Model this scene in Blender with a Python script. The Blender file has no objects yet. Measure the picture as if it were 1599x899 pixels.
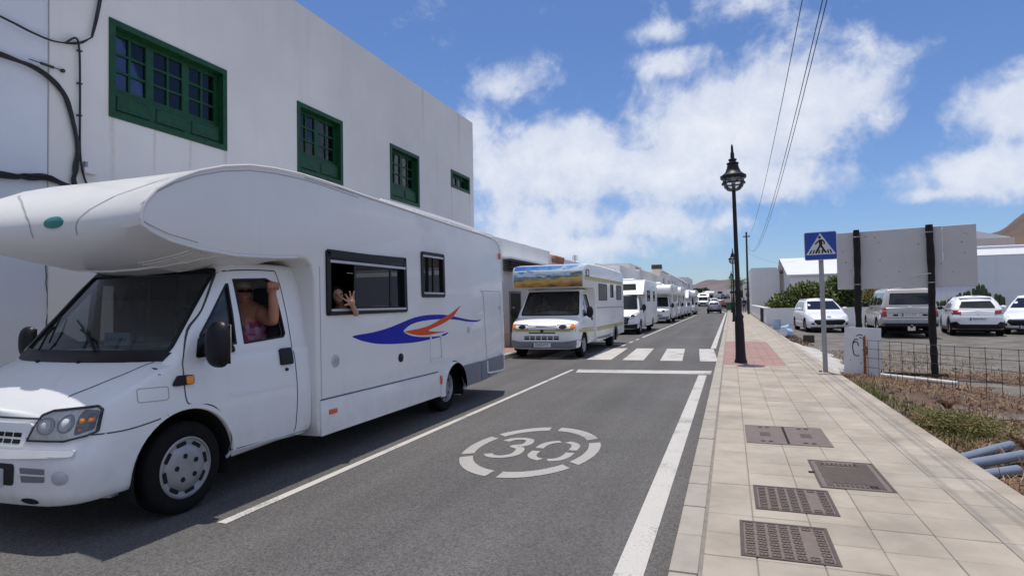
import bpy, bmesh, math, random
import numpy as np
from mathutils import Vector, Matrix
from mathutils.bvhtree import BVHTree
from mathutils.geometry import tessellate_polygon
R_ = math.radians
rnd = random.Random(7)
scene = bpy.context.scene
COL = scene.collection

# ------------------------------------------------------------------ camera
CAM_POS = Vector((0.0, 0.0, 1.5))
def make_camera():
    yaw, pit, rol = R_(19.9), R_(1.57), R_(0.95)
    f = Vector((-math.sin(yaw)*math.cos(pit), math.cos(yaw)*math.cos(pit), math.sin(pit)))
    rt = Vector((math.cos(yaw), math.sin(yaw), 0)); up = rt.cross(f)
    c, s = math.cos(rol), math.sin(rol)
    R = rt*c - up*s; U = up*c + rt*s
    cd = bpy.data.cameras.new('camera'); co = bpy.data.objects.new('camera', cd); COL.objects.link(co)
    cd.sensor_width = 36.0; cd.lens = 36.0*940.0/1599.0
    cd.clip_start = 0.05; cd.clip_end = 6000
    m = Matrix((( R.x, U.x, -f.x, CAM_POS.x), (R.y, U.y, -f.y, CAM_POS.y), (R.z, U.z, -f.z, CAM_POS.z), (0,0,0,1)))
    co.matrix_world = m
    scene.camera = co
make_camera()

# ------------------------------------------------------------------ world, sun, exposure
SUN = Vector((-0.06, 0.165, 1.0)).normalized()
EL = math.asin(SUN.z); AZ = math.atan2(SUN.x, SUN.y)
scene.view_settings.view_transform = 'Standard'
scene.view_settings.look = 'None'
scene.view_settings.gamma = 1.0
scene.view_settings.use_curve_mapping = False
scene.view_settings.exposure = 0.12
def make_world():
    w = bpy.data.worlds.new('World'); scene.world = w; w.use_nodes = True
    nt = w.node_tree; N = nt.nodes; L = nt.links
    for n in list(N): N.remove(n)
    out = N.new('ShaderNodeOutputWorld'); bg = N.new('ShaderNodeBackground')
    bg.inputs['Strength'].default_value = 0.108
    L.new(bg.outputs[0], out.inputs[0])
    sky = N.new('ShaderNodeTexSky'); sky.sky_type = 'NISHITA'; sky.sun_disc = False
    sky.sun_elevation = EL; sky.sun_rotation = AZ
    sky.altitude = 0; sky.air_density = 1.0; sky.dust_density = 0.35; sky.ozone_density = 3.0
    tc = N.new('ShaderNodeTexCoord'); D = tc.outputs['Generated']
    def math_(op, a, b=None, c=None):
        n = N.new('ShaderNodeMath'); n.operation = op
        for i, v in enumerate((a, b, c)):
            if v is None: continue
            if isinstance(v, (int, float)): n.inputs[i].default_value = v
            else: L.new(v, n.inputs[i])
        return n.outputs[0]
    sep = N.new('ShaderNodeSeparateXYZ'); L.new(D, sep.inputs[0])
    x, y, z = sep.outputs
    az = math_('ARCTAN2', x, y); el = math_('ARCSINE', z)
    # wispy coordinates: direction projected on a high layer
    zz = math_('MAXIMUM', math_('ADD', z, 0.16), 0.05)
    cx = math_('DIVIDE', x, zz); cy = math_('DIVIDE', y, zz)
    cmb = N.new('ShaderNodeCombineXYZ'); L.new(cx, cmb.inputs[0]); L.new(cy, cmb.inputs[1])
    def noise(vec, scale, detail, rough=0.55, dist=0.0, off=(0,0,0)):
        mp = N.new('ShaderNodeMapping'); mp.inputs['Location'].default_value = off; L.new(vec, mp.inputs[0])
        n = N.new('ShaderNodeTexNoise'); n.inputs['Scale'].default_value = scale; n.inputs['Detail'].default_value = detail
        n.inputs['Roughness'].default_value = rough; n.inputs['Distortion'].default_value = dist
        L.new(mp.outputs[0], n.inputs['Vector']); return n.outputs[0]
    n1 = noise(cmb.outputs[0], 1.1, 3, 0.5, 0.0, (3.1, 1.7, 0))
    n2 = noise(D, 8.0, 10, 0.60, 0.25, (0.4, 0.2, 0.1))
    n3 = noise(D, 26.0, 8, 0.62, 0.3, (1.4, 2.2, 0.7))
    # the cumulus bank that stands over the road, as soft ellipses in azimuth / elevation
    blobs = [(-0.275,0.226,0.140,0.070,1.15),(-0.01,0.262,0.155,0.085,1.15),(0.115,0.285,0.110,0.075,1.1),(-0.09,0.205,0.18,0.058,0.85),(0.03,0.185,0.13,0.048,0.75),
             (-0.27,0.14,0.17,0.050,0.62),(-0.12,0.125,0.14,0.04,0.6),(-0.22,0.09,0.14,0.030,0.75),(0.0,0.125,0.10,0.03,0.45),
             (-0.355,0.35,0.075,0.036,0.55),(-0.40,0.29,0.06,0.036,0.55),(-0.100,0.416,0.048,0.018,0.70),(-0.075,0.362,0.06,0.024,0.6),(0.04,0.440,0.11,0.030,0.42),
             (0.42,0.235,0.12,0.055,1.2),(0.36,0.165,0.11,0.038,1.1),(0.55,0.20,0.16,0.07,1.1),(0.27,0.14,0.05,0.012,0.6)]
    dens = None
    for a, e, ra, re, k in blobs:
        u = math_('DIVIDE', math_('SUBTRACT', az, a), ra); v = math_('DIVIDE', math_('SUBTRACT', el, e), re)
        d = math_('SQRT', math_('ADD', math_('MULTIPLY', u, u), math_('MULTIPLY', v, v)))
        b = math_('MULTIPLY', math_('MAXIMUM', math_('SUBTRACT', 1.36, d), -0.6), k)
        dens = b if dens is None else math_('SMOOTH_MAX', dens, b, 0.25)
    # unseen cumulus added away from the view, its cover raised for whiter fill light
    away = math_('MAXIMUM', math_('SUBTRACT', math_('ABSOLUTE', math_('SUBTRACT', az, -0.05)), 0.75), 0.0)
    away = math_('MINIMUM', math_('MULTIPLY', away, 3.0), 1.0)
    gen = math_('MULTIPLY', math_('SUBTRACT', n1, 0.435), 6.0)
    gen = math_('ADD', math_('MULTIPLY', gen, away), math_('MULTIPLY', math_('SUBTRACT', 1.0, away), -1.0))
    dens = math_('MAXIMUM', dens, gen)
    nn = math_('ADD', math_('MULTIPLY', math_('SUBTRACT', n2, 0.5), 2.3), math_('MULTIPLY', math_('SUBTRACT', n3, 0.5), 0.9))
    tot = math_('ADD', dens, nn)
    mr = N.new('ShaderNodeMapRange'); mr.interpolation_type = 'SMOOTHSTEP'
    L.new(tot, mr.inputs[0]); mr.inputs[1].default_value = 0.0; mr.inputs[2].default_value = 0.72; mr.inputs[3].default_value = 0; mr.inputs[4].default_value = 0.90
    fade = N.new('ShaderNodeMapRange'); L.new(el, fade.inputs[0]); fade.inputs[1].default_value = 0.015; fade.inputs[2].default_value = 0.09
    mask = math_('MULTIPLY', mr.outputs[0], fade.outputs[0])
    # cloud colour: bright tops, faint grey-blue inside
    sh = N.new('ShaderNodeMapRange'); L.new(math_('ADD', tot, math_('MULTIPLY', math_('SUBTRACT', n3, 0.5), 1.5)), sh.inputs[0]); sh.inputs[1].default_value = 0.3; sh.inputs[2].default_value = 1.7; sh.inputs[3].default_value = 0.0; sh.inputs[4].default_value = 1.0
    cm = N.new('ShaderNodeMix'); cm.data_type = 'RGBA'
    cm.inputs[6].default_value = (5.5, 6.0, 7.2, 1); cm.inputs[7].default_value = (7.5, 7.75, 8.2, 1)
    L.new(sh.outputs[0], cm.inputs[0])
    tint = N.new('ShaderNodeMix'); tint.data_type = 'RGBA'; tint.blend_type = 'MULTIPLY'; tint.inputs[0].default_value = 1.0
    L.new(sky.outputs[0], tint.inputs[6]); tint.inputs[7].default_value = (0.66, 0.775, 1.0, 1)
    mx = N.new('ShaderNodeMix'); mx.data_type = 'RGBA'
    L.new(mask, mx.inputs[0]); L.new(tint.outputs[2], mx.inputs[6]); L.new(cm.outputs[2], mx.inputs[7])
    L.new(mx.outputs[2], bg.inputs[0])
make_world()
def make_sun():
    l = bpy.data.lights.new('sun', 'SUN'); l.energy = 3.45; l.angle = R_(0.53); l.color = (1.0, 0.945, 0.865)
    o = bpy.data.objects.new('sun', l); COL.objects.link(o)
    o.rotation_euler = SUN.to_track_quat('Z', 'Y').to_euler(); o.location = (0, 0, 60)
make_sun()

# ------------------------------------------------------------------ materials
MATS = {}
def M(name, col=(0.8,0.8,0.8), rough=0.5, metal=0.0, coat=0.0, var=0.0, vs=3.0, bump=0.0, bs=60.0, spec=0.5, rand=0.0, var2=None, streak=0.0, grime=0.0, dust=0.0, sills=()):
    """procedural principled material: colour mottled by noise, fine relief, optional per-object variation / wall streaks / dust"""
    if name in MATS: return MATS[name]
    m = bpy.data.materials.new(name); MATS[name] = m; m.use_nodes = True
    nt = m.node_tree; N = nt.nodes; L = nt.links; b = N['Principled BSDF']
    b.inputs['Roughness'].default_value = rough; b.inputs['Metallic'].default_value = metal
    b.inputs['Coat Weight'].default_value = coat; b.inputs['Coat Roughness'].default_value = 0.04
    b.inputs['Specular IOR Level'].default_value = spec
    tc = N.new('ShaderNodeTexCoord'); V = tc.outputs['Object']
    if rand > 0:      # alike pieces share a mesh: shift the mottling by each piece's own place
        ol = N.new('ShaderNodeObjectInfo'); ad = N.new('ShaderNodeVectorMath'); ad.operation = 'ADD'; L.new(V, ad.inputs[0]); L.new(ol.outputs['Location'], ad.inputs[1]); V = ad.outputs[0]
    c4 = (*col, 1)
    last = None
    def noise(scale, det=5, rough=0.6, vec=V, dist=0.0):
        n = N.new('ShaderNodeTexNoise'); n.inputs['Scale'].default_value = scale; n.inputs['Detail'].default_value = det
        n.inputs['Roughness'].default_value = rough; n.inputs['Distortion'].default_value = dist; L.new(vec, n.inputs['Vector']); return n
    def mix(fac, a, bcol, mode='MIX'):
        x = N.new('ShaderNodeMix'); x.data_type = 'RGBA'; x.blend_type = mode
        if isinstance(fac, float): x.inputs[0].default_value = fac
        else: L.new(fac, x.inputs[0])
        for i, v in ((6, a), (7, bcol)):
            if isinstance(v, tuple): x.inputs[i].default_value = v
            else: L.new(v, x.inputs[i])
        return x.outputs[2]
    def ramp(src, a, bb, lo=0.0, hi=1.0):
        r = N.new('ShaderNodeMapRange'); L.new(src, r.inputs[0]); r.inputs[1].default_value = a; r.inputs[2].default_value = bb; r.inputs[3].default_value = lo; r.inputs[4].default_value = hi
        return r.outputs[0]
    if var > 0:
        n = noise(vs, 7)
        dark = tuple(max(0, c*(1-var)) for c in col) + (1,); lite = tuple(min(1, c*(1+var*0.6)) for c in col) + (1,)
        if var2: lite = (*var2, 1)
        last = mix(ramp(n.outputs[0], 0.32, 0.68), dark, lite)
    else:
        last = c4
    if rand > 0:
        oi = N.new('ShaderNodeObjectInfo')
        last = mix(ramp(oi.outputs['Random'], 0, 1, 1-rand, 1+rand*0.5), (0,0,0,1), last) if False else mix(1.0, last, _grey(N, L, oi.outputs['Random'], 1-rand, 1+rand*0.4), 'MULTIPLY')
    if streak > 0:
        mp = N.new('ShaderNodeMapping'); mp.inputs['Scale'].default_value = (2.2, 2.2, 0.16); L.new(V, mp.inputs[0])
        s = noise(1.0, 6, 0.65, mp.outputs[0])
        last = mix(ramp(s.outputs[0], 0.52, 0.80, 0.0, streak), last, (0.42, 0.39, 0.34, 1))
        p = noise(0.55, 5, 0.6)
        last = mix(ramp(p.outputs[0], 0.5, 0.8, 0.0, streak*0.6), last, (0.55, 0.55, 0.56, 1))
    if grime > 0:
        g = noise(2.3, 6, 0.7)
        last = mix(ramp(g.outputs[0], 0.45, 0.8, 0.0, grime), last, (0.40, 0.37, 0.33, 1))
        rr = ramp(g.outputs[0], 0.35, 0.75, rough, min(1, rough+0.25)); L.new(rr, b.inputs['Roughness'])
    if dust > 0:      # road dust thrown up on the lower panels
        sz = N.new('ShaderNodeSeparateXYZ'); L.new(V, sz.inputs[0])
        dn = noise(5.0, 7, 0.7)
        hi = N.new('ShaderNodeMath'); hi.operation = 'MULTIPLY'; L.new(ramp(sz.outputs[2], 0.22, 0.85, 1.0, 0.0), hi.inputs[0]); L.new(ramp(dn.outputs[0], 0.35, 0.7, 0.25, 1.0), hi.inputs[1])
        ds = N.new('ShaderNodeMath'); ds.operation = 'MULTIPLY'; L.new(hi.outputs[0], ds.inputs[0]); ds.inputs[1].default_value = dust
        last = mix(ds.outputs[0], last, (0.27, 0.235, 0.20, 1))
        mp = N.new('ShaderNodeMapping'); mp.inputs['Scale'].default_value = (7, 7, 0.35); L.new(V, mp.inputs[0])
        rs = noise(1.0, 5, 0.6, mp.outputs[0]); last = mix(ramp(rs.outputs[0], 0.58, 0.85, 0.0, dust*0.45), last, (0.42, 0.40, 0.37, 1))
    if sills:         # rusty-beige run-off below the window corners: (y, z of the sill)
        sz = N.new('ShaderNodeSeparateXYZ'); L.new(V, sz.inputs[0]); wob = noise(2.6, 4); fr = noise(18.0, 5)
        def m2(op, a, c):
            q = N.new('ShaderNodeMath'); q.operation = op
            for i, v in enumerate((a, c)):
                if isinstance(v, float): q.inputs[i].default_value = v
                else: L.new(v, q.inputs[i])
            return q.outputs[0]
        tot = None
        yw = m2('ADD', sz.outputs[1], m2('MULTIPLY', m2('SUBTRACT', wob.outputs[0], 0.5), 0.07))
        for (sy, szz, wd) in sills:
            d = m2('ABSOLUTE', m2('SUBTRACT', yw, float(sy)), 0.0)
            k = m2('MULTIPLY', ramp(d, 0.0, wd, 1.0, 0.0), m2('MULTIPLY', ramp(sz.outputs[2], szz-1.5, szz, 0.0, 1.0), ramp(sz.outputs[2], szz, szz+0.02, 1.0, 0.0)))
            tot = k if tot is None else m2('MAXIMUM', tot, k)
        last = mix(m2('MULTIPLY', tot, ramp(fr.outputs[0], 0.3, 0.7, 0.20, 0.62)), last, (0.46, 0.40, 0.30, 1))
    if isinstance(last, tuple): b.inputs['Base Color'].default_value = last
    else: L.new(last, b.inputs['Base Color'])
    if bump > 0:
        n = noise(bs, 4); bp = N.new('ShaderNodeBump'); bp.inputs['Strength'].default_value = bump; bp.inputs['Distance'].default_value = 0.01
        L.new(n.outputs[0], bp.inputs['Height']); L.new(bp.outputs[0], b.inputs['Normal'])
    return m
def _grey(N, L, src, lo, hi):
    r = N.new('ShaderNodeMapRange'); L.new(src, r.inputs[0]); r.inputs[3].default_value = lo; r.inputs[4].default_value = hi
    c = N.new('ShaderNodeCombineColor')
    for i in range(3): L.new(r.outputs[0], c.inputs[i])
    return c.outputs[0]
def glass(name, tint=(0.55,0.6,0.6), opacity=0.0, base=(0.02,0.022,0.025), rough=0.02):
    """window glass: a tinted see-through layer (optionally dark film) under a Fresnel reflection"""
    if name in MATS: return MATS[name]
    m = bpy.data.materials.new(name); MATS[name] = m; m.use_nodes = True
    nt = m.node_tree; N = nt.nodes; L = nt.links
    for n in list(N): N.remove(n)
    out = N.new('ShaderNodeOutputMaterial'); tr = N.new('ShaderNodeBsdfTransparent'); tr.inputs[0].default_value = (*tint, 1)
    df = N.new('ShaderNodeBsdfDiffuse'); df.inputs[0].default_value = (*base, 1)
    m1 = N.new('ShaderNodeMixShader'); m1.inputs[0].default_value = opacity; L.new(tr.outputs[0], m1.inputs[1]); L.new(df.outputs[0], m1.inputs[2])
    gl = N.new('ShaderNodeBsdfGlossy'); gl.inputs['Roughness'].default_value = rough; gl.inputs[0].default_value = (0.95,0.97,1,1)
    fr = N.new('ShaderNodeFresnel'); fr.inputs[0].default_value = 1.5
    m2 = N.new('ShaderNodeMixShader'); L.new(fr.outputs[0], m2.inputs[0]); L.new(m1.outputs[0], m2.inputs[1]); L.new(gl.outputs[0], m2.inputs[2])
    L.new(m2.outputs[0], out.inputs[0]); return m
def nodes_of(m):
    return m.node_tree.nodes, m.node_tree.links, m.node_tree.nodes['Principled BSDF']

def asphalt_mat():
    m = bpy.data.materials.new('asphalt'); m.use_nodes = True; N, L, b = nodes_of(m)
    tc = N.new('ShaderNodeTexCoord'); V = tc.outputs['Object']
    def noise(s, d, r=0.6, vec=V):
        n = N.new('ShaderNodeTexNoise'); n.inputs['Scale'].default_value = s; n.inputs['Detail'].default_value = d; n.inputs['Roughness'].default_value = r; L.new(vec, n.inputs['Vector']); return n.outputs[0]
    def rng(src, a, bb, lo, hi):
        r = N.new('ShaderNodeMapRange'); L.new(src, r.inputs[0]); r.inputs[1].default_value = a; r.inputs[2].default_value = bb; r.inputs[3].default_value = lo; r.inputs[4].default_value = hi; return r.outputs[0]
    def mul(a, bb):
        n = N.new('ShaderNodeMath'); n.operation = 'MULTIPLY'; L.new(a, n.inputs[0]); L.new(bb, n.inputs[1]); return n.outputs[0]
    vo = N.new('ShaderNodeTexVoronoi'); vo.inputs['Scale'].default_value = 95; L.new(V, vo.inputs['Vector'])
    sepc = N.new('ShaderNodeSeparateColor'); L.new(vo.outputs['Color'], sepc.inputs[0])
    agg = rng(sepc.outputs[0], 0, 1, 0.66, 1.42)
    big = rng(noise(0.35, 5), 0.3, 0.7, 0.86, 1.13)
    mp = N.new('ShaderNodeMapping'); mp.inputs['Scale'].default_value = (1.6, 0.07, 1); L.new(V, mp.inputs[0])
    lanes = rng(noise(1.0, 4, 0.55, mp.outputs[0]), 0.3, 0.7, 0.80, 1.14)     # wheel-polished lanes along the road
    fine = rng(noise(28, 5, 0.7), 0.3, 0.7, 0.88, 1.12)
    v = mul(mul(agg, big), mul(lanes, fine))
    col = N.new('ShaderNodeMix'); col.data_type = 'RGBA'; col.blend_type = 'MULTIPLY'; col.inputs[0].default_value = 1
    col.inputs[6].default_value = (0.104, 0.099, 0.095, 1)
    cc = N.new('ShaderNodeCombineColor')
    for i in range(3): L.new(v, cc.inputs[i])
    L.new(cc.outputs[0], col.inputs[7])
    # pale scuffs and dark oil drips
    mp2 = N.new('ShaderNodeMapping'); mp2.inputs['Scale'].default_value = (9, 2.6, 1); mp2.inputs['Rotation'].default_value = (0, 0, R_(-24)); L.new(V, mp2.inputs[0])
    sc = rng(noise(1.0, 7, 0.72, mp2.outputs[0]), 0.66, 0.78, 0, 0.6)
    m1 = N.new('ShaderNodeMix'); m1.data_type = 'RGBA'; L.new(sc, m1.inputs[0]); L.new(col.outputs[2], m1.inputs[6]); m1.inputs[7].default_value = (0.26, 0.26, 0.255, 1)
    oil = rng(noise(1.3, 6, 0.6), 0.66, 0.78, 0, 0.5)
    m2 = N.new('ShaderNodeMix'); m2.data_type = 'RGBA'; L.new(oil, m2.inputs[0]); L.new(m1.outputs[2], m2.inputs[6]); m2.inputs[7].default_value = (0.075, 0.073, 0.072, 1)
    L.new(m2.outputs[2], b.inputs['Base Color']); b.inputs['Roughness'].default_value = 0.82; b.inputs['Specular IOR Level'].default_value = 0.35
    bp = N.new('ShaderNodeBump'); bp.inputs['Strength'].default_value = 0.75; bp.inputs['Distance'].default_value = 0.006
    L.new(vo.outputs['Distance'], bp.inputs['Height']); L.new(bp.outputs[0], b.inputs['Normal'])
    MATS['asphalt'] = m; return m
def road_paint_mat(name='road_paint', k=1.0):
    m = bpy.data.materials.new(name); m.use_nodes = True; N, L, b = nodes_of(m)
    tc = N.new('ShaderNodeTexCoord'); V = tc.outputs['Object']
    n1 = N.new('ShaderNodeTexNoise'); n1.inputs['Scale'].default_value = 55; n1.inputs['Detail'].default_value = 6; n1.inputs['Roughness'].default_value = 0.75; L.new(V, n1.inputs['Vector'])
    n2 = N.new('ShaderNodeTexNoise'); n2.inputs['Scale'].default_value = 1.7; n2.inputs['Detail'].default_value = 5; L.new(V, n2.inputs['Vector'])
    ad = N.new('ShaderNodeMath'); ad.operation = 'ADD'; L.new(n1.outputs[0], ad.inputs[0]); L.new(n2.outputs[0], ad.inputs[1])
    r = N.new('ShaderNodeMapRange'); L.new(ad.outputs[0], r.inputs[0]); r.inputs[1].default_value = 1.03; r.inputs[2].default_value = 1.22
    mx = N.new('ShaderNodeMix'); mx.data_type = 'RGBA'; L.new(r.outputs[0], mx.inputs[0]); mx.inputs[6].default_value = (0.56*k, 0.53*k, 0.49*k, 1); mx.inputs[7].default_value = (0.21, 0.205, 0.195, 1)
    r2 = N.new('ShaderNodeMapRange'); L.new(n2.outputs[0], r2.inputs[0]); r2.inputs[1].default_value = 0.3; r2.inputs[2].default_value = 0.7; r2.inputs[3].default_value = 0.82; r2.inputs[4].default_value = 1.06
    cc = N.new('ShaderNodeCombineColor')
    for i in range(3): L.new(r2.outputs[0], cc.inputs[i])
    mm = N.new('ShaderNodeMix'); mm.data_type = 'RGBA'; mm.blend_type = 'MULTIPLY'; mm.inputs[0].default_value = 1; L.new(mx.outputs[2], mm.inputs[6]); L.new(cc.outputs[0], mm.inputs[7])
    L.new(mm.outputs[2], b.inputs['Base Color']); b.inputs['Roughness'].default_value = 0.65
    MATS[name] = m; return m
asphalt_mat(); road_paint_mat(); road_paint_mat('road_paint_worn', 0.72)
M('slab', (0.405,0.350,0.285), 0.85, var=0.26, vs=1.9, bump=0.5, bs=140, rand=0.10, grime=0.5)
M('kerb_concrete', (0.375,0.335,0.285), 0.85, var=0.14, vs=5, bump=0.3, bs=90, rand=0.10, grime=0.4)
M('red_tile', (0.34,0.205,0.175), 0.85, var=0.14, vs=4, bump=0.2, bs=80, rand=0.12, grime=0.3)
M('joint_mortar', (0.23,0.205,0.175), 0.95, var=0.2, vs=9)
M('concrete_rough', (0.47,0.445,0.41), 0.9, var=0.18, vs=3, bump=0.5, bs=30)
M('earth', (0.115,0.072,0.048), 0.95, var=0.4, vs=6, bump=0.8, bs=35)
M('gravel_lot', (0.13,0.118,0.105), 0.95, var=0.35, vs=1.2, bump=0.9, bs=45, var2=(0.20,0.18,0.155))
M('far_ground', (0.17,0.13,0.10), 0.95, var=0.3, vs=0.05)
M('hill_soil', (0.12,0.082,0.062), 0.95, var=0.35, vs=0.012, bump=0.3, bs=0.05)
M('hill_far', (0.150,0.120,0.115), 0.95, var=0.3, vs=0.01)
M('wall_white', (0.80,0.785,0.765), 0.85, var=0.05, vs=0.8, bump=0.12, bs=25, streak=0.34)
M('wall_stained', (0.80,0.785,0.765), 0.85, var=0.06, vs=0.8, bump=0.2, bs=18, streak=0.20, sills=((5.18,3.85,0.05),(5.75,3.85,0.03),(6.30,3.85,0.03),(6.92,3.85,0.05),(8.53,3.86,0.04),(9.78,3.86,0.05),(11.6,3.87,0.05),(12.83,3.87,0.04),(14.66,4.70,0.05),(15.85,4.70,0.05),(15.2,6.84,0.12),(13.1,6.84,0.08),(4.6,6.84,0.1)))
M('wall_cool', (0.70,0.735,0.80), 0.85, var=0.05, vs=1.2, bump=0.12, bs=25, streak=0.20)
M('wall_plain', (0.76,0.755,0.75), 0.85, var=0.06, vs=0.6, bump=0.1, bs=20, streak=0.12)
M('wall_cream', (0.70,0.65,0.60), 0.85, var=0.06, vs=0.6, streak=0.15)
M('wall_pink', (0.66,0.58,0.54), 0.85, var=0.06, vs=0.6, streak=0.15)
M('green_wood', (0.006,0.064,0.022), 0.45, var=0.35, vs=14, bump=0.2, bs=40, spec=0.4)
M('curtain', (0.56,0.57,0.64), 0.9, var=0.15, vs=6)
M('black_cable', (0.018,0.018,0.022), 0.55)
M('iron_black', (0.008,0.008,0.010), 0.45, spec=0.35, var=0.25, vs=8, bump=0.05, bs=30)
M('steel_grey', (0.33,0.34,0.36), 0.5, metal=0.35, var=0.12, vs=5)
M('rust', (0.30,0.10,0.035), 0.85, var=0.4, vs=20, bump=0.3, bs=60)
M('dark_steel', (0.045,0.04,0.038), 0.6, var=0.3, vs=12)
M('van_white', (0.80,0.805,0.82), 0.32, coat=0.6, var=0.02, vs=1.5, grime=0.05, dust=0.38)
M('hab_white', (0.77,0.765,0.76), 0.28, coat=0.35, var=0.025, vs=0.8, grime=0.06, dust=0.34)
M('gelcoat', (0.80,0.785,0.755), 0.22, coat=0.5, var=0.03, vs=1.0, grime=0.06)
M('seam_dark', (0.05,0.05,0.055), 0.7)
M('seam_grey', (0.36,0.36,0.38), 0.7)
M('rubber', (0.009,0.009,0.009), 0.9, var=0.2, vs=20, bump=0.1, bs=80, spec=0.2)
M('plastic_black', (0.009,0.009,0.012), 0.42, spec=0.3)
M('plastic_grey', (0.17,0.18,0.215), 0.5, var=0.08, vs=4)
M('rim_silver', (0.33,0.33,0.35), 0.38, metal=0.55, var=0.12, vs=9, grime=0.2)
M('dark_void', (0.006,0.006,0.007), 0.9)
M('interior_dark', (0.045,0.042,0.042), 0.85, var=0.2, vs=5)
M('interior_wood', (0.16,0.105,0.07), 0.6, var=0.2, vs=6)
M('interior_light', (0.42,0.40,0.37), 0.7)
M('seat_cloth', (0.075,0.08,0.10), 0.9, var=0.2, vs=20)
M('dash_grey', (0.10,0.11,0.125), 0.7)
M('amber', (0.85,0.26,0.03), 0.25, coat=0.6)
M('reflector_orange', (0.72,0.09,0.02), 0.3, coat=0.5)
M('tail_red', (0.30,0.012,0.02), 0.2, coat=0.8)
M('lamp_chrome', (0.84,0.84,0.81), 0.25, metal=0.1, var=0.2, vs=30)
M('chrome', (0.75,0.76,0.78), 0.15, metal=1.0)
M('plate_white', (0.68,0.69,0.70), 0.5)
M('ink_black', (0.012,0.012,0.014), 0.6)
M('ink_blue', (0.012,0.03,0.28), 0.4)
M('sign_blue', (0.008,0.055,0.36), 0.4, var=0.06, vs=8)
M('sign_white', (0.66,0.66,0.68), 0.45, var=0.05, vs=8)
M('logo_blue', (0.008,0.014,0.36), 0.5, spec=0.2)
M('logo_orange', (0.70,0.075,0.012), 0.5, spec=0.2)
M('alu_strip', (0.50,0.51,0.55), 0.35, metal=0.3)
M('teal_badge', (0.008,0.17,0.17), 0.3, coat=0.6)
M('stripe_yellow', (0.50,0.43,0.13), 0.4)
M('stripe_brown', (0.24,0.20,0.15), 0.4)
M('car_white', (0.80,0.81,0.83), 0.28, coat=0.8, grime=0.04)
M('car_beige', (0.54,0.495,0.47), 0.3, metal=0.25, coat=0.7, var=0.04, vs=2, grime=0.06)
M('car_silver', (0.20,0.20,0.235), 0.3, metal=0.5, coat=0.7)
M('car_red', (0.18,0.03,0.03), 0.3, coat=0.7)
M('car_dark', (0.03,0.035,0.045), 0.3, coat=0.7)
M('skin', (0.50,0.27,0.19), 0.5, var=0.12, vs=12)
M('skin_tan', (0.46,0.20,0.125), 0.5, var=0.12, vs=10)
M('lips', (0.38,0.10,0.09), 0.4)
M('eye_dark', (0.02,0.012,0.01), 0.3)
M('hair_dark', (0.012,0.008,0.006), 0.85, spec=0.2)
M('cap_cream', (0.55,0.50,0.42), 0.8)
M('shirt_dark', (0.02,0.02,0.025), 0.8)
M('panel_back', (0.58,0.57,0.57), 0.55, var=0.06, vs=1.5, grime=0.12)
M('board_white', (0.70,0.705,0.73), 0.7, var=0.08, vs=4, grime=0.15)
M('tar_post', (0.015,0.013,0.013), 0.9, var=0.4, vs=9, bump=0.8, bs=14)
M('cover_iron', (0.165,0.125,0.108), 0.7, var=0.18, vs=14, bump=0.25, bs=90)
M('cover_iron_dark', (0.085,0.064,0.056), 0.75, var=0.2, vs=14)
M('conduit', (0.19,0.225,0.29), 0.45, var=0.08, vs=6)
M('pipe_white', (0.62,0.62,0.62), 0.5, var=0.12, vs=6)
M('tub_blue', (0.42,0.58,0.78), 0.5, var=0.1, vs=8)
M('stone_dark', (0.06,0.055,0.05), 0.9, var=0.3, vs=9, bump=0.5, bs=25)
M('bin_green', (0.012,0.10,0.055), 0.5)
M('trunk', (0.13,0.085,0.055), 0.9, var=0.3, vs=9, bump=0.6, bs=20)
M('leaf_dark', (0.06,0.09,0.024), 0.6, rand=0.0, var=0.35, vs=1.4)
M('leaf_mid', (0.16,0.20,0.05), 0.6, var=0.4, vs=1.4)
M('leaf_lime', (0.19,0.22,0.05), 0.6, var=0.3, vs=1.4)
M('leaf_orange', (0.42,0.16,0.02), 0.7, var=0.3, vs=5)
M('weed_olive', (0.20,0.19,0.055), 0.7, var=0.3, vs=6)
M('cactus_green', (0.045,0.078,0.03), 0.6, var=0.25, vs=3)
M('dry_straw', (0.31,0.195,0.105), 0.8, var=0.35, vs=3.5, var2=(0.40,0.28,0.16))
M('dry_brown', (0.17,0.085,0.045), 0.85, var=0.35, vs=4)
M('green_grass', (0.13,0.155,0.032), 0.7, var=0.35, vs=5)
M('roof_tile', (0.36,0.15,0.09), 0.8, var=0.2, vs=5)
M('shop_red', (0.12,0.03,0.035), 0.6)
M('shop_blue', (0.04,0.14,0.42), 0.5)
M('cloth_blue', (0.04,0.05,0.14), 0.8)
glass('glass_clear', (0.60,0.64,0.63), 0.06)
glass('glass_cab', (0.46,0.50,0.50), 0.22, (0.085,0.095,0.095))
glass('glass_tint', (0.16,0.165,0.18), 0.35, (0.03,0.03,0.036))
glass('glass_dark', (0.05,0.055,0.06), 0.75, (0.010,0.011,0.013))
glass('glass_house', (0.58,0.60,0.68), 0.10)
glass('lens', (0.98,0.98,0.98), 0.0)
glass('lamp_glass', (0.88,0.90,0.92), 0.08, (0.6,0.6,0.6))
MAT = lambda n: MATS[n]

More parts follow.
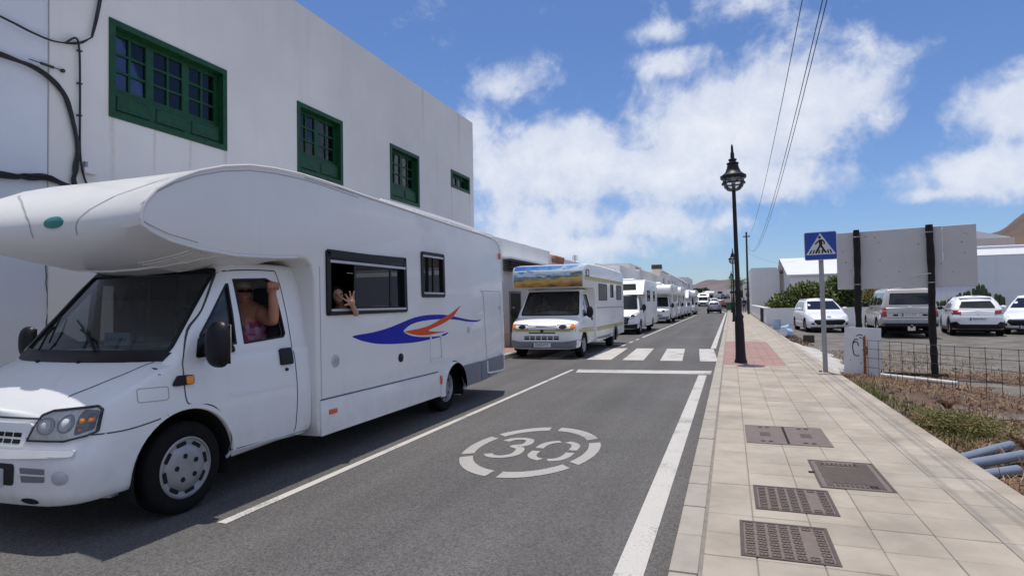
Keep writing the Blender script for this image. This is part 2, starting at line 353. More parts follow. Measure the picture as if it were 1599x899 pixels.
# ------------------------------------------------------------------ geometry helpers
def link(o, parent=None):
    COL.objects.link(o)
    if parent is not None: o.parent = parent
    return o
def tag(o, label=None, cat=None, group=None, kind=None):
    if label: o['label'] = label
    if cat: o['category'] = cat
    if group: o['group'] = group
    if kind: o['kind'] = kind
    return o
def thing(name, label, cat, loc=(0,0,0), rz=0.0, group=None):
    o = bpy.data.objects.new(name, None); o.empty_display_size = 0.3; o.location = loc; o.rotation_euler = (0,0,rz)
    link(o); return tag(o, label, cat, group)
class MB:
    def __init__(s): s.bm = bmesh.new()
    def poly(s, vs):
        return s.bm.faces.new([s.bm.verts.new(v) for v in vs])
    def box(s, x0, x1, y0, y1, z0, z1, M_=None):
        c = [(x0,y0,z0),(x1,y0,z0),(x1,y1,z0),(x0,y1,z0),(x0,y0,z1),(x1,y0,z1),(x1,y1,z1),(x0,y1,z1)]
        if M_ is not None: c = [M_ @ Vector(p) for p in c]
        v = [s.bm.verts.new(p) for p in c]
        for f in ((0,3,2,1),(4,5,6,7),(0,1,5,4),(1,2,6,5),(2,3,7,6),(3,0,4,7)): s.bm.faces.new([v[i] for i in f])
        return s
    def frame(s, p0, p1):
        d = (Vector(p1)-Vector(p0)); l = d.length; d = d/l if l > 1e-9 else Vector((0,0,1))
        a = d.cross(Vector((0,0,1)))
        if a.length < 1e-3: a = d.cross(Vector((1,0,0)))
        a.normalize(); return d, a, d.cross(a), l
    def cyl(s, p0, p1, r0, r1=None, n=12, caps=True):
        if r1 is None: r1 = r0
        d, a, b, l = s.frame(p0, p1); rings = []
        for p, r in ((Vector(p0), r0), (Vector(p1), r1)):
            rings.append([s.bm.verts.new(p + a*(r*math.cos(2*math.pi*i/n)) + b*(r*math.sin(2*math.pi*i/n))) for i in range(n)])
        for i in range(n): s.bm.faces.new([rings[0][i], rings[0][(i+1)%n], rings[1][(i+1)%n], rings[1][i]])
        if caps: s.bm.faces.new(rings[0][::-1]); s.bm.faces.new(rings[1])
        return s
    def bar(s, p0, p1, w, h):
        """rectangular bar, w across (horizontal), h in the other direction"""
        d, a, b, l = s.frame(p0, p1); rs = []
        for p in (Vector(p0), Vector(p1)):
            rs.append([s.bm.verts.new(p + a*(sx*w/2) + b*(sy*h/2)) for sx, sy in ((-1,-1),(1,-1),(1,1),(-1,1))])
        for i in range(4): s.bm.faces.new([rs[0][i], rs[0][(i+1)%4], rs[1][(i+1)%4], rs[1][i]])
        s.bm.faces.new(rs[0][::-1]); s.bm.faces.new(rs[1]); return s
    def tube(s, pts, r, n=8, caps=True):
        pts = [Vector(p) for p in pts]; rings = []
        prev = None
        for i, p in enumerate(pts):
            t = (pts[min(i+1, len(pts)-1)] - pts[max(i-1, 0)]).normalized()
            if prev is None:
                a = t.cross(Vector((0,0,1)))
                if a.length < 1e-3: a = t.cross(Vector((1,0,0)))
            else: a = prev - t*prev.dot(t)
            a.normalize(); prev = a; b = t.cross(a)
            rr = r[i] if isinstance(r, (list, tuple)) else r
            rings.append([s.bm.verts.new(p + a*(rr*math.cos(2*math.pi*k/n)) + b*(rr*math.sin(2*math.pi*k/n))) for k in range(n)])
        for i in range(len(rings)-1):
            for k in range(n): s.bm.faces.new([rings[i][k], rings[i][(k+1)%n], rings[i+1][(k+1)%n], rings[i+1][k]])
        if caps: s.bm.faces.new(rings[0][::-1]); s.bm.faces.new(rings[-1])
        return s
    def lathe(s, prof, c=(0,0,0), axis='z', n=24, close=False):
        """prof: (r, h) pairs turned about an axis through c"""
        c = Vector(c); ax = {'x': (Vector((1,0,0)), Vector((0,1,0)), Vector((0,0,1))), 'y': (Vector((0,1,0)), Vector((0,0,1)), Vector((1,0,0))), 'z': (Vector((0,0,1)), Vector((1,0,0)), Vector((0,1,0)))}[axis]
        rings = []
        for r, h in prof:
            if r < 1e-6: rings.append([s.bm.verts.new(c + ax[0]*h)])
            else: rings.append([s.bm.verts.new(c + ax[0]*h + ax[1]*(r*math.cos(2*math.pi*i/n)) + ax[2]*(r*math.sin(2*math.pi*i/n))) for i in range(n)])
        pairs = list(zip(rings[:-1], rings[1:]))
        if close: pairs.append((rings[-1], rings[0]))
        for A, B in pairs:
            for i in range(n):
                j = (i+1) % n
                if len(A) == 1 and len(B) == 1: continue
                if len(A) == 1: s.bm.faces.new([A[0], B[j], B[i]])
                elif len(B) == 1: s.bm.faces.new([A[i], A[j], B[0]])
                else: s.bm.faces.new([A[i], A[j], B[j], B[i]])
        return s
    def prism(s, pts, axis, a, b):
        """2-D outline extruded along an axis: 'x' pts=(y,z), 'y' pts=(x,z), 'z' pts=(x,y)"""
        f = {'x': lambda p, t: (t, p[0], p[1]), 'y': lambda p, t: (p[0], t, p[1]), 'z': lambda p, t: (p[0], p[1], t)}[axis]
        A = [s.bm.verts.new(f(p, a)) for p in pts]; B = [s.bm.verts.new(f(p, b)) for p in pts]
        n = len(pts)
        for i in range(n): s.bm.faces.new([A[i], A[(i+1)%n], B[(i+1)%n], B[i]])
        s.bm.faces.new(A[::-1]); s.bm.faces.new(B); return s
    def grid(s, rows, closed=False):
        V = [[s.bm.verts.new(p) for p in r] for r in rows]
        for i in range(len(V)-1):
            m = len(V[i])
            for j in range(m if closed else m-1):
                s.bm.faces.new([V[i][j], V[i][(j+1)%m], V[i+1][(j+1)%m], V[i+1][j]])
        return s
    def sphere(s, c, r, sx=1, sy=1, sz=1, u=14, v=9, M_=None):
        mat = Matrix.Translation(c) @ (M_ if M_ is not None else Matrix.Identity(4)) @ Matrix.Diagonal((r*sx, r*sy, r*sz, 1))
        bmesh.ops.create_uvsphere(s.bm, u_segments=u, v_segments=v, radius=1.0, matrix=mat); return s
    def mesh(s, name, smooth=35, weld=0.0, recalc=True):
        if weld: bmesh.ops.remove_doubles(s.bm, verts=s.bm.verts, dist=weld)
        if recalc: bmesh.ops.recalc_face_normals(s.bm, faces=s.bm.faces)
        me = bpy.data.meshes.new(name); s.bm.to_mesh(me); s.bm.free()
        if smooth:
            me.polygons.foreach_set('use_smooth', [True]*len(me.polygons))
            me.set_sharp_from_angle(angle=R_(smooth))
        return me
    def bevel(s, w, seg=2, ang=30):
        bmesh.ops.recalc_face_normals(s.bm, faces=s.bm.faces)
        es = [e for e in s.bm.edges if e.is_manifold and e.calc_face_angle(0) > R_(ang)]
        if es: bmesh.ops.bevel(s.bm, geom=es, offset=w, segments=seg, affect='EDGES', profile=0.6, clamp_overlap=True)
        return s
    def build(s, name, mat, parent=None, smooth=35, weld=0.0, loc=None, kind=None, recalc=True):
        me = s.mesh(name, smooth, weld, recalc); me.materials.append(MATS[mat] if isinstance(mat, str) else mat)
        o = bpy.data.objects.new(name, me)
        if loc: o.location = loc
        if kind: o['kind'] = kind
        return link(o, parent)
def copy_tree(o, parent=None):
    c = o.copy(); COL.objects.link(c)
    if parent is not None: c.parent = parent
    for ch in list(o.children): copy_tree(ch, c)
    return c
def boolean(o, cutters, op='DIFFERENCE'):
    """apply solid booleans without bpy.ops; cutters are MB objects"""
    tmp = []
    for c in cutters:
        me = c.mesh('cutter', 0); co = bpy.data.objects.new('cutter', me); COL.objects.link(co); co.parent = o.parent; tmp.append(co)
        md = o.modifiers.new('b', 'BOOLEAN'); md.operation = op; md.object = co; md.solver = 'EXACT'
    dg = bpy.context.evaluated_depsgraph_get(); dg.update()
    me = bpy.data.meshes.new_from_object(o.evaluated_get(dg)); me.name = o.data.name
    o.modifiers.clear(); o.data = me
    for t in tmp: bpy.data.objects.remove(t)
    me.polygons.foreach_set('use_smooth', [True]*len(me.polygons)); me.set_sharp_from_angle(angle=R_(32))
    return o
def bvh_of(objs):
    V, P = [], []
    for o in objs:
        k = len(V); V += [v.co.copy() for v in o.data.vertices]; P += [tuple(i+k for i in p.vertices) for p in o.data.polygons]
    return BVHTree.FromPolygons(V, P)
def rpoly(pts, r, n=5):
    """polygon with rounded corners; r a number or one radius per corner"""
    out = []; m = len(pts); rs = r if isinstance(r, (list, tuple)) else [r]*m
    for i in range(m):
        p = Vector(pts[i]); a = Vector(pts[i-1]) - p; b = Vector(pts[(i+1) % m]) - p
        la, lb = a.length, b.length; a /= la; b /= lb
        ang = math.acos(max(-1, min(1, a.dot(b))))
        if rs[i] < 1e-5 or ang > 3.0: out.append((p.x, p.y)); continue
        t = min(rs[i]/math.tan(ang/2), la*0.48, lb*0.48)
        p0 = p + a*t; p1 = p + b*t
        for k in range(n+1):
            u = k/n; q = p0*(1-u)**2 + p*2*u*(1-u) + p1*u*u; out.append((q.x, q.y))
    return out
def rr(cx, cy, w, h, r, n=5):
    return rpoly([(cx-w/2, cy-h/2), (cx+w/2, cy-h/2), (cx+w/2, cy+h/2), (cx-w/2, cy+h/2)], r, n)
def ell(cx, cy, a, b, n=24, rot=0.0):
    c, s = math.cos(rot), math.sin(rot)
    return [(cx + a*math.cos(t)*c - b*math.sin(t)*s, cy + a*math.cos(t)*s + b*math.sin(t)*c) for t in (2*math.pi*i/n for i in range(n))]
def catmull(pts, k=4, closed=False):
    out = []; m = len(pts); P = [Vector(p) for p in pts]
    for i in range(m if closed else m-1):
        if closed: a, b, c, d = P[(i-1) % m], P[i], P[(i+1) % m], P[(i+2) % m]
        else: a, b, c, d = P[max(i-1,0)], P[i], P[i+1], P[min(i+2, m-1)]
        for j in range(k):
            t = j/k
            out.append(tuple(0.5*((2*b) + (c-a)*t + (2*a-5*b+4*c-d)*t*t + (3*b-a-3*c+d)*t**3)))
    if not closed: out.append(tuple(P[-1]))
    return out
def interp(tab, x):
    xs = [p[0] for p in tab]; return float(np.interp(x, xs, [p[1] for p in tab]))
def strip2d(path, w):
    """outline of a ribbon of width w along a 2-D path"""
    P = [Vector(p) for p in path]; L_, R2 = [], []
    for i, p in enumerate(P):
        t = (P[min(i+1, len(P)-1)] - P[max(i-1, 0)]); t.normalize(); n = Vector((-t.y, t.x))*(w/2)
        L_.append(tuple(p+n)); R2.append(tuple(p-n))
    return L_ + R2[::-1]
AXF = {'x': lambda u, v, t: Vector((t, u, v)), 'y': lambda u, v, t: Vector((u, t, v)), 'z': lambda u, v, t: Vector((u, v, t))}
def decal(mb, outline, axis, sgn, bvh, off=0.004, depth=0.012, step=0.10, far=6.0, dome=0.0):
    """lay a thin solid panel with this outline on a curved surface (cast along the axis from side sgn)"""
    bm = bmesh.new()
    f2 = lambda p: Vector((p[0], p[1], 0))
    pts = []
    for p in outline:
        if not pts or (Vector(p)-Vector(pts[-1])).length > 1e-5: pts.append(tuple(p[:2]))
    if (Vector(pts[0])-Vector(pts[-1])).length < 1e-5: pts.pop()
    vs = [bm.verts.new(f2(p)) for p in pts]
    tris = tessellate_polygon([[f2(p) for p in pts]])
    for t in tris:
        try: bm.faces.new([vs[i] for i in t])
        except ValueError: pass
    xs = [p[0] for p in pts]; ys = [p[1] for p in pts]
    for k, (lo, hi) in enumerate(((min(xs), max(xs)), (min(ys), max(ys)))):
        n = int((hi-lo)/step)
        for i in range(1, n+1):
            c = lo + (hi-lo)*i/(n+1); co = Vector((c,0,0)) if k == 0 else Vector((0,c,0)); no = Vector((1,0,0)) if k == 0 else Vector((0,1,0))
            bmesh.ops.bisect_plane(bm, geom=bm.verts[:]+bm.edges[:]+bm.faces[:], plane_co=co, plane_no=no, dist=1e-6)
    d = AXF[axis](0, 0, -sgn)
    loc = {}
    bnd = {v for e in bm.edges if e.is_boundary for v in e.verts}
    cx, cy = (min(xs)+max(xs))/2, (min(ys)+max(ys))/2; hx, hy = max((max(xs)-min(xs))/2, 1e-4), max((max(ys)-min(ys))/2, 1e-4)
    for v in bm.verts:
        o = AXF[axis](v.co.x, v.co.y, sgn*far)
        h = bvh.ray_cast(o, d)
        if h[0] is None:
            h = bvh.find_nearest(AXF[axis](v.co.x, v.co.y, sgn*1.0))
        n = h[1]
        if n.dot(d) > 0: n = -n
        n = (n - d*0.6).normalized()
        dm = dome*max(0.0, 1 - ((v.co.x-cx)/hx)**2)*max(0.0, 1-((v.co.y-cy)/hy)**2) if dome else 0.0
        loc[v] = (h[0] + n*(off+dm), n)
    nv = {}
    for v in bm.verts: nv[v] = mb.bm.verts.new(loc[v][0])
    for f in bm.faces: mb.bm.faces.new([nv[v] for v in f.verts])
    if depth > 0:
        bk = {v: mb.bm.verts.new(loc[v][0] - loc[v][1]*depth) for v in bnd}
        for e in bm.edges:
            if e.is_boundary:
                a, b = e.verts; mb.bm.faces.new([nv[a], nv[b], bk[b], bk[a]])
    bm.free(); return mb
def D(name, mat, parent, outline, axis, sgn, bvh, off=0.004, depth=0.012, step=0.10, dome=0.0, smooth=40):
    mb = MB(); decal(mb, outline, axis, sgn, bvh, off, depth, step, dome=dome); return mb.build(name, mat, parent, smooth=smooth)
def text_mesh(txt, size, extrude=0.0):
    cu = bpy.data.curves.new('t', 'FONT'); cu.body = txt; cu.size = size; cu.align_x = 'CENTER'; cu.align_y = 'CENTER'; cu.extrude = extrude
    o = bpy.data.objects.new('t', cu); COL.objects.link(o)
    dg = bpy.context.evaluated_depsgraph_get(); dg.update(); me = bpy.data.meshes.new_from_object(o.evaluated_get(dg))
    bpy.data.objects.remove(o); return me
def text(name, txt, size, mat, parent, M_, extrude=0.001):
    me = text_mesh(txt, size, extrude); me.transform(M_); me.materials.clear(); me.materials.append(MATS[mat])
    o = bpy.data.objects.new(name, me); return link(o, parent)
def raw_mesh(name, verts, faces, mat, parent=None, kind=None, smooth=False):
    me = bpy.data.meshes.new(name); me.from_pydata(verts, [], faces); me.update()
    for m in (mat if isinstance(mat, (list, tuple)) else [mat]): me.materials.append(MATS[m])
    o = bpy.data.objects.new(name, me)
    if kind: o['kind'] = kind
    if smooth: me.polygons.foreach_set('use_smooth', [True]*len(me.polygons))
    return link(o, parent)
# ================================================================== ground, road, pavement
def ramp_z(y):
    t = max(0.0, y-92.0)
    return 0.024*t*t/(t+18.0) if t < 230 else 0.024*230*230/248.0
def sheet(name, xs, ys, z, mat, parent=None, kind='structure', zf=None):
    vs = [(x, y, z + (zf(x, y) if zf else 0)) for y in ys for x in xs]; n = len(xs)
    fs = [(j*n+i, j*n+i+1, (j+1)*n+i+1, (j+1)*n+i) for j in range(len(ys)-1) for i in range(n-1)]
    return raw_mesh(name, vs, fs, mat, parent, kind, smooth=True)
YS = [-60, -20, 0, 20, 40, 60, 80, 92] + [92+6*i for i in range(1, 40)] + [340, 400, 600, 1000, 1800, 3000]
sheet('ground', [-2500,-800,-200,-60,-20,0,20,60,200,800,2500], YS, -0.06, 'far_ground', zf=lambda x, y: ramp_z(y))
RY = [-25, 0, 20, 40, 60, 80, 92] + [92+6*i for i in range(1, 39)]
road = sheet('road', [-5.9, -4.5, -3.4, -2.0, -0.335], RY, 0.0, 'asphalt', zf=lambda x, y: ramp_z(y))
def flat(name, pts, parent=road, mat='road_paint', z=0.004, kind=None):
    pts = [(p[0], p[1], z + ramp_z(p[1])) for p in pts]
    tris = tessellate_polygon([[Vector((p[0], p[1], 0)) for p in pts]])
    vs = pts; fs = [tuple(t) for t in tris]
    o = raw_mesh(name, vs, fs, mat, parent)
    for p in o.data.polygons:
        if p.normal.z < 0: o.data.flip_normals(); break
    return o
def long_line(name, x0, x1, y0, y1):
    ys = [y0] + [y for y in RY if y0 < y < y1] + [y1]
    vs = [(x, y, 0.004+ramp_z(y)) for y in ys for x in (x0, x1)]
    return raw_mesh(name, vs, [(2*i, 2*i+1, 2*i+3, 2*i+2) for i in range(len(ys)-1)], 'road_paint', road)
long_line('edge_line', -0.645, -0.485, -12, 12.85)
long_line('edge_line', -0.62, -0.46, 20.1, 82)
long_line('centre_line', -3.435, -3.355, 3.31, 13.34)
long_line('centre_line', -3.60, -3.50, 26.0, 78)
for y0, y1 in ((20.9, 21.7), (22.6, 23.5), (24.3, 25.1)): long_line('centre_dash', -3.62, -3.52, y0, y1)
flat('stop_line', [(-3.20, 12.82), (-0.41, 13.05), (-0.41, 13.66), (-3.28, 13.40)])
for a, b in ((-3.70, -3.04), (-2.74, -2.20), (-1.78, -1.23), (-0.80, -0.37)):
    flat('zebra_stripe', [(a+0.05, 15.80), (b+0.05, 15.84), (b-0.16, 19.92), (a-0.16, 19.88)])
flat('zebra_stripe', [(-4.95, 15.8), (-4.42, 15.8), (-4.6, 19.9), (-5.13, 19.9)])
# far crossing and left-lane dashes
for x in (-3.1, -2.2, -1.3): flat('zebra_stripe', [(x, 84), (x+0.5, 84), (x+0.5, 88), (x, 88)])
flat('parking_line', [(-4.9, 21.6), (-3.75, 21.7), (-3.75, 22.3), (-4.9, 22.2)])
# the 30 roundel
RC = (-1.965, 5.99)
def ring_seg(a0, a1):
    o_, i_ = [], []
    for k in range(15):
        t = R_(a0 + (a1-a0)*k/14)
        o_.append((RC[0] + 0.675*math.cos(t), RC[1] + 1.09*math.sin(t))); i_.append((RC[0] + 0.555*math.cos(t), RC[1] + 0.90*math.sin(t)))
    flat('roundel_segment', o_ + i_[::-1], mat='road_paint_worn')
for a0, a1 in ((35,89),(99,150),(158,203),(210,262),(271,325),(333,385)): ring_seg(a0, a1)
def stroke(pts, w): return strip2d(catmull([(p[0], p[1]) for p in pts], 5), w)
flat('digit_three', stroke([(-2.335,5.66),(-2.27,5.58),(-2.16,5.585),(-2.075,5.69),(-2.065,5.83),(-2.10,5.96),(-2.19,6.03),(-2.11,6.10),(-2.085,6.21),(-2.12,6.35),(-2.21,6.39),(-2.31,6.34),(-2.35,6.23)], 0.092), mat='road_paint_worn')
for pts in ([(-1.90,5.90),(-1.895,5.74),(-1.84,5.63),(-1.76,5.585)], [(-1.69,5.585),(-1.60,5.64),(-1.555,5.77),(-1.55,5.92)], [(-1.905,6.02),(-1.90,6.19),(-1.845,6.31),(-1.77,6.365)], [(-1.69,6.365),(-1.60,6.30),(-1.56,6.19),(-1.55,6.02)]):
    flat('digit_zero', stroke(pts, 0.088), mat='road_paint_worn')
# lot on the right, verge, left-hand pavement
sheet('gravel_lot', [1.85, 6, 14, 30, 60], [9.0, 16, 24, 34, 44.5], 0.0, 'gravel_lot')
def verge_z(x, y): return 0.05*math.sin(1.7*x+0.6*y)*math.sin(0.9*y) + 0.02*math.sin(5.1*x)*math.sin(4.3*y)
sheet('verge', [1.86+0.22*i for i in range(60)], [-6+0.25*i for i in range(82)], 0.035, 'earth', zf=lambda x, y: verge_z(x, y)*min(1, max(0, (14.3-y)/1.5)) - 0.06*max(0, (y-13.2)/1.2)*(1 if y > 13.2 else 0))
lp = MB().box(-7.0, -5.9, -20, 92, -0.1, 0.115).build('pavement', 'joint_mortar', kind='structure', smooth=0)
left_slab = MB().box(-0.24, 0.24, -0.24, 0.24, 0, 0.012).bevel(0.004, 1).mesh('paving_slab', 0); left_slab.materials.append(MATS['red_tile'])
for j in range(24):
    for i in range(2):
        o = bpy.data.objects.new('paving_slab', left_slab); o.location = (-6.74+0.49*i, 14.2+0.49*j, 0.112); link(o, lp)
mb = MB()
for j in range(80): mb.box(-6.99, -6.02, 26.2+0.8*j, 26.98+0.8*j, 0.11, 0.122)
for j in range(40): mb.box(-6.99, -6.02, -18+0.8*j, -17.22+0.8*j, 0.11, 0.122)
mb.build('far_paving', 'slab', lp, smooth=0, kind='stuff')
ks = MB().box(-0.1, 0.1, -0.245, 0.245, -0.15, 0.125).bevel(0.015, 2).mesh('kerb_stone', 0); ks.materials.append(MATS['kerb_concrete'])
lk = MB().box(-6.02, -5.905, -20, 92, -0.12, 0.10).build('kerb', 'joint_mortar', kind='structure', smooth=0)
for j in range(34):
    o = bpy.data.objects.new('kerb_stone', ks); o.location = (-5.955, 14.0+0.5*j, rnd.uniform(-0.003,0.003)); link(o, lk)
mb = MB().box(-6.04, -5.87, 31.2, 91, -0.1, 0.126); mb.box(-6.04, -5.87, -18, 13.7, -0.1, 0.126); mb.build('far_kerb', 'kerb_concrete', lk, smooth=0, kind='stuff')

# right-hand pavement: slabs one by one, the far ones joined
pave = MB().box(-0.19, 1.885, -8, 92, -0.12, 0.1135).build('pavement', 'joint_mortar', kind='structure', smooth=0)
SW, SL = 0.3265, 0.345
cols = [(-0.17, 0.098)] + [(0.104+SW*i, 0.104+SW*(i+1)-0.004) for i in range(5)] + [(0.104+SW*5, 1.875)]
meshes = {}
def slab_mesh(w, l):
    k = (round(w,3), round(l,3))
    if k not in meshes:
        meshes[k] = MB().box(-w/2, w/2, -l/2, l/2, -0.03, 0.12).bevel(0.0035, 1).mesh('paving_slab', 0); meshes[k].materials.append(MATS['slab'])
    return meshes[k]
phase = [3.835, 3.49, 3.835, 3.81, 3.795, 3.79, 3.78]
n_slab = 0; far = MB()
for i, (x0, x1) in enumerate(cols):
    y = phase[i] - SL*math.ceil((phase[i]-1.6)/SL)
    while y < 80:
        red = i <= 3 and 13.78 < y + SL/2 < 21.9
        if not red:
            if y < 14.2:
                o = bpy.data.objects.new('paving_slab', slab_mesh(x1-x0, SL-0.004)); o.location = ((x0+x1)/2, y+SL/2, rnd.uniform(-0.0015, 0.0015)); o.rotation_euler = (rnd.uniform(-.0022,.0022), rnd.uniform(-.004,.004), rnd.uniform(-.001,.001)); link(o, pave); n_slab += 1
            else: far.box(x0, x1, y, y+SL-0.008, 0.10, 0.119+rnd.uniform(0,0.002))
        y += SL
far.box(-0.17, 1.875, -7.9, 1.5, 0.10, 0.118)
far.build('far_paving', 'slab', pave, smooth=0, kind='stuff')
mb = MB()
for j in range(40):
    for i in range(6):
        mb.box(-0.165+0.208*i, -0.165+0.208*i+0.203, 13.81+0.203*j, 13.81+0.203*j+0.198, 0.09, 0.1185+rnd.uniform(0,0.003))
mb.build('tactile_paving', 'red_tile', pave, smooth=0, kind='stuff')
kerb = MB().box(-0.33, -0.186, -8, 92, -0.12, 0.095).build('kerb', 'joint_mortar', kind='structure', smooth=0)
ks2 = MB().box(-0.0725, 0.0725, -0.261, 0.261, -0.15, 0.121).bevel(0.012, 2).mesh('kerb_stone', 0); ks2.materials.append(MATS['kerb_concrete'])
for j in range(52):
    o = bpy.data.objects.new('kerb_stone', ks2); o.location = (-0.262, 1.9+0.529*j, rnd.uniform(-0.003,0.003)); o.rotation_euler = (0,0,rnd.uniform(-.004,.004)); link(o, kerb)
mb = MB().box(-0.335, -0.19, 29.4, 91, -0.1, 0.121); mb.box(-0.335, -0.19, -7.9, 1.62, -0.1, 0.121); mb.build('far_kerb', 'kerb_concrete', kerb, smooth=0, kind='stuff')
# rough concrete apron where cars leave the lot
def apron_z(u): return 0.121 - 0.115*u*u
rows = []
for j in range(13):
    y = 12.6 + 9.6*j/12; w = 0.62*math.sin(math.pi*min(1, j/12))**0.7*(1+0.2*math.sin(3*j)) + 0.02
    rows.append([(1.87 + w*k/5, y, apron_z(k/5)-0.002*(k == 0)) for k in range(6)])
MB().grid(rows).build('concrete_apron', 'concrete_rough', kind='structure')

# ------------------------------------------------------------------ manhole covers
def cover(label, x0, x1, y0, y1, style, rz=0.0):
    cx, cy = (x0+x1)/2, (y0+y1)/2; w, l = x1-x0, y1-y0
    t = thing('manhole_cover', label, 'manhole cover', (cx, cy, 0.121), rz, 'iron covers set in the pavement')
    f = MB()
    for a in ((-w/2,-w/2+.02,-l/2,l/2),(w/2-.02,w/2,-l/2,l/2),(-w/2+.02,w/2-.02,-l/2,-l/2+.02),(-w/2+.02,w/2-.02,l/2-.02,l/2)): f.box(*a, -0.02, 0.004)
    f.build('frame', 'cover_iron_dark' if style != 'leaf' else 'cover_iron', t, smooth=0)
    MB().box(-w/2+.01, w/2-.01, -l/2+.01, l/2-.01, -0.02, 0.0012).build('seat', 'dark_void', t, smooth=0)
    if style == 'leaf':
        for s in (-1, 1):
            pl = MB().box(s*w/4-w/4+0.012, s*w/4+w/4-0.012, -l/2+.025, l/2-.025, -0.02, 0.003).build('plate', 'cover_iron', t, smooth=0)
            m = MB(); m.box(s*w/4-0.05, s*w/4+0.05, -0.085, 0.085, 0, 0.0055); m.build('badge', 'steel_grey' if False else 'cover_iron_dark', pl, smooth=0)
            h = MB()
            for q in (-1, 1):
                for dx in (-0.035, 0.035): h.box(s*w/4+dx-0.02, s*w/4+dx+0.02, q*(l/2-0.10)-0.022, q*(l/2-0.10)+0.022, 0.0025, 0.0042)
            h.build('lifting_slot', 'dark_void', pl, smooth=0)
    else:
        pl = MB().prism(rr(0, 0, w-0.041, l-0.041, 0.03, 4), 'z', -0.02, 0.002).build('plate', 'cover_iron', t, smooth=0)
        m = MB()
        if style == 'bars':
            n = 22
            for i in range(n):
                x = -w/2+0.06+(w-0.12)*i/(n-1)
                if 0.12 < i/(n-1) < 0.75: m.box(x-0.0055, x+0.0055, -l/2+0.14, l/2-0.20, 0.0, 0.0065)
                else: m.box(x-0.0055, x+0.0055, -l/2+0.05, l/2-0.05, 0.0, 0.0065)
            for i in range(9): m.box(-0.13+0.032*i, -0.13+0.032*i+0.022, -l/2+0.06, -l/2+0.12, 0, 0.0065)
            m.box(-0.16, 0.12, l/2-0.16, l/2-0.145, 0, 0.0065)
            for i in range(8): m.box(-0.15+0.034*i, -0.15+0.034*i+0.02, l/2-0.12, l/2-0.08, 0, 0.0065)
            MB().box(-w/2-0.035, -w/2+0.01, -0.02, 0.02, -0.02, 0.006).build('key_hole', 'dark_void', t, smooth=0)
        else:
            nx, ny = 7, 7
            for i in range(nx):
                for j in range(ny):
                    if i == 5 and 0 < j < 6: continue
                    cx_ = -w/2+0.055+(w-0.11)*i/(nx-1); cy_ = -l/2+0.055+(l-0.11)*j/(ny-1)
                    a, b = 0.020, 0.022
                    for dx in (-a, 0, a): m.box(cx_+dx-0.0035, cx_+dx+0.0035, cy_-b, cy_+b, 0, 0.0065)
                    for dy in (-b, b): m.box(cx_-a, cx_+a, cy_+dy-0.0035, cy_+dy+0.0035, 0, 0.006)
        m.build('tread_pattern', 'cover_iron_dark', pl, smooth=0, kind='stuff')
cover('wide brown two leaf cover, farthest from the camera of the four', 0.115, 0.875, 6.32, 7.20, 'leaf')
cover('large ribbed square iron cover nearest the grass verge', 0.59, 1.08, 4.96, 5.78, 'bars')
cover('small studded iron cover in a cement surround beside the ribbed one', 0.125, 0.625, 4.33, 4.88, 'stud')
cover('studded rounded iron cover nearest to the camera', 0.02, 0.51, 3.52, 4.08, 'stud')

# ------------------------------------------------------------------ hills
def ridge(name, tab, dist, depth, mat, seed, foot=-2):
    r = random.Random(seed); rows = []
    azs = np.linspace(tab[0][0], tab[-1][0], 90)
    for k in range(9):
        t = k/8; row = []
        for a in azs:
            e = interp(tab, a) + 0.0016*math.sin(37*a+seed)+0.001*math.sin(91*a)
            h = dist*math.tan(max(e, 0.0)) + 1.5
            prof = math.sin(min(1, t*1.33)*math.pi/2)**1.4 if t < 0.75 else 1-(t-0.75)*1.2
            d = dist - depth*(0.75-t)
            z = foot + h*prof + (h*0.03*math.sin(60*a+5*t) + h*0.025*math.sin(143*a-9*t))*math.sin(t*math.pi)
            row.append((d*math.sin(a), d*math.cos(a), z))
        rows.append(row)
    return MB().grid(rows).build(name, mat, smooth=60, kind='structure')
ridge('hills', [(-0.5,0.0),(-0.2,0.012),(-0.10,0.019),(-0.052,0.026),(-0.028,0.0335),(-0.004,0.034),(0.04,0.030),(0.12,0.03),(0.25,0.03),(0.33,0.02)], 1500, 700, 'hill_far', 3)
ridge('hills', [(0.22,0.0),(0.27,0.035),(0.30,0.064),(0.325,0.086),(0.345,0.096),(0.37,0.108),(0.42,0.120),(0.50,0.115),(0.62,0.08),(0.80,0.04),(1.0,0.0)], 900, 520, 'hill_soil', 5)
ridge('hills', [(-1.6,0.0),(-1.2,0.03),(-0.9,0.04),(-0.6,0.03),(-0.45,0.0)], 1300, 600, 'hill_far', 8)

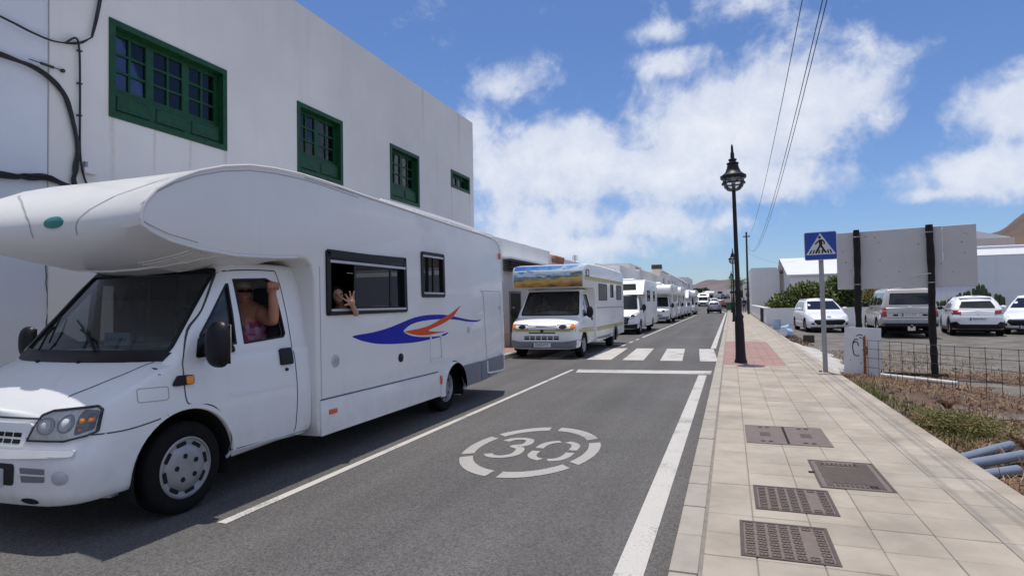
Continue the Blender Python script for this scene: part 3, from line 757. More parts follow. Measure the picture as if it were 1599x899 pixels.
# ================================================================== buildings
WX = -7.0
def wood_window(parent, y0, y1, z0, z1, nsash, nrow, panel):
    """recessed green timber window: frame, sashes with glazing bars, every pane its own, panels underneath"""
    w = MB()
    fr = 0.075
    for a in ((y0, y0+fr, z0, z1), (y1-fr, y1, z0, z1), (y0+fr, y1-fr, z1-fr, z1), (y0+fr, y1-fr, z0, z0+fr)):
        w.box(WX-0.17, WX+0.018, a[0], a[1], a[2], a[3])
    w.box(WX-0.19, WX-0.17, y0+0.01, y1-0.01, z0+0.01, z0+panel)
    fo = w.build('window', 'green_wood', parent, smooth=0)
    gz0, gz1 = z0+panel, z1-fr-0.05
    sw = (y1-y0-2*fr)/nsash
    for s in range(nsash):
        a, b = y0+fr+sw*s, y0+fr+sw*(s+1)
        m = MB(); st = 0.055
        m.box(WX-0.15, WX-0.10, a, a+st, gz0, gz1+0.05); m.box(WX-0.15, WX-0.10, b-st, b, gz0, gz1+0.05)
        m.box(WX-0.15, WX-0.10, a+st, b-st, gz1-0.01, gz1+0.05); m.box(WX-0.15, WX-0.10, a+st, b-st, gz0, gz0+0.05)
        ym = (a+b)/2
        m.box(WX-0.145, WX-0.105, ym-0.016, ym+0.016, gz0+0.05, gz1-0.01)
        ph = (gz1-gz0-0.06)/nrow
        for k in range(1, nrow):
            zz = gz0+0.05+ph*k
            m.box(WX-0.143, WX-0.107, a+st, ym-0.016, zz-0.014, zz+0.014); m.box(WX-0.143, WX-0.107, ym+0.016, b-st, zz-0.014, zz+0.014)
        m.build('sash', 'green_wood', fo, smooth=0)
        for k in range(nrow):
            for c0, c1 in ((a+st, ym-0.016), (ym+0.016, b-st)):
                zz = gz0+0.05+ph*k
                MB().box(WX-0.13, WX-0.126, c0, c1, zz+0.014*(k>0), zz+ph-0.014).build('pane', 'glass_house', fo, smooth=0)
    if panel > 0.1:
        for s in range(nsash if nsash > 1 else 2):
            n = nsash if nsash > 1 else 2
            pw = (y1-y0-2*fr)/n; a, b = y0+fr+pw*s, y0+fr+pw*(s+1)
            m = MB()
            m.box(WX-0.17, WX-0.045, a, b, z0+fr, gz0-0.02)
            pb = MB().box(WX-0.045, WX-0.028, a+0.05, b-0.05, z0+fr+0.04, gz0-0.06).bevel(0.012, 1)
            m.build('panel', 'green_wood', fo, smooth=0); pb.build('panel_field', 'green_wood', fo, smooth=0)
    # curtains behind
    rows = []
    for t in (0, 1):
        rows.append([(WX-0.235 + 0.018*math.sin(y*42)+0.01*math.sin(y*97), y, gz0-0.05+(gz1+0.1-gz0)*t) for y in np.linspace(y0+0.02, y1-0.02, 90)])
    MB().grid(rows).build('curtain', 'curtain', fo, smooth=60)
bld = thing('white_building', 'two storey white rendered building with green timber windows', 'building', (-7.0, 4.46, 0))
WIN = [(5.13, 6.94, 3.85, 5.06, 3, 3, 0.36), (8.50, 9.80, 3.855, 5.10, 2, 3, 0.38), (11.54, 12.86, 3.87, 5.11, 2, 3, 0.38), (14.635, 15.87, 4.70, 5.17, 2, 1, 0.07)]
wall = MB().box(WX-0.30, WX, 4.46, 16.16, -0.2, 6.85).build('wall', 'wall_stained', None, smooth=0)
cuts = []
for w in WIN: cuts.append(MB().box(WX-0.5, WX+0.3, w[0]+0.002, w[1]-0.002, w[2]+0.002, w[3]-0.002))
boolean(wall, cuts); wall.data.set_sharp_from_angle(angle=R_(20))
def adopt(o, p):
    """parent a world-space mesh to a thing without moving it"""
    o.parent = p; o.matrix_parent_inverse = Matrix.Translation(-Vector(p.location)); return o
adopt(wall, bld)
ob = MB()
ob.box(-19, -7.45, 4.46, 16.16, -0.2, 6.6); adopt(ob.build('rear_block', 'wall_white', None, smooth=0), bld)
ob = MB().box(-7.45, -7.30, 4.46, 4.7, -0.2, 6.7); ob.box(-7.45, -7.30, 15.95, 16.16, -0.2, 6.7); adopt(ob.build('return_wall', 'wall_white', None, smooth=0), bld)
for w in WIN:
    before = set(bpy.data.objects)
    wood_window(bld, *w)
    for o in set(bpy.data.objects)-before:
        if o.parent is bld: o.matrix_parent_inverse = Matrix.Translation(-Vector(bld.location))
nb = thing('neighbouring_building', 'bluish white windowless house wall at the left edge', 'building', (-7.0, 4.45, 0))
adopt(MB().box(-19, -7.02, -14, 4.452, -0.2, 7.6).build('wall', 'wall_cool', None, smooth=0), nb)
# cracks in the render of the neighbouring house and at the join
for k, (y, z0, z1) in enumerate(((4.452, 0.9, 2.2),)):
    pts = [(y + 0.012*math.sin(9*z)+0.008*math.sin(31*z), z) for z in np.linspace(z0, z1, 14)]
    adopt(MB().prism(strip2d(pts, 0.008), 'x', -7.021, -7.017).build('crack', 'seam_dark', None, smooth=0), nb)

# service cables on the wall
def wall_cable(name, label, paths, r=0.011, x=-6.965, jit=0.02, parent_mat='black_cable', group='service cables on the white wall'):
    m = MB()
    for p in paths:
        ph = rnd.uniform(0, 6)
        pts = [(x + rnd.uniform(-0.004, 0.012), q[0] + rnd.uniform(-jit, jit), q[1] + rnd.uniform(-jit, jit)) for q in p]
        m.tube(catmull(pts, 5), r*rnd.uniform(0.7, 1.15), 6)
    return tag(m.build(name, parent_mat, smooth=60), label, 'cable', group)
A = [(1.0,4.02),(2.6,4.07),(3.6,4.13),(3.98,4.14),(4.30,4.12),(4.52,4.02),(4.63,3.85),(4.70,3.60),(4.745,3.38),(4.72,3.14),(4.70,2.98),(4.78,2.86),(5.05,2.74),(5.6,2.70)]
wall_cable('cable_bundle', 'thick black cable bundle sagging down beside the big green window', [A]*8, 0.014, jit=0.018)
B = [(1.5,2.86),(3.0,2.88),(3.98,2.905),(4.2,2.93),(4.40,2.97),(4.6,2.93),(4.8,2.86),(5.1,2.77),(5.7,2.68)]
wall_cable('cable_bundle', 'black cables running level just above the roof of the big motorhome', [B]*7, 0.013, jit=0.03)
Cc = [(1.5,4.80),(2.8,4.66),(3.98,4.53),(4.25,4.50),(4.5,4.50),(4.75,4.58),(4.90,4.72)]
wall_cable('cable_bundle', 'topmost black cable pair ending at the wall hook', [Cc]*2, 0.009, jit=0.008)
wall_cable('cable', 'thin dark cable going straight up out of the picture from the hook', [[(4.90,4.72),(4.94,4.95),(4.99,5.22),(5.06,5.7),(5.15,6.8)], [(4.905,4.72),(4.96,4.95),(5.015,5.22),(5.09,5.7),(5.2,6.8)]], 0.009, jit=0.004)
wall_cable('cable', 'thin clipped cable dropping vertically beside the thick bundle', [[(4.60,4.52),(4.71,4.62),(4.755,4.5),(4.765,4.1),(4.765,3.7),(4.77,3.35),(4.79,3.12),(4.86,2.95),(5.0,2.82)]], 0.012, jit=0.003)
m = MB()
for z in (4.5, 4.12, 3.75): m.box(-7.0, -6.955, 4.745, 4.79, z-0.006, z+0.006)
m.build('cable_clip', 'black_cable', bpy.data.objects['cable.001'] if 'cable.001' in bpy.data.objects else None, smooth=0)
tb = thing('turnbuckle', 'steel turnbuckle holding the thick cable to the wall', 'turnbuckle', (-6.97, 4.45, 4.22))
MB().cyl((0,-0.22,-0.02),(0,0.12,-0.02),0.006,0.006,6).cyl((0.0,-0.1,-0.02),(0,0.03,-0.02),0.016,0.016,8).build('body', 'dark_steel', tb)
MB().lathe([(0.0,0.02),(0.02,0.015),(0.024,0),(0.012,-0.03)], (0.0,0.13,-0.02), 'x', 8).build('hook', 'dark_steel', tb)
jb = thing('junction_box', 'small white junction box under the cables on the wall', 'junction box', (-6.99, 4.9, 3.13))
MB().box(0, 0.05, -0.09, 0.05, -0.035, 0.035).bevel(0.006, 1).build('casing', 'wall_plain', jb, smooth=0); MB().box(0.0, 0.04, -0.08, -0.05, 0.037, 0.10).build('gland', 'steel_grey', jb, smooth=0)

def house(label, x0, x1, y0, y1, h, mat='wall_plain', wins=(), doors=(), base=0.0, parapet=0.0, cat='house', face='x', group=None):
    """plain rendered house; windows / doors on the street side (+x face: spans in y; -y face: spans in x)"""
    t = thing('white_house', label, cat, (x1, y0, base), 0, group)
    m = MB().box(x0-x1, 0, 0, y1-y0, -0.6, h-base)
    m.build('wall', mat, t, smooth=0)
    if parapet:
        p = MB(); d = 0.18
        p.box(x0-x1, 0.0, -0.02, d, h-base, h-base+parapet); p.box(-d, 0.02, d, y1-y0, h-base, h-base+parapet); p.box(x0-x1, x0-x1+d, d, y1-y0, h-base, h-base+parapet); p.box(x0-x1+d, -d, y1-y0-d, y1-y0, h-base, h-base+parapet)
        p.build('parapet', mat, t, smooth=0)
    def opening(nm, a, b, z0, z1, fmat, pmat):
        fr = 0.07
        if face == 'x': B = lambda m_, u0, u1, w0, w1, d0, d1: m_.box(d0, d1, u0-y0, u1-y0, w0-base, w1-base)
        else: B = lambda m_, u0, u1, w0, w1, d0, d1: m_.box(u0-x1, u1-x1, -d1, -d0, w0-base, w1-base)
        f = MB()
        B(f, a, a+fr, z0, z1, -0.05, 0.03); B(f, b-fr, b, z0, z1, -0.05, 0.03); B(f, a+fr, b-fr, z1-fr, z1, -0.05, 0.03); B(f, a+fr, b-fr, z0, z0+fr, -0.05, 0.03)
        fo = f.build(nm, fmat, t, smooth=0)
        g = MB(); B(g, a+fr, b-fr, z0+fr, z1-fr, -0.05, 0.008); g.build('pane' if nm == 'window' else 'leaf', pmat, fo, smooth=0)
    for w in wins: opening('window', w[0], w[1], w[2], w[3], w[4] if len(w) > 4 else 'plastic_grey', 'glass_dark')
    for w in doors: opening('door', w[0], w[1], w[2], w[3], 'plastic_grey', w[4] if len(w) > 4 else 'interior_dark')
    return t
h1 = house('low white shopfront building with louvred canopy beside the green windowed one', -18, -7.02, 16.17, 24.0, 3.45, 'wall_plain', doors=((19.1, 20.25, 0.12, 1.95),), parapet=0.22)
cn = MB()
cn.box(0.0, 0.34, 2.3, 7.7, 3.0, 3.06)
co = cn.build('canopy', 'wall_plain', h1, smooth=0)
for k in range(5): MB().box(0.02, 0.30, 2.35, 7.65, 2.62+0.075*k, 2.645+0.075*k, Matrix.Identity(4)).build('slat', 'dark_steel', co, smooth=0)
MB().box(0.0, 0.05, 2.0, 2.3, 0.8, 1.15).build('letter_box', 'steel_grey', h1, smooth=0)
MB().box(0.0, 0.012, 0, 7.8, 0.0, 0.55).build('plinth', 'wall_pink', h1, smooth=0)
h2 = house('white flat roofed house behind the painted camper with a tiled edge', -18, -7.0, 24.02, 41, 3.5, 'wall_plain', wins=((33.5,34.7,1.2,2.4),(37,38.2,1.2,2.4)), doors=((30.5,31.5,0.12,2.2),), group=None)
rt = MB()
for k in range(5): rt.cyl((-1.2, 0.2+0.33*k, 0), (0.12, 0.2+0.33*k, -0.24), 0.16, 0.16, 8)
rt.build('roof_tiles', 'roof_tile', h2, loc=(0, 0.2, 3.62), kind='stuff')
ch = MB().box(-2.0, -1.5, 1.0, 1.5, 3.5, 4.15); ch.build('chimney', 'wall_cream', h2, smooth=0)
an = MB().cyl((-1.2,9.2,3.5),(-1.2,9.2,4.25),0.02,0.02,6)
for k in range(5): an.cyl((-1.2-0.16,9.2,3.95+0.06*k),(-1.2+0.16,9.2,3.95+0.06*k),0.01,0.01,5)
tag(an.build('antenna', 'dark_steel', None, loc=(-7.0, 24.0, 0.0)), 'thin television antenna on the roof behind the painted camper', 'antenna')
house('bright white house with a tall blank side wall behind the solar roof motorhome', -18, -7.0, 41.02, 50.5, 4.05, 'wall_plain', wins=((44,45,1.2,2.5),))
house('grey white house with long flat parapet behind the third motorhome', -18, -7.0, 50.52, 66.0, 3.95, 'wall_cream', wins=((53,54.2,1.2,2.4),(58,59.2,1.2,2.4)), doors=((61,62,0.12,2.2),), parapet=0.3)
house('small rooftop room with a dark opening above the flat parapet', -12, -8.2, 53.0, 60.5, 4.95, 'wall_cream', wins=((56.5,59.3,4.2,4.75,'dark_steel'),), base=3.95)
house('cream house with chimney block on its roof along the left side', -18, -7.0, 66.02, 80, 4.75, 'wall_cream', wins=((69,70.2,1.2,2.5),(74,75.2,1.2,2.5),(69,70,3.1,4.1),(75,76,3.1,4.1)))
wt = thing('water_tank', 'small dark square tank standing on the cream house roof', 'water tank', (-7.9, 71.2, 4.75)); MB().box(-0.55,0.55,-0.55,0.55,0.55,1.05).build('tank','dark_steel',wt,smooth=0); MB().box(-0.45,0.45,-0.45,0.45,0,0.55).build('stand','wall_cream',wt,smooth=0)
house('tall pale house at the far bend with small upper windows', -18, -7.2, 80.02, 93, 5.0, 'wall_plain', wins=((82,83,3.2,4.3),(86,87,3.2,4.3),(82,83,1.2,2.4),(89.5,90.5,1.2,2.4)))
gh = thing('gabled_house', 'white gabled house roof catching the sun at the far left', 'house', (-10, 98, 0))
MB().prism([(-3,0),(3,0),(3,4.6),(0,6.3),(-3,4.6)], 'y', 0, 9).build('wall', 'wall_plain', gh, smooth=0); MB().prism([(-3.2,4.55),(0,6.4),(3.2,4.55),(3.2,4.75),(0,6.62),(-3.2,4.75)], 'y', -0.15, 9.1).build('roof', 'van_white', gh, smooth=0)
for i, (x, y, w, d, h, mt) in enumerate(((-9.5,112,5,12,5.4,'wall_plain'),(-9.0,127,5,14,6.0,'wall_cream'),(-9.2,145,4,20,7.2,'wall_plain'))):
    house(['white house left of the road before the hill','cream house left of the road on the rise','pale house farthest left up the hill road'][i], x-w, x+ (0 if x < 0 else w), y, y+d, h, mt, wins=((y+2,y+3.2,h-2.6,h-1.4),(y+6,y+7.2,h-2.6,h-1.4)), base=ramp_z(y))
for i, (x, y, w, h) in enumerate(((-30,420,26,9.5),(-2,440,30,9.0),(34,400,24,9.0),(-60,380,22,10))):
    house(['pale block far up the road left of centre','long pale block closing the view at the road end','pale block far off to the right of the road','pale block far off at the extreme left of the road'][i], x-w/2, x+w/2, y, y+12, h, 'wall_plain', wins=((x-6,x-3,6.6,8.2),(x+2,x+5,6.6,8.2)), base=ramp_z(y), face='y')

# right-hand side houses
low = thing('garden_wall', 'low white garden wall with a corner beside the pavement', 'wall', (1.95, 38.5, 0))
MB().box(0, 0.25, 0, 26, -0.1, 1.0).build('side_wall', 'wall_plain', low, smooth=0)
MB().box(0.25, 22, 0.0, 0.25, -0.1, 1.02).build('front_wall', 'wall_plain', low, smooth=0)
MB().box(-0.03, 0.28, -0.03, 26, 1.0, 1.06).build('coping', 'wall_plain', low, smooth=0)
gt = thing('garden_gate', 'dark barred gate in the garden wall along the pavement', 'gate', (1.93, 40.6, 0))
for k in range(14): MB().box(-0.03, -0.005, 0.28*k, 0.28*k+0.06, 0.05, 0.98).build('bar', 'iron_black', gt, smooth=0)
MB().box(-0.025, -0.008, 0, 3.7, 0.9, 0.96).build('rail', 'iron_black', gt, smooth=0)
ha = thing('gabled_house', 'big white house with sunlit sloping white roof behind the blue sign', 'house', (5.4, 63, 0))
MB().prism([(0,-0.2),(14,-0.2),(14,5.2),(0,3.95)][:2]+[(14,3.9),(0,3.9)], 'y', 0, 9).build('wall', 'wall_plain', ha, smooth=0)
rf = MB(); rf.grid([[(-0.25,-0.25,3.9),(14.2,-0.25,3.9)],[(-0.55,4.6,5.75),(14.2,4.6,5.75)],[(-0.55,9.2,3.9),(14.2,9.2,3.9)]]); rf.grid([[(-0.25,-0.25,3.78),(14.2,-0.25,3.78)],[(-0.25,-0.25,3.9),(14.2,-0.25,3.9)]]); rf.build('roof', 'van_white', ha, smooth=0)
MB().poly and MB()
g = MB(); g.poly([(-0.001,0,3.9),(-0.001,9,3.9),(-0.001,4.6,5.7)]); g.build('gable', 'wall_plain', ha, smooth=0)
house('square white house block with flat sunlit coping right of the lamp', 2.2, 5.0, 70, 78, 4.75, 'wall_plain', face='y', parapet=0.25)
house('pinkish white house with one small square window beside the gabled one', 5.02, 9.5, 70.5, 78, 4.35, 'wall_pink', wins=((6.6,7.5,2.4,3.4,'ink_black'),), face='y')
shop = house('distant shop with red sign band beside the palm tree', 1.75, 5.0, 86, 92, 3.7, 'wall_plain', wins=((2.0,2.5,0.3,1.6),(2.8,3.4,0.3,1.6),(3.7,4.3,0.3,1.6)), face='y', cat='shop')
MB().box(-3.0, -0.5, -0.12, -0.02, 2.05, 2.5).build('sign_band', 'shop_red', shop, smooth=0); MB().box(-3.2, -0.05, -0.25, -0.02, 3.0, 3.1).build('ledge', 'dark_steel', shop, smooth=0)
hb = thing('white_house', 'large plain white house wall at the right edge behind the hatchback', 'house', (16.4, 52, 0))
MB().box(0, 24, 0, 12, -0.2, 4.45).build('wall', 'wall_cool', hb, smooth=0); MB().prism([(-0.15,4.45),(24,4.45),(24,5.1),(-0.15,5.1)], 'y', 0.4, 12).build('parapet', 'van_white', hb, smooth=0)
rs_ = MB(); rs_.grid([[(-0.05,-0.05,4.46),(24,-0.05,4.46)],[(-0.05,0.6,5.16),(24,0.6,5.16)],[(-0.05,1.2,5.16),(24,1.2,5.16)]]); rs_.build('roof_slope', 'van_white', hb, smooth=0)
hc = thing('white_house', 'pinkish house with pale roof on the slope below the hill', 'house', (29.5, 96, 0))
MB().box(0, 5.6, 0, 8, 0, 9.2).build('wall', 'wall_pink', hc, smooth=0); MB().prism([(-3,7.2),(5.2,9.25),(0,10.6),(-3,10.6)], 'y', 0.1, 8).build('roof', 'van_white', hc, smooth=0)
# ================================================================== vegetation
def leaf_cloud(name, mat, lumps, n, size, seed, parent=None, kind=None, aspect=0.5, up=0.3):
    """many small leaf faces filling overlapping lumps; gaps stay between them"""
    g = np.random.default_rng(seed); V, F = [], []
    tot = sum(l[3]*l[4]*l[5] for l in lumps)
    for (cx, cy, cz, a, b, c) in lumps:
        k = max(20, int(n*(a*b*c)/tot))
        d = g.normal(size=(k, 3)); d /= np.linalg.norm(d, axis=1)[:, None]
        r = g.random(k)**0.45
        p = d*r[:, None]*np.array([a, b, c]) + np.array([cx, cy, cz])
        ax = g.normal(size=(k, 3)) + d*0.8 + np.array([0, 0, up]); ax /= np.linalg.norm(ax, axis=1)[:, None]
        sd = np.cross(ax, g.normal(size=(k, 3))); sd /= np.linalg.norm(sd, axis=1)[:, None]
        L = size*(0.6+0.8*g.random(k))[:, None]; W = L*aspect*0.5
        b0 = len(V)
        q = np.stack([p, p+ax*L*0.5+sd*W, p+ax*L, p+ax*L*0.5-sd*W], axis=1).reshape(-1, 3)
        V += q.tolist(); F += [(b0+4*i, b0+4*i+1, b0+4*i+2, b0+4*i+3) for i in range(k)]
    return raw_mesh(name, V, F, mat, parent, kind)
def bush(name, label, cat, loc, lumps, n, size, mats, seed, aspect=0.5):
    t = thing(name, label, cat, loc)
    st = MB(); r = random.Random(seed)
    for l in lumps:
        for q in range(2): st.tube([(r.uniform(-.15,.15), r.uniform(-.1,.1), 0), (l[0]*0.5+r.uniform(-.1,.1), l[1]*0.5, l[2]*0.5), (l[0], l[1], l[2]+l[5]*0.3)], [0.05, 0.035, 0.015], 5)
    st.build('stem', 'trunk', t)
    for i, m in enumerate(mats):
        leaf_cloud('foliage', m, [(l[0]+r.uniform(-.1,.1), l[1]-0.05*i, l[2]+0.05*i, l[3], l[4], l[5]) for l in lumps], n//len(mats), size, seed+i, t, aspect=aspect)
    return t
bush('garden_shrub', 'big rounded green shrub spilling over the garden wall', 'shrub', (4.2, 42.5, 0), [(-0.9,0,1.2,0.9,0.9,0.75),(0.1,0,1.55,1.1,0.9,0.95),(1.0,0,1.5,0.9,0.9,1.0),(0.5,0,2.0,0.8,0.7,0.55),(-1.5,0,0.95,0.6,0.7,0.45),(1.5,0,1.1,0.6,0.8,0.8)], 9000, 0.20, ['leaf_mid','leaf_dark','leaf_lime'], 11)
bush('garden_shrub', 'dark leafy shrub directly behind the blue sign pole', 'shrub', (7.0, 44.5, 0), [(-0.6,0,1.6,0.7,0.8,1.3),(0.0,0,2.3,0.6,0.7,0.9),(0.6,0,1.3,0.8,0.7,0.9)], 5000, 0.26, ['leaf_dark','leaf_mid'], 23, 0.3)
bush('flowering_shrub', 'yellow and orange leaved shrub behind the beige off roader', 'shrub', (8.6, 43.5, 0), [(0,0,1.5,0.7,0.6,0.7),(0.6,0,1.3,0.5,0.5,0.6)], 2200, 0.16, ['leaf_lime','leaf_mid','leaf_lime','leaf_orange'], 31)
def palm(name, label, loc, h, n, fl, seed, r0=0.16, droop=0.9):
    t = thing(name, label, 'palm tree', loc); r = random.Random(seed)
    if h > 0.1:
        m = MB(); prof = []
        k = 0; z = 0
        while z < h: prof.append((r0*(1.12-0.2*z/h)*(1.12 if k % 2 else 0.95), z)); z += 0.12; k += 1
        prof.append((0, h)); m.lathe([(0,-0.1)]+prof, (0,0,0), 'z', 10); m.build('trunk', 'trunk', t)
    for i in range(n):
        a = 2*math.pi*i/n + r.uniform(-.2,.2); e0 = r.uniform(0.15, 1.25); L = fl*r.uniform(0.8,1.1); pts = []
        for k in range(8):
            u = k/7; e = e0 - droop*1.5*u*u
            if k == 0: p = Vector((0,0,h))
            else: p = p + Vector((math.cos(a)*math.cos(e), math.sin(a)*math.cos(e), math.sin(e)))*(L/7)
            pts.append(p.copy())
        m = MB(); m.tube(pts, [0.02,0.018,0.016,0.013,0.01,0.008,0.006,0.004], 4)
        for k in range(1, 29):
            u = k/29*7; i0 = min(int(u), 6); q = pts[i0].lerp(pts[i0+1], u-i0); tn = (pts[i0+1]-pts[i0]).normalized(); sd = tn.cross(Vector((0,0,1))).normalized()
            ll = fl*0.28*math.sin(math.pi*min(1, 0.12+0.88*k/29))**0.6
            for s in (-1, 1):
                tip = q + (sd*s*0.8 + tn*0.6 + Vector((0,0,-0.25)))*ll; w = tn*0.018*max(1, fl/1.6)
                m.poly([q-w, tip, q+w])
        m.build('frond', 'leaf_mid' if i % 3 else 'leaf_dark', t, smooth=0, recalc=False)
    return t
palm('palm_tree', 'date palm beyond the lamp posts near the distant shop', (1.2, 96.0, ramp_z(96)), 3.6, 26, 2.4, 5)
palm('fan_plant', 'spiky low palm plant beside the dark shrub by the car', (8.0, 43.2, 0.1), 0.5, 16, 1.3, 9, 0.14, 0.5)
palm('fan_plant', 'spiky dark palm plant under the left end of the billboard', (7.5, 45.5, 0.1), 1.4, 16, 1.4, 10, 0.14, 0.6)
# far tree mass on the road
bush('road_tree', 'dark round tree at the far bend of the road', 'tree', (-7.0, 170, ramp_z(170)), [(-1.5,0,2.4,1.3,1.4,0.9),(0.6,0,2.6,1.3,1.4,0.8)], 1800, 0.5, ['leaf_dark'], 41)
bush('road_tree', 'second dark tree on the right of the far road', 'tree', (2.5, 165, ramp_z(165)), [(0,0,1.9,1.1,1.2,0.7),(1.0,0,1.6,0.8,1,0.6)], 1000, 0.5, ['leaf_dark'], 42)
# columnar cactus hedge, one plant each
for i in range(17):
    r = random.Random(100+i); x = 13.4+0.235*i; h = 1.25 + 1.1*math.exp(-((i-10)/5.0)**2)*r.uniform(0.7,1.1)
    ct = thing('column_cactus', ('leftmost' if i == 0 else 'rightmost' if i == 16 else ['second','third','fourth','fifth','sixth','seventh','eighth','ninth','tenth','eleventh','twelfth','thirteenth','fourteenth','fifteenth','sixteenth'][i-1]+' from left')+' green column cactus behind the white hatchback', 'cactus', (x, 49.0+r.uniform(-.3,.3), 0), 0, 'cactus row by the white house')
    pr = []
    m = MB(); R0 = 0.095*r.uniform(0.85,1.2); rows = []
    for z, s in ((0,0.9),(0.4,1),(h*0.6,1.05),(h-0.15,0.95),(h-0.04,0.6),(h,0.1)):
        rows.append([((R0*s*(1+0.22*math.cos(6*a)))*math.cos(a), (R0*s*(1+0.22*math.cos(6*a)))*math.sin(a), z) for a in np.linspace(0, 2*math.pi, 24, endpoint=False)])
    m.grid(rows, closed=True); m.build('stem', 'cactus_green', ct)
    if i % 3 == 1:
        s = r.choice((-1,1)); MB().tube([(s*0.05,0,h*0.45),(s*0.2,0,h*0.5),(s*0.24,0,h*0.62),(s*0.24,0,h*0.85)], [0.06,0.06,0.06,0.04], 8).build('arm', 'cactus_green', ct)
# dry grass, green tufts
def blades(name, mat, n, area, h, seed, lean=0.8, zf=lambda x, y: 0.0, width=0.006, kind='stuff', parent=None, flat=1.0):
    g = np.random.default_rng(seed); V, F = [], []
    for i in range(n):
        x, y = area(g)
        z = zf(x, y); a = g.random()*6.283; l = h*(0.4+g.random()); ln = lean*g.random(); d = np.array([math.cos(a), math.sin(a)])
        b = len(V); w = width*(0.6+0.8*g.random()); sx, sy = -d[1]*w, d[0]*w
        mx, my = x+d[0]*l*ln*0.4, y+d[1]*l*ln*0.4; tx, ty = x+d[0]*l*ln, y+d[1]*l*ln
        zz = math.sqrt(max(0.05, 1-ln*ln*0.85))
        if flat < 1 and g.random() < 0.94: zz *= flat*(0.3+g.random()); ln = max(ln, 0.75); mx, my = x+d[0]*l*ln*0.5, y+d[1]*l*ln*0.5; tx, ty = x+d[0]*l*ln, y+d[1]*l*ln
        V += [(x-sx,y-sy,z),(x+sx,y+sy,z),(mx+sx*.8,my+sy*.8,z+l*0.55*zz),(mx-sx*.8,my-sy*.8,z+l*0.55*zz),(tx,ty,z+l*zz*0.9)]
        F += [(b,b+1,b+2,b+3),(b+3,b+2,b+4)]
    return raw_mesh(name, V, F, mat, parent, kind)
vz = lambda x, y: 0.035 + verge_z(x, y)
def area_verge(g):
    while True:
        y = 2.8 + 11.2*g.random(); x = 1.92 + (5.2)*g.random()**1.25
        c = math.sin(2.1*x+0.7*y)+math.sin(1.3*y-0.9*x)+math.sin(4.7*x+2.9*y)*0.6
        if c > -1.6 + 1.4*g.random(): return x, y
tag(blades('dry_grass', 'dry_straw', 17000, area_verge, 0.17, 3, 1.0, vz, 0.0036, flat=0.30), 'dead straw coloured grass covering the verge by the pavement', 'grass')
tag(blades('dry_grass', 'dry_brown', 19000, area_verge, 0.12, 4, 1.0, vz, 0.006, flat=0.30), 'brown withered weeds and litter between the straw on the verge', 'weeds')
def area_green(g):
    while True:
        y = 6.6+5.4*g.random(); x = 1.90 + abs(g.normal())*0.16 + (0.33*g.random() if y < 9.8 else 0)
        c = math.exp(-((y-8.1)/1.15)**2)*1.15 + math.exp(-((y-10.6)/0.9)**2)*0.7
        if g.random() < c: return x, y
tag(blades('green_grass', 'green_grass', 1500, area_green, 0.10, 5, 0.9, vz, 0.0045), 'fresh green grass along the pavement edge', 'grass')
def area_lot(g):
    y = 14.0+5.5*g.random(); x = 2.2+abs(g.normal())*1.6
    return x, y
tag(blades('dry_grass', 'dry_straw', 2600, area_lot, 0.07, 6, 1.0, lambda x, y: 0.0, 0.006), 'sparse dry grass at the near edge of the gravel lot', 'grass')
tag(blades('dry_grass', 'dry_brown', 700, lambda g: (2.0+0.5*g.random(), 21.5+9*g.random()), 0.10, 7, 1.0, lambda x, y: 0.0, 0.01), 'brown weeds around the tubs by the pavement', 'weeds')
leaf_w = thing('weed_bush', 'low sprawling olive green weed beside the pavement edge', 'weed', (2.15, 7.75, 0.03))
tw = MB(); r = random.Random(77)
for k in range(110):
    a = r.uniform(0, 6.283); l = r.uniform(0.14, 0.34)
    tw.tube([(0.06*math.cos(a),0.1*math.sin(a),0),(l*0.5*math.cos(a),l*0.7*math.sin(a),0.11),(l*math.cos(a),l*1.5*math.sin(a),r.uniform(0.10,0.24))], [0.005,0.004,0.002], 4)
tw.build('stem', 'dry_straw', leaf_w)
leaf_cloud('foliage', 'green_grass', [(0.0,0,0.10,0.24,0.42,0.10),(0.16,-0.15,0.13,0.20,0.26,0.09),(-0.06,0.28,0.09,0.14,0.24,0.08),(0.34,-0.05,0.09,0.18,0.22,0.07)], 1900, 0.030, 51, leaf_w, aspect=0.28)
leaf_cloud('foliage', 'weed_olive', [(0.0,0,0.12,0.30,0.52,0.12),(0.16,-0.15,0.15,0.26,0.34,0.11),(0.4,-0.1,0.10,0.25,0.3,0.08)], 4600, 0.034, 52, leaf_w, aspect=0.25)
for i, (x, y, s) in enumerate(((3.0,7.9,0.40),(2.65,7.1,0.26),(4.2,9.4,0.5),(2.7,9.6,0.25),(3.5,7.5,0.42),(2.30,5.6,0.24))):
    t = thing('dead_weed', ['tangled brown dead weed right of the green weed, the largest near one','small dead twig weed close behind the grey conduits','big dead weed nearest the wire fence end','dead weed between green grass and fence','dead weed at the right picture edge above the conduits','dead twig clump beside the conduit ends'][i], 'weed', (x, y, 0.02))
    m = MB(); r = random.Random(200+i)
    for k in range(120):
        a = r.uniform(0, 6.283); l = s*r.uniform(0.4,1.0); b = a+r.uniform(-1,1)
        p1 = Vector((0.35*l*math.cos(a), 0.35*l*math.sin(a), 0.35*l)); p2 = p1 + Vector((0.4*l*math.cos(b), 0.4*l*math.sin(b), r.uniform(-0.1,0.35)*l))
        m.tube([(0.03*math.cos(a),0.03*math.sin(a),0), p1, p2], [0.004,0.003,0.0015], 3, caps=False)
    m.build('twigs', 'dry_brown' if i % 2 else 'dry_straw', t, kind='stuff')
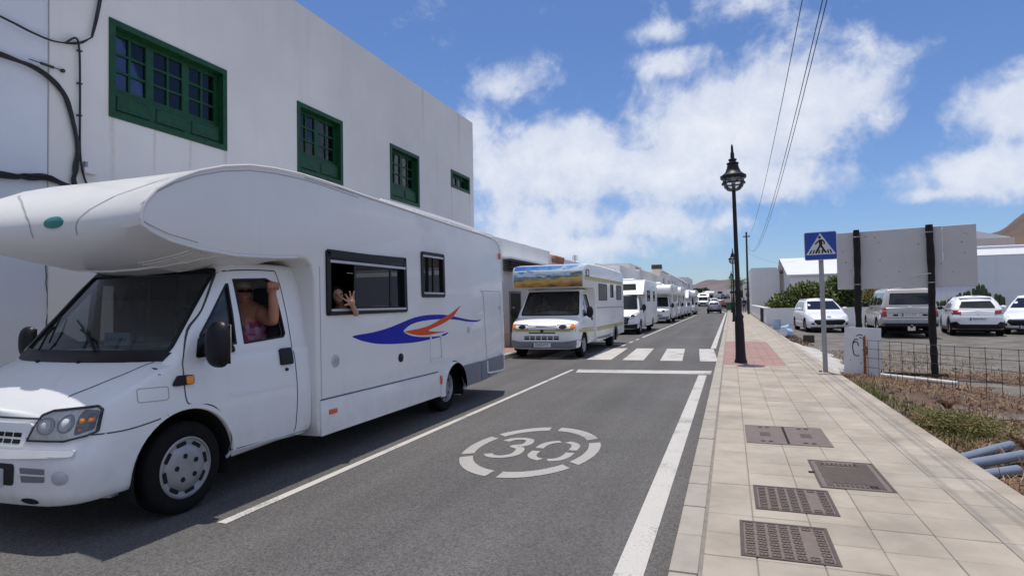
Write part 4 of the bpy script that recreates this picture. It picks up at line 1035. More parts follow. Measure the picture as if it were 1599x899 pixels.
# stones scattered on the verge
g = random.Random(9)
V = MB()
for k in range(260):
    x = 1.95+g.random()**1.5*4.5; y = 4+g.random()*11; s = g.uniform(0.012,0.045)
    V.sphere((x, y, vz(x, y)+s*0.2 if y < 13.5 else 0.01), s, g.uniform(.8,1.4), g.uniform(.8,1.3), 0.6, 6, 4)
tag(V.build('pebbles', 'stone_dark', kind='stuff', smooth=0), 'small dark volcanic stones scattered on the dry verge', 'stones')

# ================================================================== street furniture
def lamp(label, loc, tilt=(0,0)):
    t = thing('street_lamp', label, 'street lamp', loc, 0, 'black lamps along the right pavement'); t.rotation_euler = (tilt[0], tilt[1], 0)
    MB().lathe([(0,0),(0.135,0),(0.135,0.05),(0.118,0.075),(0.105,0.25),(0.095,0.85),(0.085,0.98),(0.098,1.0),(0.098,1.04),(0.078,1.07),(0.066,1.1),(0.066,1.55),(0.072,1.57),(0.072,1.6),(0.055,1.64),(0.045,2.8),(0.040,4.05),(0.04,4.12),(0,4.12)], (0,0,0), 'z', 20).build('column', 'iron_black', t)
    h = MB().lathe([(0.24,4.12),(0.275,4.13),(0.28,4.19),(0.25,4.205),(0.17,4.27),(0.13,4.37),(0.115,4.44),(0.13,4.455),(0.13,4.48),(0.075,4.50),(0.072,4.53),(0.09,4.54),(0.09,4.565),(0.045,4.58),(0.04,4.70),(0.028,4.74),(0.026,4.84),(0.012,4.9),(0,4.91)], (0,0,0), 'z', 28); h.lathe([(0.24,4.12),(0.0,4.19)], (0,0,0), 'z', 28); h.build('lamp_cap', 'iron_black', t)
    MB().lathe([(0.235,4.12),(0.232,4.03),(0.20,3.93),(0.13,3.86),(0.05,3.835),(0.042,3.835)], (0,0,0), 'z', 28).build('lamp_bowl', 'lamp_glass', t)
    MB().lathe([(0.225,4.035),(0.255,4.035),(0.255,4.005),(0.225,4.005)], (0,0,0), 'z', 28, close=True).build('ring', 'iron_black', t)
    MB().lathe([(0,4.16),(0.05,4.15),(0.055,4.04),(0.03,4.0),(0,3.99)], (0,0,0), 'z', 12).build('bulb', 'sign_white', t)
    return t
l1 = lamp('near tall black street lamp on the pavement', (0.19, 14.39, 0.12), (0.0, -0.014))
for (x, y, lb) in ((0.22, 42.8, 'second black street lamp, half hidden behind the near one'), (0.18, 74.5, 'small far black street lamp farthest along the pavement')):
    c = copy_tree(l1); c.location = (x, y, 0.12); c.rotation_euler = (0,0,0); c['label'] = lb
def crossing_sign():
    t = thing('crossing_sign', 'blue square pedestrian crossing sign on a grey post', 'road sign', (1.675, 12.85, 0.12), R_(-3)); t.rotation_euler = (0, -0.010, R_(-5))
    MB().prism(rr(0,0,0.085,0.045,0.008,2), 'z', -0.05, 2.16).build('pole', 'steel_grey', t, smooth=30)
    W = 0.56; H0 = 2.13; cz = H0+0.27
    MB().prism(rr(0, cz, W, 0.54, 0.04), 'y', -0.055, -0.033).build('panel', 'sign_blue', t, smooth=30)
    b = MB(); o_ = rr(0, cz, W, 0.54, 0.04); i_ = rr(0, cz, W-0.022, 0.518, 0.034)
    va = [b.bm.verts.new((p[0], -0.0575, p[1])) for p in o_]; vb = [b.bm.verts.new((p[0], -0.0575, p[1])) for p in i_]
    for k in range(len(va)): b.bm.faces.new([va[k], va[(k+1) % len(va)], vb[(k+1) % len(va)], vb[k]])
    b.build('border', 'sign_white', t, smooth=0)
    MB().prism([(-0.255, cz-0.165),(0.255, cz-0.165),(0.0, cz+0.245)], 'y', -0.0585, -0.056).build('triangle', 'sign_white', t, smooth=0)
    y0, y1 = -0.0605, -0.0586; p = MB()
    p.prism(ell(-0.012, cz+0.165, 0.026, 0.026, 16), 'y', y0, y1)
    for path, w in (([(0.0,cz+0.12),(0.005,cz+0.04),(0.0,cz-0.01)],0.058), ([(0.0,cz+0.115),(-0.05,cz+0.075),(-0.09,cz+0.03)],0.026), ([(0.005,cz+0.115),(0.055,cz+0.09),(0.068,cz+0.03)],0.026), ([(-0.008,cz+0.0),(-0.045,cz-0.06),(-0.085,cz-0.14)],0.034), ([(0.01,cz+0.0),(0.045,cz-0.06),(0.06,cz-0.09),(0.095,cz-0.135)],0.034)):
        p.prism(strip2d(catmull(path, 4), w), 'y', y0, y1)
    p.build('pedestrian', 'ink_black', t, smooth=0)
    for x in (-0.185,-0.13,-0.03,0.03,0.135,0.185):
        xs = 0.03*(1 if x > 0 else -1)*abs(x)/0.19
        MB().prism([(x-0.016, cz-0.145),(x+0.010, cz-0.145),(x+0.016-xs, cz-0.075),(x-0.008-xs, cz-0.075)], 'y', y0-0.001, y1).build('crossing_bar', 'ink_black', t, smooth=0)
    MB().box(-0.05, 0.05, -0.035, 0.04, cz-0.1, cz-0.06).box(-0.05, 0.05, -0.035, 0.04, cz+0.06, cz+0.1).build('clamp', 'steel_grey', t, smooth=0)
    MB().cyl((-0.09,-0.02,0.0),(-0.09,-0.02,0.02),0.03,0.03,10).build('bolt_cap', 'dark_steel', t)
crossing_sign()
def billboard():
    a = Vector((2.05, 13.70, 0)); b = Vector((4.22, 13.09, 0)); d = (b-a); Ln = d.length; ang = math.atan2(d.y, d.x)
    t = thing('billboard', 'large blank grey back of a billboard', 'billboard', (a.x, a.y, 0), ang)
    MB().box(0, Ln*0.775, 0.0, 0.035, 1.69, 2.83).bevel(0.004,1).build('panel', 'panel_back', t, smooth=0)
    MB().box(Ln*0.775+0.006, Ln, 0.0, 0.035, 1.695, 2.825).bevel(0.004,1).build('panel', 'panel_back', t, smooth=0)
    sc = MB(); g = random.Random(5)
    for k in range(22): 
        x, z = g.uniform(0.1, Ln-0.1), g.uniform(1.75, 2.78); sc.cyl((x,-0.003,z),(x,0.001,z),g.uniform(0.006,0.012),None,8)
    sc.build('screw_head', 'dark_steel', t)
    for s, base in ((0.365, -0.1), (1.56, -0.1)):
        r = random.Random(int(s*10)); pts = [(s+0.007*math.sin(3.1*z+s), -0.075, z) for z in np.linspace(base, 2.86, 22)]
        p = MB().tube(pts, [0.058+r.uniform(-.006,.008) for _ in pts], 9); po = p.build('post', 'tar_post', t, smooth=50)
        for z in (1.78, 2.72): MB().lathe([(0.064,-0.01),(0.069,0),(0.064,0.01)], (s+0.007*math.sin(3.1*z+s), -0.075, z), 'z', 14).build('wire_tie', 'steel_grey', po)
    MB().tube([(1.56,-0.14,1.95),(1.42,-0.05,1.94),(1.26,-0.012,1.91)], 0.008, 5).build('rope_end', 'wall_plain', t)
billboard()
def mesh_fence():
    a = Vector((2.29, 12.72, 0)); b = Vector((4.25, 9.95, 0)); d = b-a; Ln = d.length; ang = math.atan2(d.y, d.x)
    t = thing('wire_fence', 'low rusty wire mesh fence of square bars across the verge', 'fence', (a.x, a.y, 0), ang)
    n = int(Ln/0.235)
    for i in range(n+1):
        x = 0.235*i+0.10; MB().tube([(x,0.004*math.sin(7*x),-0.05),(x+0.004*math.sin(3*i),0.004*math.sin(5*i),0.4),(x,0.0,0.74+0.008*math.sin(i*2.3))], 0.0045, 5).build('bar', 'dark_steel', t)
    for z in (0.24, 0.42, 0.58, 0.73):
        MB().tube([(x, 0.006+0.004*math.sin(4*x+z), z+0.006*math.sin(2.6*x+9*z)) for x in np.linspace(0.0, Ln+0.1, 18)], 0.0045, 5).build('wire', 'dark_steel', t)
    p = MB().tube([(0.03,0.0,-0.1),(0.025,0.0,0.3),(0.03,0,0.80)], [0.02,0.018,0.02], 6); p.box(0.05,0.065,-0.015,0.0,-0.1,0.82); p.build('post', 'rust', t)
mesh_fence()
bd = thing('white_board', 'scribbled white board leaning behind the rusty fence post', 'board', (2.27, 12.80, 0.0)); bd.rotation_euler = (R_(-4), R_(1.5), R_(-20))
MB().box(-0.30, 0.30, 0, 0.02, -0.02, 0.96).bevel(0.003,1).build('panel', 'board_white', bd, smooth=0)
sc = MB()
for path in ([(-0.15,0.52),(-0.16,0.62),(-0.13,0.69),(-0.08,0.68),(-0.06,0.62)], [(-0.15,0.52),(-0.13,0.45),(-0.08,0.43),(-0.05,0.45)], [(0.0,0.55),(0.04,0.53),(0.045,0.45),(0.035,0.40)], [(-0.05,0.78),(-0.01,0.76)], [(0.0,0.75),(0.03,0.74),(0.035,0.71)], [(-0.10,0.80),(-0.04,0.83),(0.0,0.81)], [(0.02,0.62),(0.07,0.60),(0.075,0.50),(0.05,0.42)], [(-0.16,0.66),(-0.12,0.74),(-0.07,0.73)], [(-0.2,0.35),(-0.19,0.34)], [(-0.02,0.31),(-0.01,0.29)]): sc.prism(strip2d(catmull(path,4), 0.018), 'y', -0.0015, 0.0005)
sc.build('scribble', 'ink_black', bd, smooth=0, kind='stuff')
tag(MB().tube([(2.55,12.95,0.08),(2.9,12.55,0.08),(3.52,11.95,0.07)], 0.035, 10).build('white_pipe', 'pipe_white'), 'dirty white pipe lying on the straw below the fence', 'pipe')
tag(MB().tube([(2.75,13.35,0.06),(3.2,13.3,0.06),(3.75,13.2,0.06)], 0.03, 10).build('black_pipe', 'tar_post'), 'black pipe lying at the foot of the billboard post', 'pipe')
for i, (p, lb) in enumerate((([(1.80,6.36,0.055),(2.0,6.55,0.065),(2.25,6.80,0.08),(2.47,7.02,0.085)], 'upper grey blue conduit sticking out from under the pavement'), ([(1.80,6.16,0.06),(2.0,6.29,0.075),(2.22,6.45,0.085),(2.42,6.62,0.09)], 'thick middle grey blue conduit with its open end showing'), ([(1.80,5.93,0.03),(1.95,6.03,0.035),(2.1,6.15,0.035),(2.25,6.28,0.03)], 'lower grey conduit half buried below the other two'))):
    m = MB().tube(catmull(p,4), 0.043, 14, caps=False); m.tube(catmull(p,4), 0.036, 14, caps=False); o = m.build('conduit', 'conduit', recalc=False); tag(o, lb, 'conduit', 'conduits by the pavement')
# paint tubs, stone
def tub(label, loc, rot, r, h):
    t = thing('plastic_tub', label, 'tub', loc, 0, 'tubs by the pavement edge'); t.rotation_euler = rot
    MB().lathe([(0,0),(r*0.9,0),(r,h),(r*1.05,h),(r*1.05,h-0.03),(r*1.0,h-0.03)], (0,0,0), 'z', 18).build('tub_body', 'tub_blue', t); MB().lathe([(0,h-0.01),(r*0.97,h-0.01)], (0,0,0), 'z', 18).build('lid', 'board_white', t)
tub('pale blue tub standing upright, farthest along the pavement', (2.25, 34.0, 0.0), (0,0,0), 0.19, 0.50)
tub('white tub tipped on its side, middle of the three', (2.20, 29.8, 0.17), (R_(78),0,R_(50)), 0.17, 0.42)
tub('blue white tub on its side, nearest to the sign pole', (2.20, 26.5, 0.17), (R_(82),0,R_(-40)), 0.19, 0.40)
sb = thing('stone_block', 'dark square stone block lying in front of the white estate car', 'stone', (2.55, 23.4, 0)); MB().box(-0.17,0.17,-0.15,0.15,0,0.26).bevel(0.03,2).build('block', 'stone_dark', sb)
# utility pole, bin, wires
up_ = thing('utility_pole', 'plain dark utility pole on the right pavement', 'utility pole', (1.72, 66.0, 0.1))
MB().cyl((0,0,0),(0,0,8.4),0.12,0.09,10).build('pole', 'trunk' if False else 'dark_steel', up_); MB().box(-0.35,0.35,-0.05,0.05,7.9,8.0).build('crossarm', 'dark_steel', up_, smooth=0)
def wire(label, p0, p1, sag, r=0.007):
    p0, p1 = Vector(p0), Vector(p1); pts = []
    for k in range(40):
        u = k/39; p = p0.lerp(p1, u); p.z -= sag*4*u*(1-u); pts.append(p)
    tag(MB().tube(pts, r, 5).build('overhead_wire', 'black_cable'), label, 'overhead wire', 'overhead wires to the utility pole')
wire('left single overhead wire crossing the big cloud', (1.70, 65.9, 8.1), (1.05, 3.0, 6.3), 1.4)
wire('left one of the two close overhead wires', (1.74, 66, 7.2), (1.25, 3.0, 6.3), 2.2)
wire('right one of the two close overhead wires', (1.86, 66, 7.15), (1.31, 3.0, 6.35), 2.2)
wire('thin overhead wire sagging from the pole to the gabled house', (1.8, 66, 6.4), (6.0, 63.2, 5.2), 0.5)
bn = thing('wheelie_bin', 'green rubbish container with pale lid at the far kerb', 'rubbish bin', (0.05, 90.0, 0.12))
MB().prism([(-0.55,0.12),(0.55,0.12),(0.68,1.15),(-0.68,1.15)], 'y', -0.5, 0.5).bevel(0.03,1).build('bin_body', 'bin_green', bn); MB().prism([(-0.7,1.15),(0.7,1.15),(0.55,1.42),(0,1.52),(-0.55,1.42)], 'y', -0.55, 0.55).build('lid', 'cap_cream', bn)
for s in (-0.5,0.5): MB().cyl((s,-0.4,0.08),(s,-0.3,0.08),0.08,None,10).build('wheel', 'rubber', bn)
# ================================================================== vehicle builders
def half_loft(cols, mirror=True):
    """right half of a closed body as a grid of columns, mirrored across x = 0 and welded"""
    mb = MB(); bm = mb.bm
    for s in (1, -1):
        V = [[bm.verts.new((p[0]*s, p[1], p[2])) for p in c] for c in cols]
        for i in range(len(V)-1):
            for j in range(len(V[i])-1):
                q = [V[i][j], V[i][j+1], V[i+1][j+1], V[i+1][j]]
                bm.faces.new(q if s > 0 else q[::-1])
    bmesh.ops.remove_doubles(bm, verts=bm.verts, dist=2e-4)
    bmesh.ops.dissolve_degenerate(bm, edges=bm.edges, dist=1e-4)
    return mb
def lower_cols(P, ny=40, k=4):
    """car / cab lower body: P has tables over y (front -y): zt, drop, w, zb; tables over z: fy (front set-back), ry (rear set-in)"""
    y0, y1 = P['y0'], P['y1']
    ys = sorted(set([y0+(y1-y0)*0.5*(1-math.cos(math.pi*i/ny)) for i in range(ny+1)]))
    span = P.get('span', 0.6); tum = P.get('tum', 0.015); rnd_ = P.get('r', 0.06)
    def sec(y, sx=1.0, bulge=0.0):
        w, zt, zb = interp(P['w'], y), interp(P['zt'], y), interp(P['zb'], y); dr = interp(P['drop'], y); zs = zt - dr; h = zs - zb; r = min(rnd_, h*0.3)
        pts = [(0, zb), (w*0.6, zb), (w-0.10, zb), (w-0.03, zb+0.03), (w-0.008, zb+min(0.12, h*0.3)), (w, zb+h*0.45), (w-tum*0.5, zb+h*0.72), (w-tum-0.004, zs-r), (w-tum-0.35*r, zs-0.25*r), (w-tum-r*1.1, zs+0.02*dr), (w*0.78, zs+dr*0.36), (w*0.52, zs+dr*0.74), (w*0.26, zs+dr*0.94), (0, zt)]
        pts = catmull(pts, k); out = []
        for x, z in pts:
            f = max(0.0, 1-(y-y0)/span)**1.5*interp(P['fy'], z) - max(0.0, 1-(y1-y)/span)**1.5*interp(P.get('ry', [(0,0)]), z)
            out.append((max(0, x)*sx, y + f + bulge, z))
        out[0] = (0, out[0][1], out[0][2]); out[-1] = (0, out[-1][1], out[-1][2])
        return out
    cols = []
    bu = P.get('bulge', 0.03)
    for s in (0.0, 0.3, 0.6, 0.85): cols.append(sec(y0, s, -bu*(1-s*s)))
    for y in ys: cols.append(sec(y))
    for s in (0.85, 0.6, 0.3, 0.0): cols.append(sec(y1, s, P.get('rbulge', 0.02)*(1-s*s)))
    return cols
def green_cols(levels, crown=0.05, inset=0.0, nf=8, fillet=0.045):
    """greenhouse: levels of (z, yf, yr, w, rcf, rcr, bowf, bowr), roof closed with a crown"""
    def plan(z, yf, yr, w, rf, rr_, bf, br, ins=0.0):
        yf += ins; yr -= ins; w -= ins; pts = []
        for i in range(nf):
            x = (w-rf)*i/nf; pts.append((x, yf - bf*(1-(x/w)**2), z))
        yb = yf - bf*(1-((w-rf)/w)**2)
        for i in range(6):
            a = math.pi/2*i/6; pts.append((w-rf+rf*math.sin(a), yb + (rf+0.0)*(1-math.cos(a)), z))
        ye = yr + br*(1-((w-rr_)/w)**2)
        for i in range(11): pts.append((w, yb+rf + (ye-rr_-yb-rf)*i/11, z))
        for i in range(6):
            a = math.pi/2*i/6; pts.append((w-rr_+rr_*math.cos(a), ye-rr_+rr_*math.sin(a), z))
        for i in range(nf+1):
            x = (w-rr_)*(1-i/nf); pts.append((x, yr + br*(1-(x/w)**2), z))
        return pts
    L = []
    for i in range(len(levels)-1):
        for k in range(4): L.append([a+(b-a)*k/4 for a, b in zip(levels[i], levels[i+1])])
    L.append(list(levels[-1]))
    rows = [[(p[0]*s, p[1], p[2]-0.02*(1-s)) for p in plan(*L[0], inset)] for s in (0.0, 0.5)]
    rows += [plan(*l, inset) for l in L]
    t = L[-1]; z = t[0]
    fl = fillet if inset == 0 else 0.02
    for dz, ins in ((0.55*fl, 0.28*fl), (0.9*fl, 0.8*fl), (1.05*fl, 1.6*fl)):
        q = list(t); q[0] = z+dz; rows.append(plan(*q, inset+ins))
    last = rows[-1]
    for s in (0.8, 0.6, 0.4, 0.2, 0.0): rows.append([(p[0]*s, p[1], p[2]+crown*(1-s*s)) for p in last])
    return rows
def strip_ring(mb, outline, w, axis, sgn, bvh, off=0.004, depth=0.01, step=0.08):
    """closed band of width w just inside an outline, following the surface"""
    n = len(outline); P = [Vector(p) for p in outline]
    area = sum(P[i].x*P[(i+1) % n].y-P[(i+1) % n].x*P[i].y for i in range(n)); sg = 1 if area > 0 else -1
    inn = []
    for i in range(n):
        t = (P[(i+1) % n]-P[i-1]).normalized(); inn.append(P[i] + Vector((-t.y, t.x))*w*sg)
    f = AXF[axis]; d = f(0, 0, -sgn)
    def hit(p):
        h = bvh.ray_cast(f(p.x, p.y, sgn*6.0), d)
        if h[0] is None: h = bvh.find_nearest(f(p.x, p.y, sgn*1.0))
        nn = h[1] if h[1].dot(d) < 0 else -h[1]; nn = (nn-d*0.6).normalized(); return h[0], nn
    O = []; I = []
    seq = []
    for i in range(n):
        m = max(1, int((P[(i+1) % n]-P[i]).length/step))
        for k in range(m): seq.append((P[i].lerp(P[(i+1) % n], k/m), inn[i].lerp(inn[(i+1) % n], k/m)))
    R4 = []
    for a, b in seq:
        ha, na = hit(a); hb, nb_ = hit(b)
        R4.append([mb.bm.verts.new(q) for q in (ha-na*depth, ha+na*off, hb+nb_*off, hb-nb_*depth)])
    for i in range(len(R4)):
        A, B = R4[i], R4[(i+1) % len(R4)]
        for k in range(3): mb.bm.faces.new([A[k], A[k+1], B[k+1], B[k]])
    return mb
def RING(name, mat, parent, outline, w, axis, sgn, bvh, off=0.004, depth=0.01):
    return strip_ring(MB(), outline, w, axis, sgn, bvh, off, depth).build(name, mat, parent, smooth=30)
def seam(parent, path, axis, sgn, bvh, w=0.006, mat='seam_dark', off=0.0016, name='seam'):
    return D(name, mat, parent, strip2d(path, w), axis, sgn, bvh, off, 0.0, step=0.06)
def wheel(parent, x, y, r, wd, side, style='cap', rim=0.62):
    """wheel at axle (x = outer face): dark brake drum with tyre and rim as its pieces"""
    s = side; hub = MB().cyl((x-s*wd*0.9, y, r), (x-s*0.05, y, r), r*0.45, None, 20).build('wheel', 'dark_steel', parent)
    rr_ = r*rim
    pf = [(rr_*0.98,-0.02),(rr_*1.0,0.0),(rr_*1.06,0.004),(r*0.86,0.008),(r*0.94,-0.004),(r*0.985,-0.022),(r,-0.045),(r*0.992,-0.06),(r*0.992,-0.066),(r,-0.068),(r,-wd*0.5),(r*0.99,-wd*0.5-0.006),(r,-wd*0.5-0.012),(r,-wd+0.045),(r*0.985,-wd+0.02),(r*0.9,-wd),(rr_,-wd)]
    MB().lathe([(a, s*h) for a, h in pf], (x, y, r), 'x', 44).build('tyre', 'rubber', hub, smooth=40)
    if style == 'cap':
        q = MB().lathe([(rr_,-0.012*s),(rr_*1.01,0.004*s),(rr_*0.96,0.009*s),(rr_*0.93,-0.004*s),(rr_*0.78,-0.010*s),(rr_*0.70,0.004*s),(rr_*0.45,0.016*s),(rr_*0.15,0.012*s),(0,0.012*s)], (x, y, r), 'x', 44); ro = q.build('rim', 'rim_silver', hub, smooth=40)
        for k in range(8):
            a = 2*math.pi*k/8+0.2; pl = []
            for da, f in ((-0.24,0.76),(0.24,0.76),(0.20,0.88),(-0.20,0.88)): pl.append((y+rr_*f*math.cos(a+da), r+rr_*f*math.sin(a+da)))
            MB().prism(rpoly(pl, 0.008, 3), 'x', x-0.02*s, x-0.0005*s if k % 2 else x+0.0005*s).build('slot', 'dark_void', hub, smooth=0)
        for k in range(5):
            a = 2*math.pi*k/5+0.5; MB().cyl((x+0.0*s, y+rr_*0.40*math.cos(a), r+rr_*0.40*math.sin(a)), (x+0.019*s, y+rr_*0.40*math.cos(a), r+rr_*0.40*math.sin(a)), rr_*0.085, None, 12).build('lug_hole', 'dark_void', hub)
    elif style == 'steel':
        MB().lathe([(rr_,-0.01*s),(rr_*0.98,0.006*s),(rr_*0.92,-0.005*s),(rr_*0.85,-0.045*s),(rr_*0.62,-0.035*s),(rr_*0.5,-0.01*s),(rr_*0.28,-0.012*s),(rr_*0.24,0.02*s),(0,0.022*s)], (x, y, r), 'x', 36).build('rim', 'rim_silver', hub, smooth=40)
        for k in range(10):
            a = 2*math.pi*k/10; MB().cyl((x-0.06*s, y+rr_*0.74*math.cos(a), r+rr_*0.74*math.sin(a)), (x-0.030*s, y+rr_*0.74*math.cos(a), r+rr_*0.74*math.sin(a)), rr_*0.075, None, 8).build('slot', 'dark_void', hub)
    else:
        MB().lathe([(rr_,-0.01*s),(rr_*0.97,0.006*s),(rr_*0.9,-0.03*s),(rr_*0.88,-0.08*s),(0,-0.08*s)], (x, y, r), 'x', 32).build('rim', 'dark_steel', hub, smooth=40)
        m = MB(); n = 7
        for k in range(n):
            a = 2*math.pi*k/n; c, sn = math.cos(a), math.sin(a); pl = []
            for f, t in ((0.12,-0.14),(0.93,-0.13),(0.93,0.13),(0.12,0.14)): pl.append((y + rr_*(f*c - t*sn), r + rr_*(f*sn + t*c)))
            m.prism(pl, 'x', x-0.03*s, x-0.002*s+0.0006*k*s)
        m.cyl((x-0.03*s, y, r), (x+0.004*s, y, r), rr_*0.22, None, 14); m.build('spokes', 'rim_silver', hub)
    return hub
def wheel_well(parent, x, y, r, side, d=0.28, z=None):
    """dark liner inside a wheel arch"""
    z = r if z is None else z
    m = MB(); n = 26; A = []; 
    for xx in (x-side*0.012, x-side*d): A.append([(xx, y+r*math.cos(math.pi*(-0.12+1.24*k/n)), z+r*math.sin(math.pi*(-0.12+1.24*k/n))) for k in range(n+1)])
    m.grid(A); m.poly([(x-side*d, p[1], p[2]) for p in A[1]]); return m.build('wheel_well', 'dark_void', parent, smooth=60)
def mat_by_volume(o, test, mat):
    """give the faces whose centre passes the test another material"""
    me = o.data; me.materials.append(MATS[mat]) if MATS[mat].name not in [m.name for m in me.materials] else None
    i = [m.name for m in me.materials].index(MATS[mat].name)
    for p in me.polygons:
        if test(p.center, p.normal): p.material_index = i
def side_profile_body(prof, hw, r=0.04, bow=None, sag=None, ncol=(0.0,0.25,0.5,0.7,0.85,0.94)):
    """box-like habitation body: a side profile swept across the width, edges rounded, nose bowed in plan and sagging below"""
    n = len(prof); P = [Vector(p) for p in prof]
    area = sum(P[i].x*P[(i+1) % n].y-P[(i+1) % n].x*P[i].y for i in range(n)); sg = 1 if area > 0 else -1
    N = []
    for i in range(n):
        t = (P[(i+1) % n]-P[i-1]).normalized(); N.append(Vector((-t.y, t.x))*sg)
    def col(x, ins):
        u = x/hw; out = []
        for i in range(n):
            q = P[i] + N[i]*ins; y, z = q.x, q.y
            if bow: y -= bow(P[i].x, P[i].y)*(1-u*u)
            if sag: z -= sag(P[i].x, P[i].y)*(1-u*u)
            out.append((x, y, z))
        return out
    cs = [col(hw*f, 0) for f in ncol if hw*f < hw-r*1.2] + [col(hw-r, 0), col(hw-r*0.62, r*0.075), col(hw-r*0.29, r*0.29), col(hw-r*0.075, r*0.62), col(hw, r)]
    mb = MB(); bm = mb.bm
    for s in (1, -1):
        V = [[bm.verts.new((p[0]*s, p[1], p[2])) for p in c] for c in cs]
        for i in range(len(V)-1):
            for j in range(n):
                q = [V[i][j], V[i][(j+1) % n], V[i+1][(j+1) % n], V[i+1][j]]; bm.faces.new(q if s > 0 else q[::-1])
        bm.faces.new(V[-1] if s > 0 else V[-1][::-1])
    bmesh.ops.remove_doubles(bm, verts=bm.verts, dist=1e-4)
    return mb
def rot_pts(pts, dy): return [(p[0]+dy, p[1]) for p in pts]
# ================================================================== people
def skin_person(name, label, loc, chain, head_c, head_r, head_fwd, mat='skin', rz=0.0, face=True, hair=None, vox=0.007, head_tilt=0.0, smile=True):
    """one continuous body surface: skinned joint chain + sculpted head, fused by voxel remesh.
    chain: (list of (co, radius), list of edges)"""
    joints, edges = chain
    bm = bmesh.new()
    for j in joints:      # rounded joints, then a tapering length of flesh along every bone; the remesh below fuses them into one skin
        bmesh.ops.create_icosphere(bm, subdivisions=2, radius=j[1], matrix=Matrix.Translation(Vector(j[0])))
    for a, b in edges:
        pa, pb, ra, rb = Vector(joints[a][0]), Vector(joints[b][0]), joints[a][1], joints[b][1]
        d = pb-pa; L_ = d.length
        if L_ < 1e-4: continue
        mid = 1.10 if min(ra, rb) > 0.03 else 1.0
        q = d.to_track_quat('Z', 'Y').to_matrix().to_4x4()
        for (u0, r0, u1, r1) in ((0.0, ra, 0.4, (ra*0.6+rb*0.4)*mid), (0.4, (ra*0.6+rb*0.4)*mid, 1.0, rb)):
            m4 = Matrix.Translation(pa + d*((u0+u1)/2)) @ q
            bmesh.ops.create_cone(bm, cap_ends=True, segments=14, radius1=r0, radius2=r1, depth=L_*(u1-u0)+0.0005, matrix=m4)
    f = Vector(head_fwd).normalized(); up = Vector((0,0,1)); sd = f.cross(up).normalized(); up = sd.cross(f)
    Rm = Matrix((( sd.x, f.x, up.x),(sd.y, f.y, up.y),(sd.z, f.z, up.z)))
    hc = Vector(head_c)
    hb = bmesh.new(); bmesh.ops.create_uvsphere(hb, u_segments=28, v_segments=20, radius=1.0)
    for v in hb.verts:
        x, y, z = v.co; w = 0.76 - 0.12*max(0, -z)**1.2 + 0.02*max(0, z); d = 0.90
        yy = y*d; zz = z*1.12
        if z < -0.1: yy += 0.10*(-z); xs = w*(1-0.18*max(0, -z-0.3))
        else: xs = w
        if y > 0.5:
            yy += 0.05*math.exp(-((z+0.62)/0.16)**2)*math.exp(-(x/0.3)**2)   # chin
            yy -= 0.07*math.exp(-((z-0.08)/0.13)**2)*(math.exp(-((abs(x)-0.36)/0.17)**2))  # eye sockets
            yy += 0.20*math.exp(-((z+0.16)/0.12)**2)*math.exp(-(x/0.11)**2) + 0.09*math.exp(-((z-0.02)/0.12)**2)*math.exp(-(x/0.09)**2)  # nose
            yy += 0.03*math.exp(-((z+0.42)/0.07)**2)*math.exp(-(x/0.25)**2)
        v.co = (x*xs, yy, zz)
    for s in (-1, 1):   # ears
        mm = Matrix.Translation((s*0.78, -0.02, -0.02)) @ Matrix.Diagonal((0.07, 0.16, 0.25, 1)); bmesh.ops.create_icosphere(hb, subdivisions=2, radius=1.0, matrix=mm)
    hm = Matrix.Translation(hc) @ Rm.to_4x4() @ Matrix.Rotation(head_tilt, 4, 'Y') @ Matrix.Diagonal((head_r, head_r, head_r, 1))
    hb.transform(hm); tm = bpy.data.meshes.new('h'); hb.to_mesh(tm); hb.free(); bm.from_mesh(tm)
    fm = bpy.data.meshes.new(name); bm.to_mesh(fm); bm.free()
    t = thing(name, label, 'person', loc, rz)
    o = bpy.data.objects.new('body', fm); COL.objects.link(o)
    rm = o.modifiers.new('r', 'REMESH'); rm.mode = 'VOXEL'; rm.voxel_size = vox
    sm = o.modifiers.new('c', 'SMOOTH'); sm.iterations = 4; sm.factor = 0.5
    dg = bpy.context.evaluated_depsgraph_get(); dg.update(); m2 = bpy.data.meshes.new_from_object(o.evaluated_get(dg)); o.modifiers.clear(); o.data = m2; m2.name = 'body'
    m2.materials.clear(); m2.materials.append(MATS[mat]); m2.polygons.foreach_set('use_smooth', [True]*len(m2.polygons)); o.parent = t
    T = lambda x, y, z: hm @ Vector((x, y, z))
    if face:
        e = MB()
        for s in (-1, 1): 
            e.sphere(T(s*0.29, 0.775, 0.07), head_r*0.085, 1.2, 1.0, 0.6, 10, 6, (Rm.to_4x4()))
        e.build('eyes', 'eye_dark', o)
        b = MB()
        for s in (-1, 1): b.tube([T(s*0.16,0.84,0.22), T(s*0.30,0.82,0.26), T(s*0.45,0.70,0.21)], head_r*0.035, 5)
        b.build('eyebrows', 'hair_dark', o)
        mt = MB(); mt.tube([T(-0.24,0.74,-0.40), T(-0.12,0.83,-0.47), T(0,0.86,-0.49), T(0.12,0.83,-0.47), T(0.24,0.74,-0.40)], [head_r*0.03,head_r*0.06,head_r*0.07,head_r*0.06,head_r*0.03], 6); mt.build('mouth', 'lips', o)
        if smile:
            tt = MB(); tt.tube([T(-0.15,0.835,-0.435), T(0,0.89,-0.455), T(0.15,0.835,-0.435)], [head_r*0.025,head_r*0.045,head_r*0.025], 6); tt.build('teeth', 'board_white', o)
    return t, o, T
def finger(base, dirs, ls, r):
    """joint positions of one bent finger"""
    p = Vector(base); out = []
    for d, l in zip(dirs, ls): p = p + Vector(d).normalized()*l; out.append((p.copy(), r))
    return out
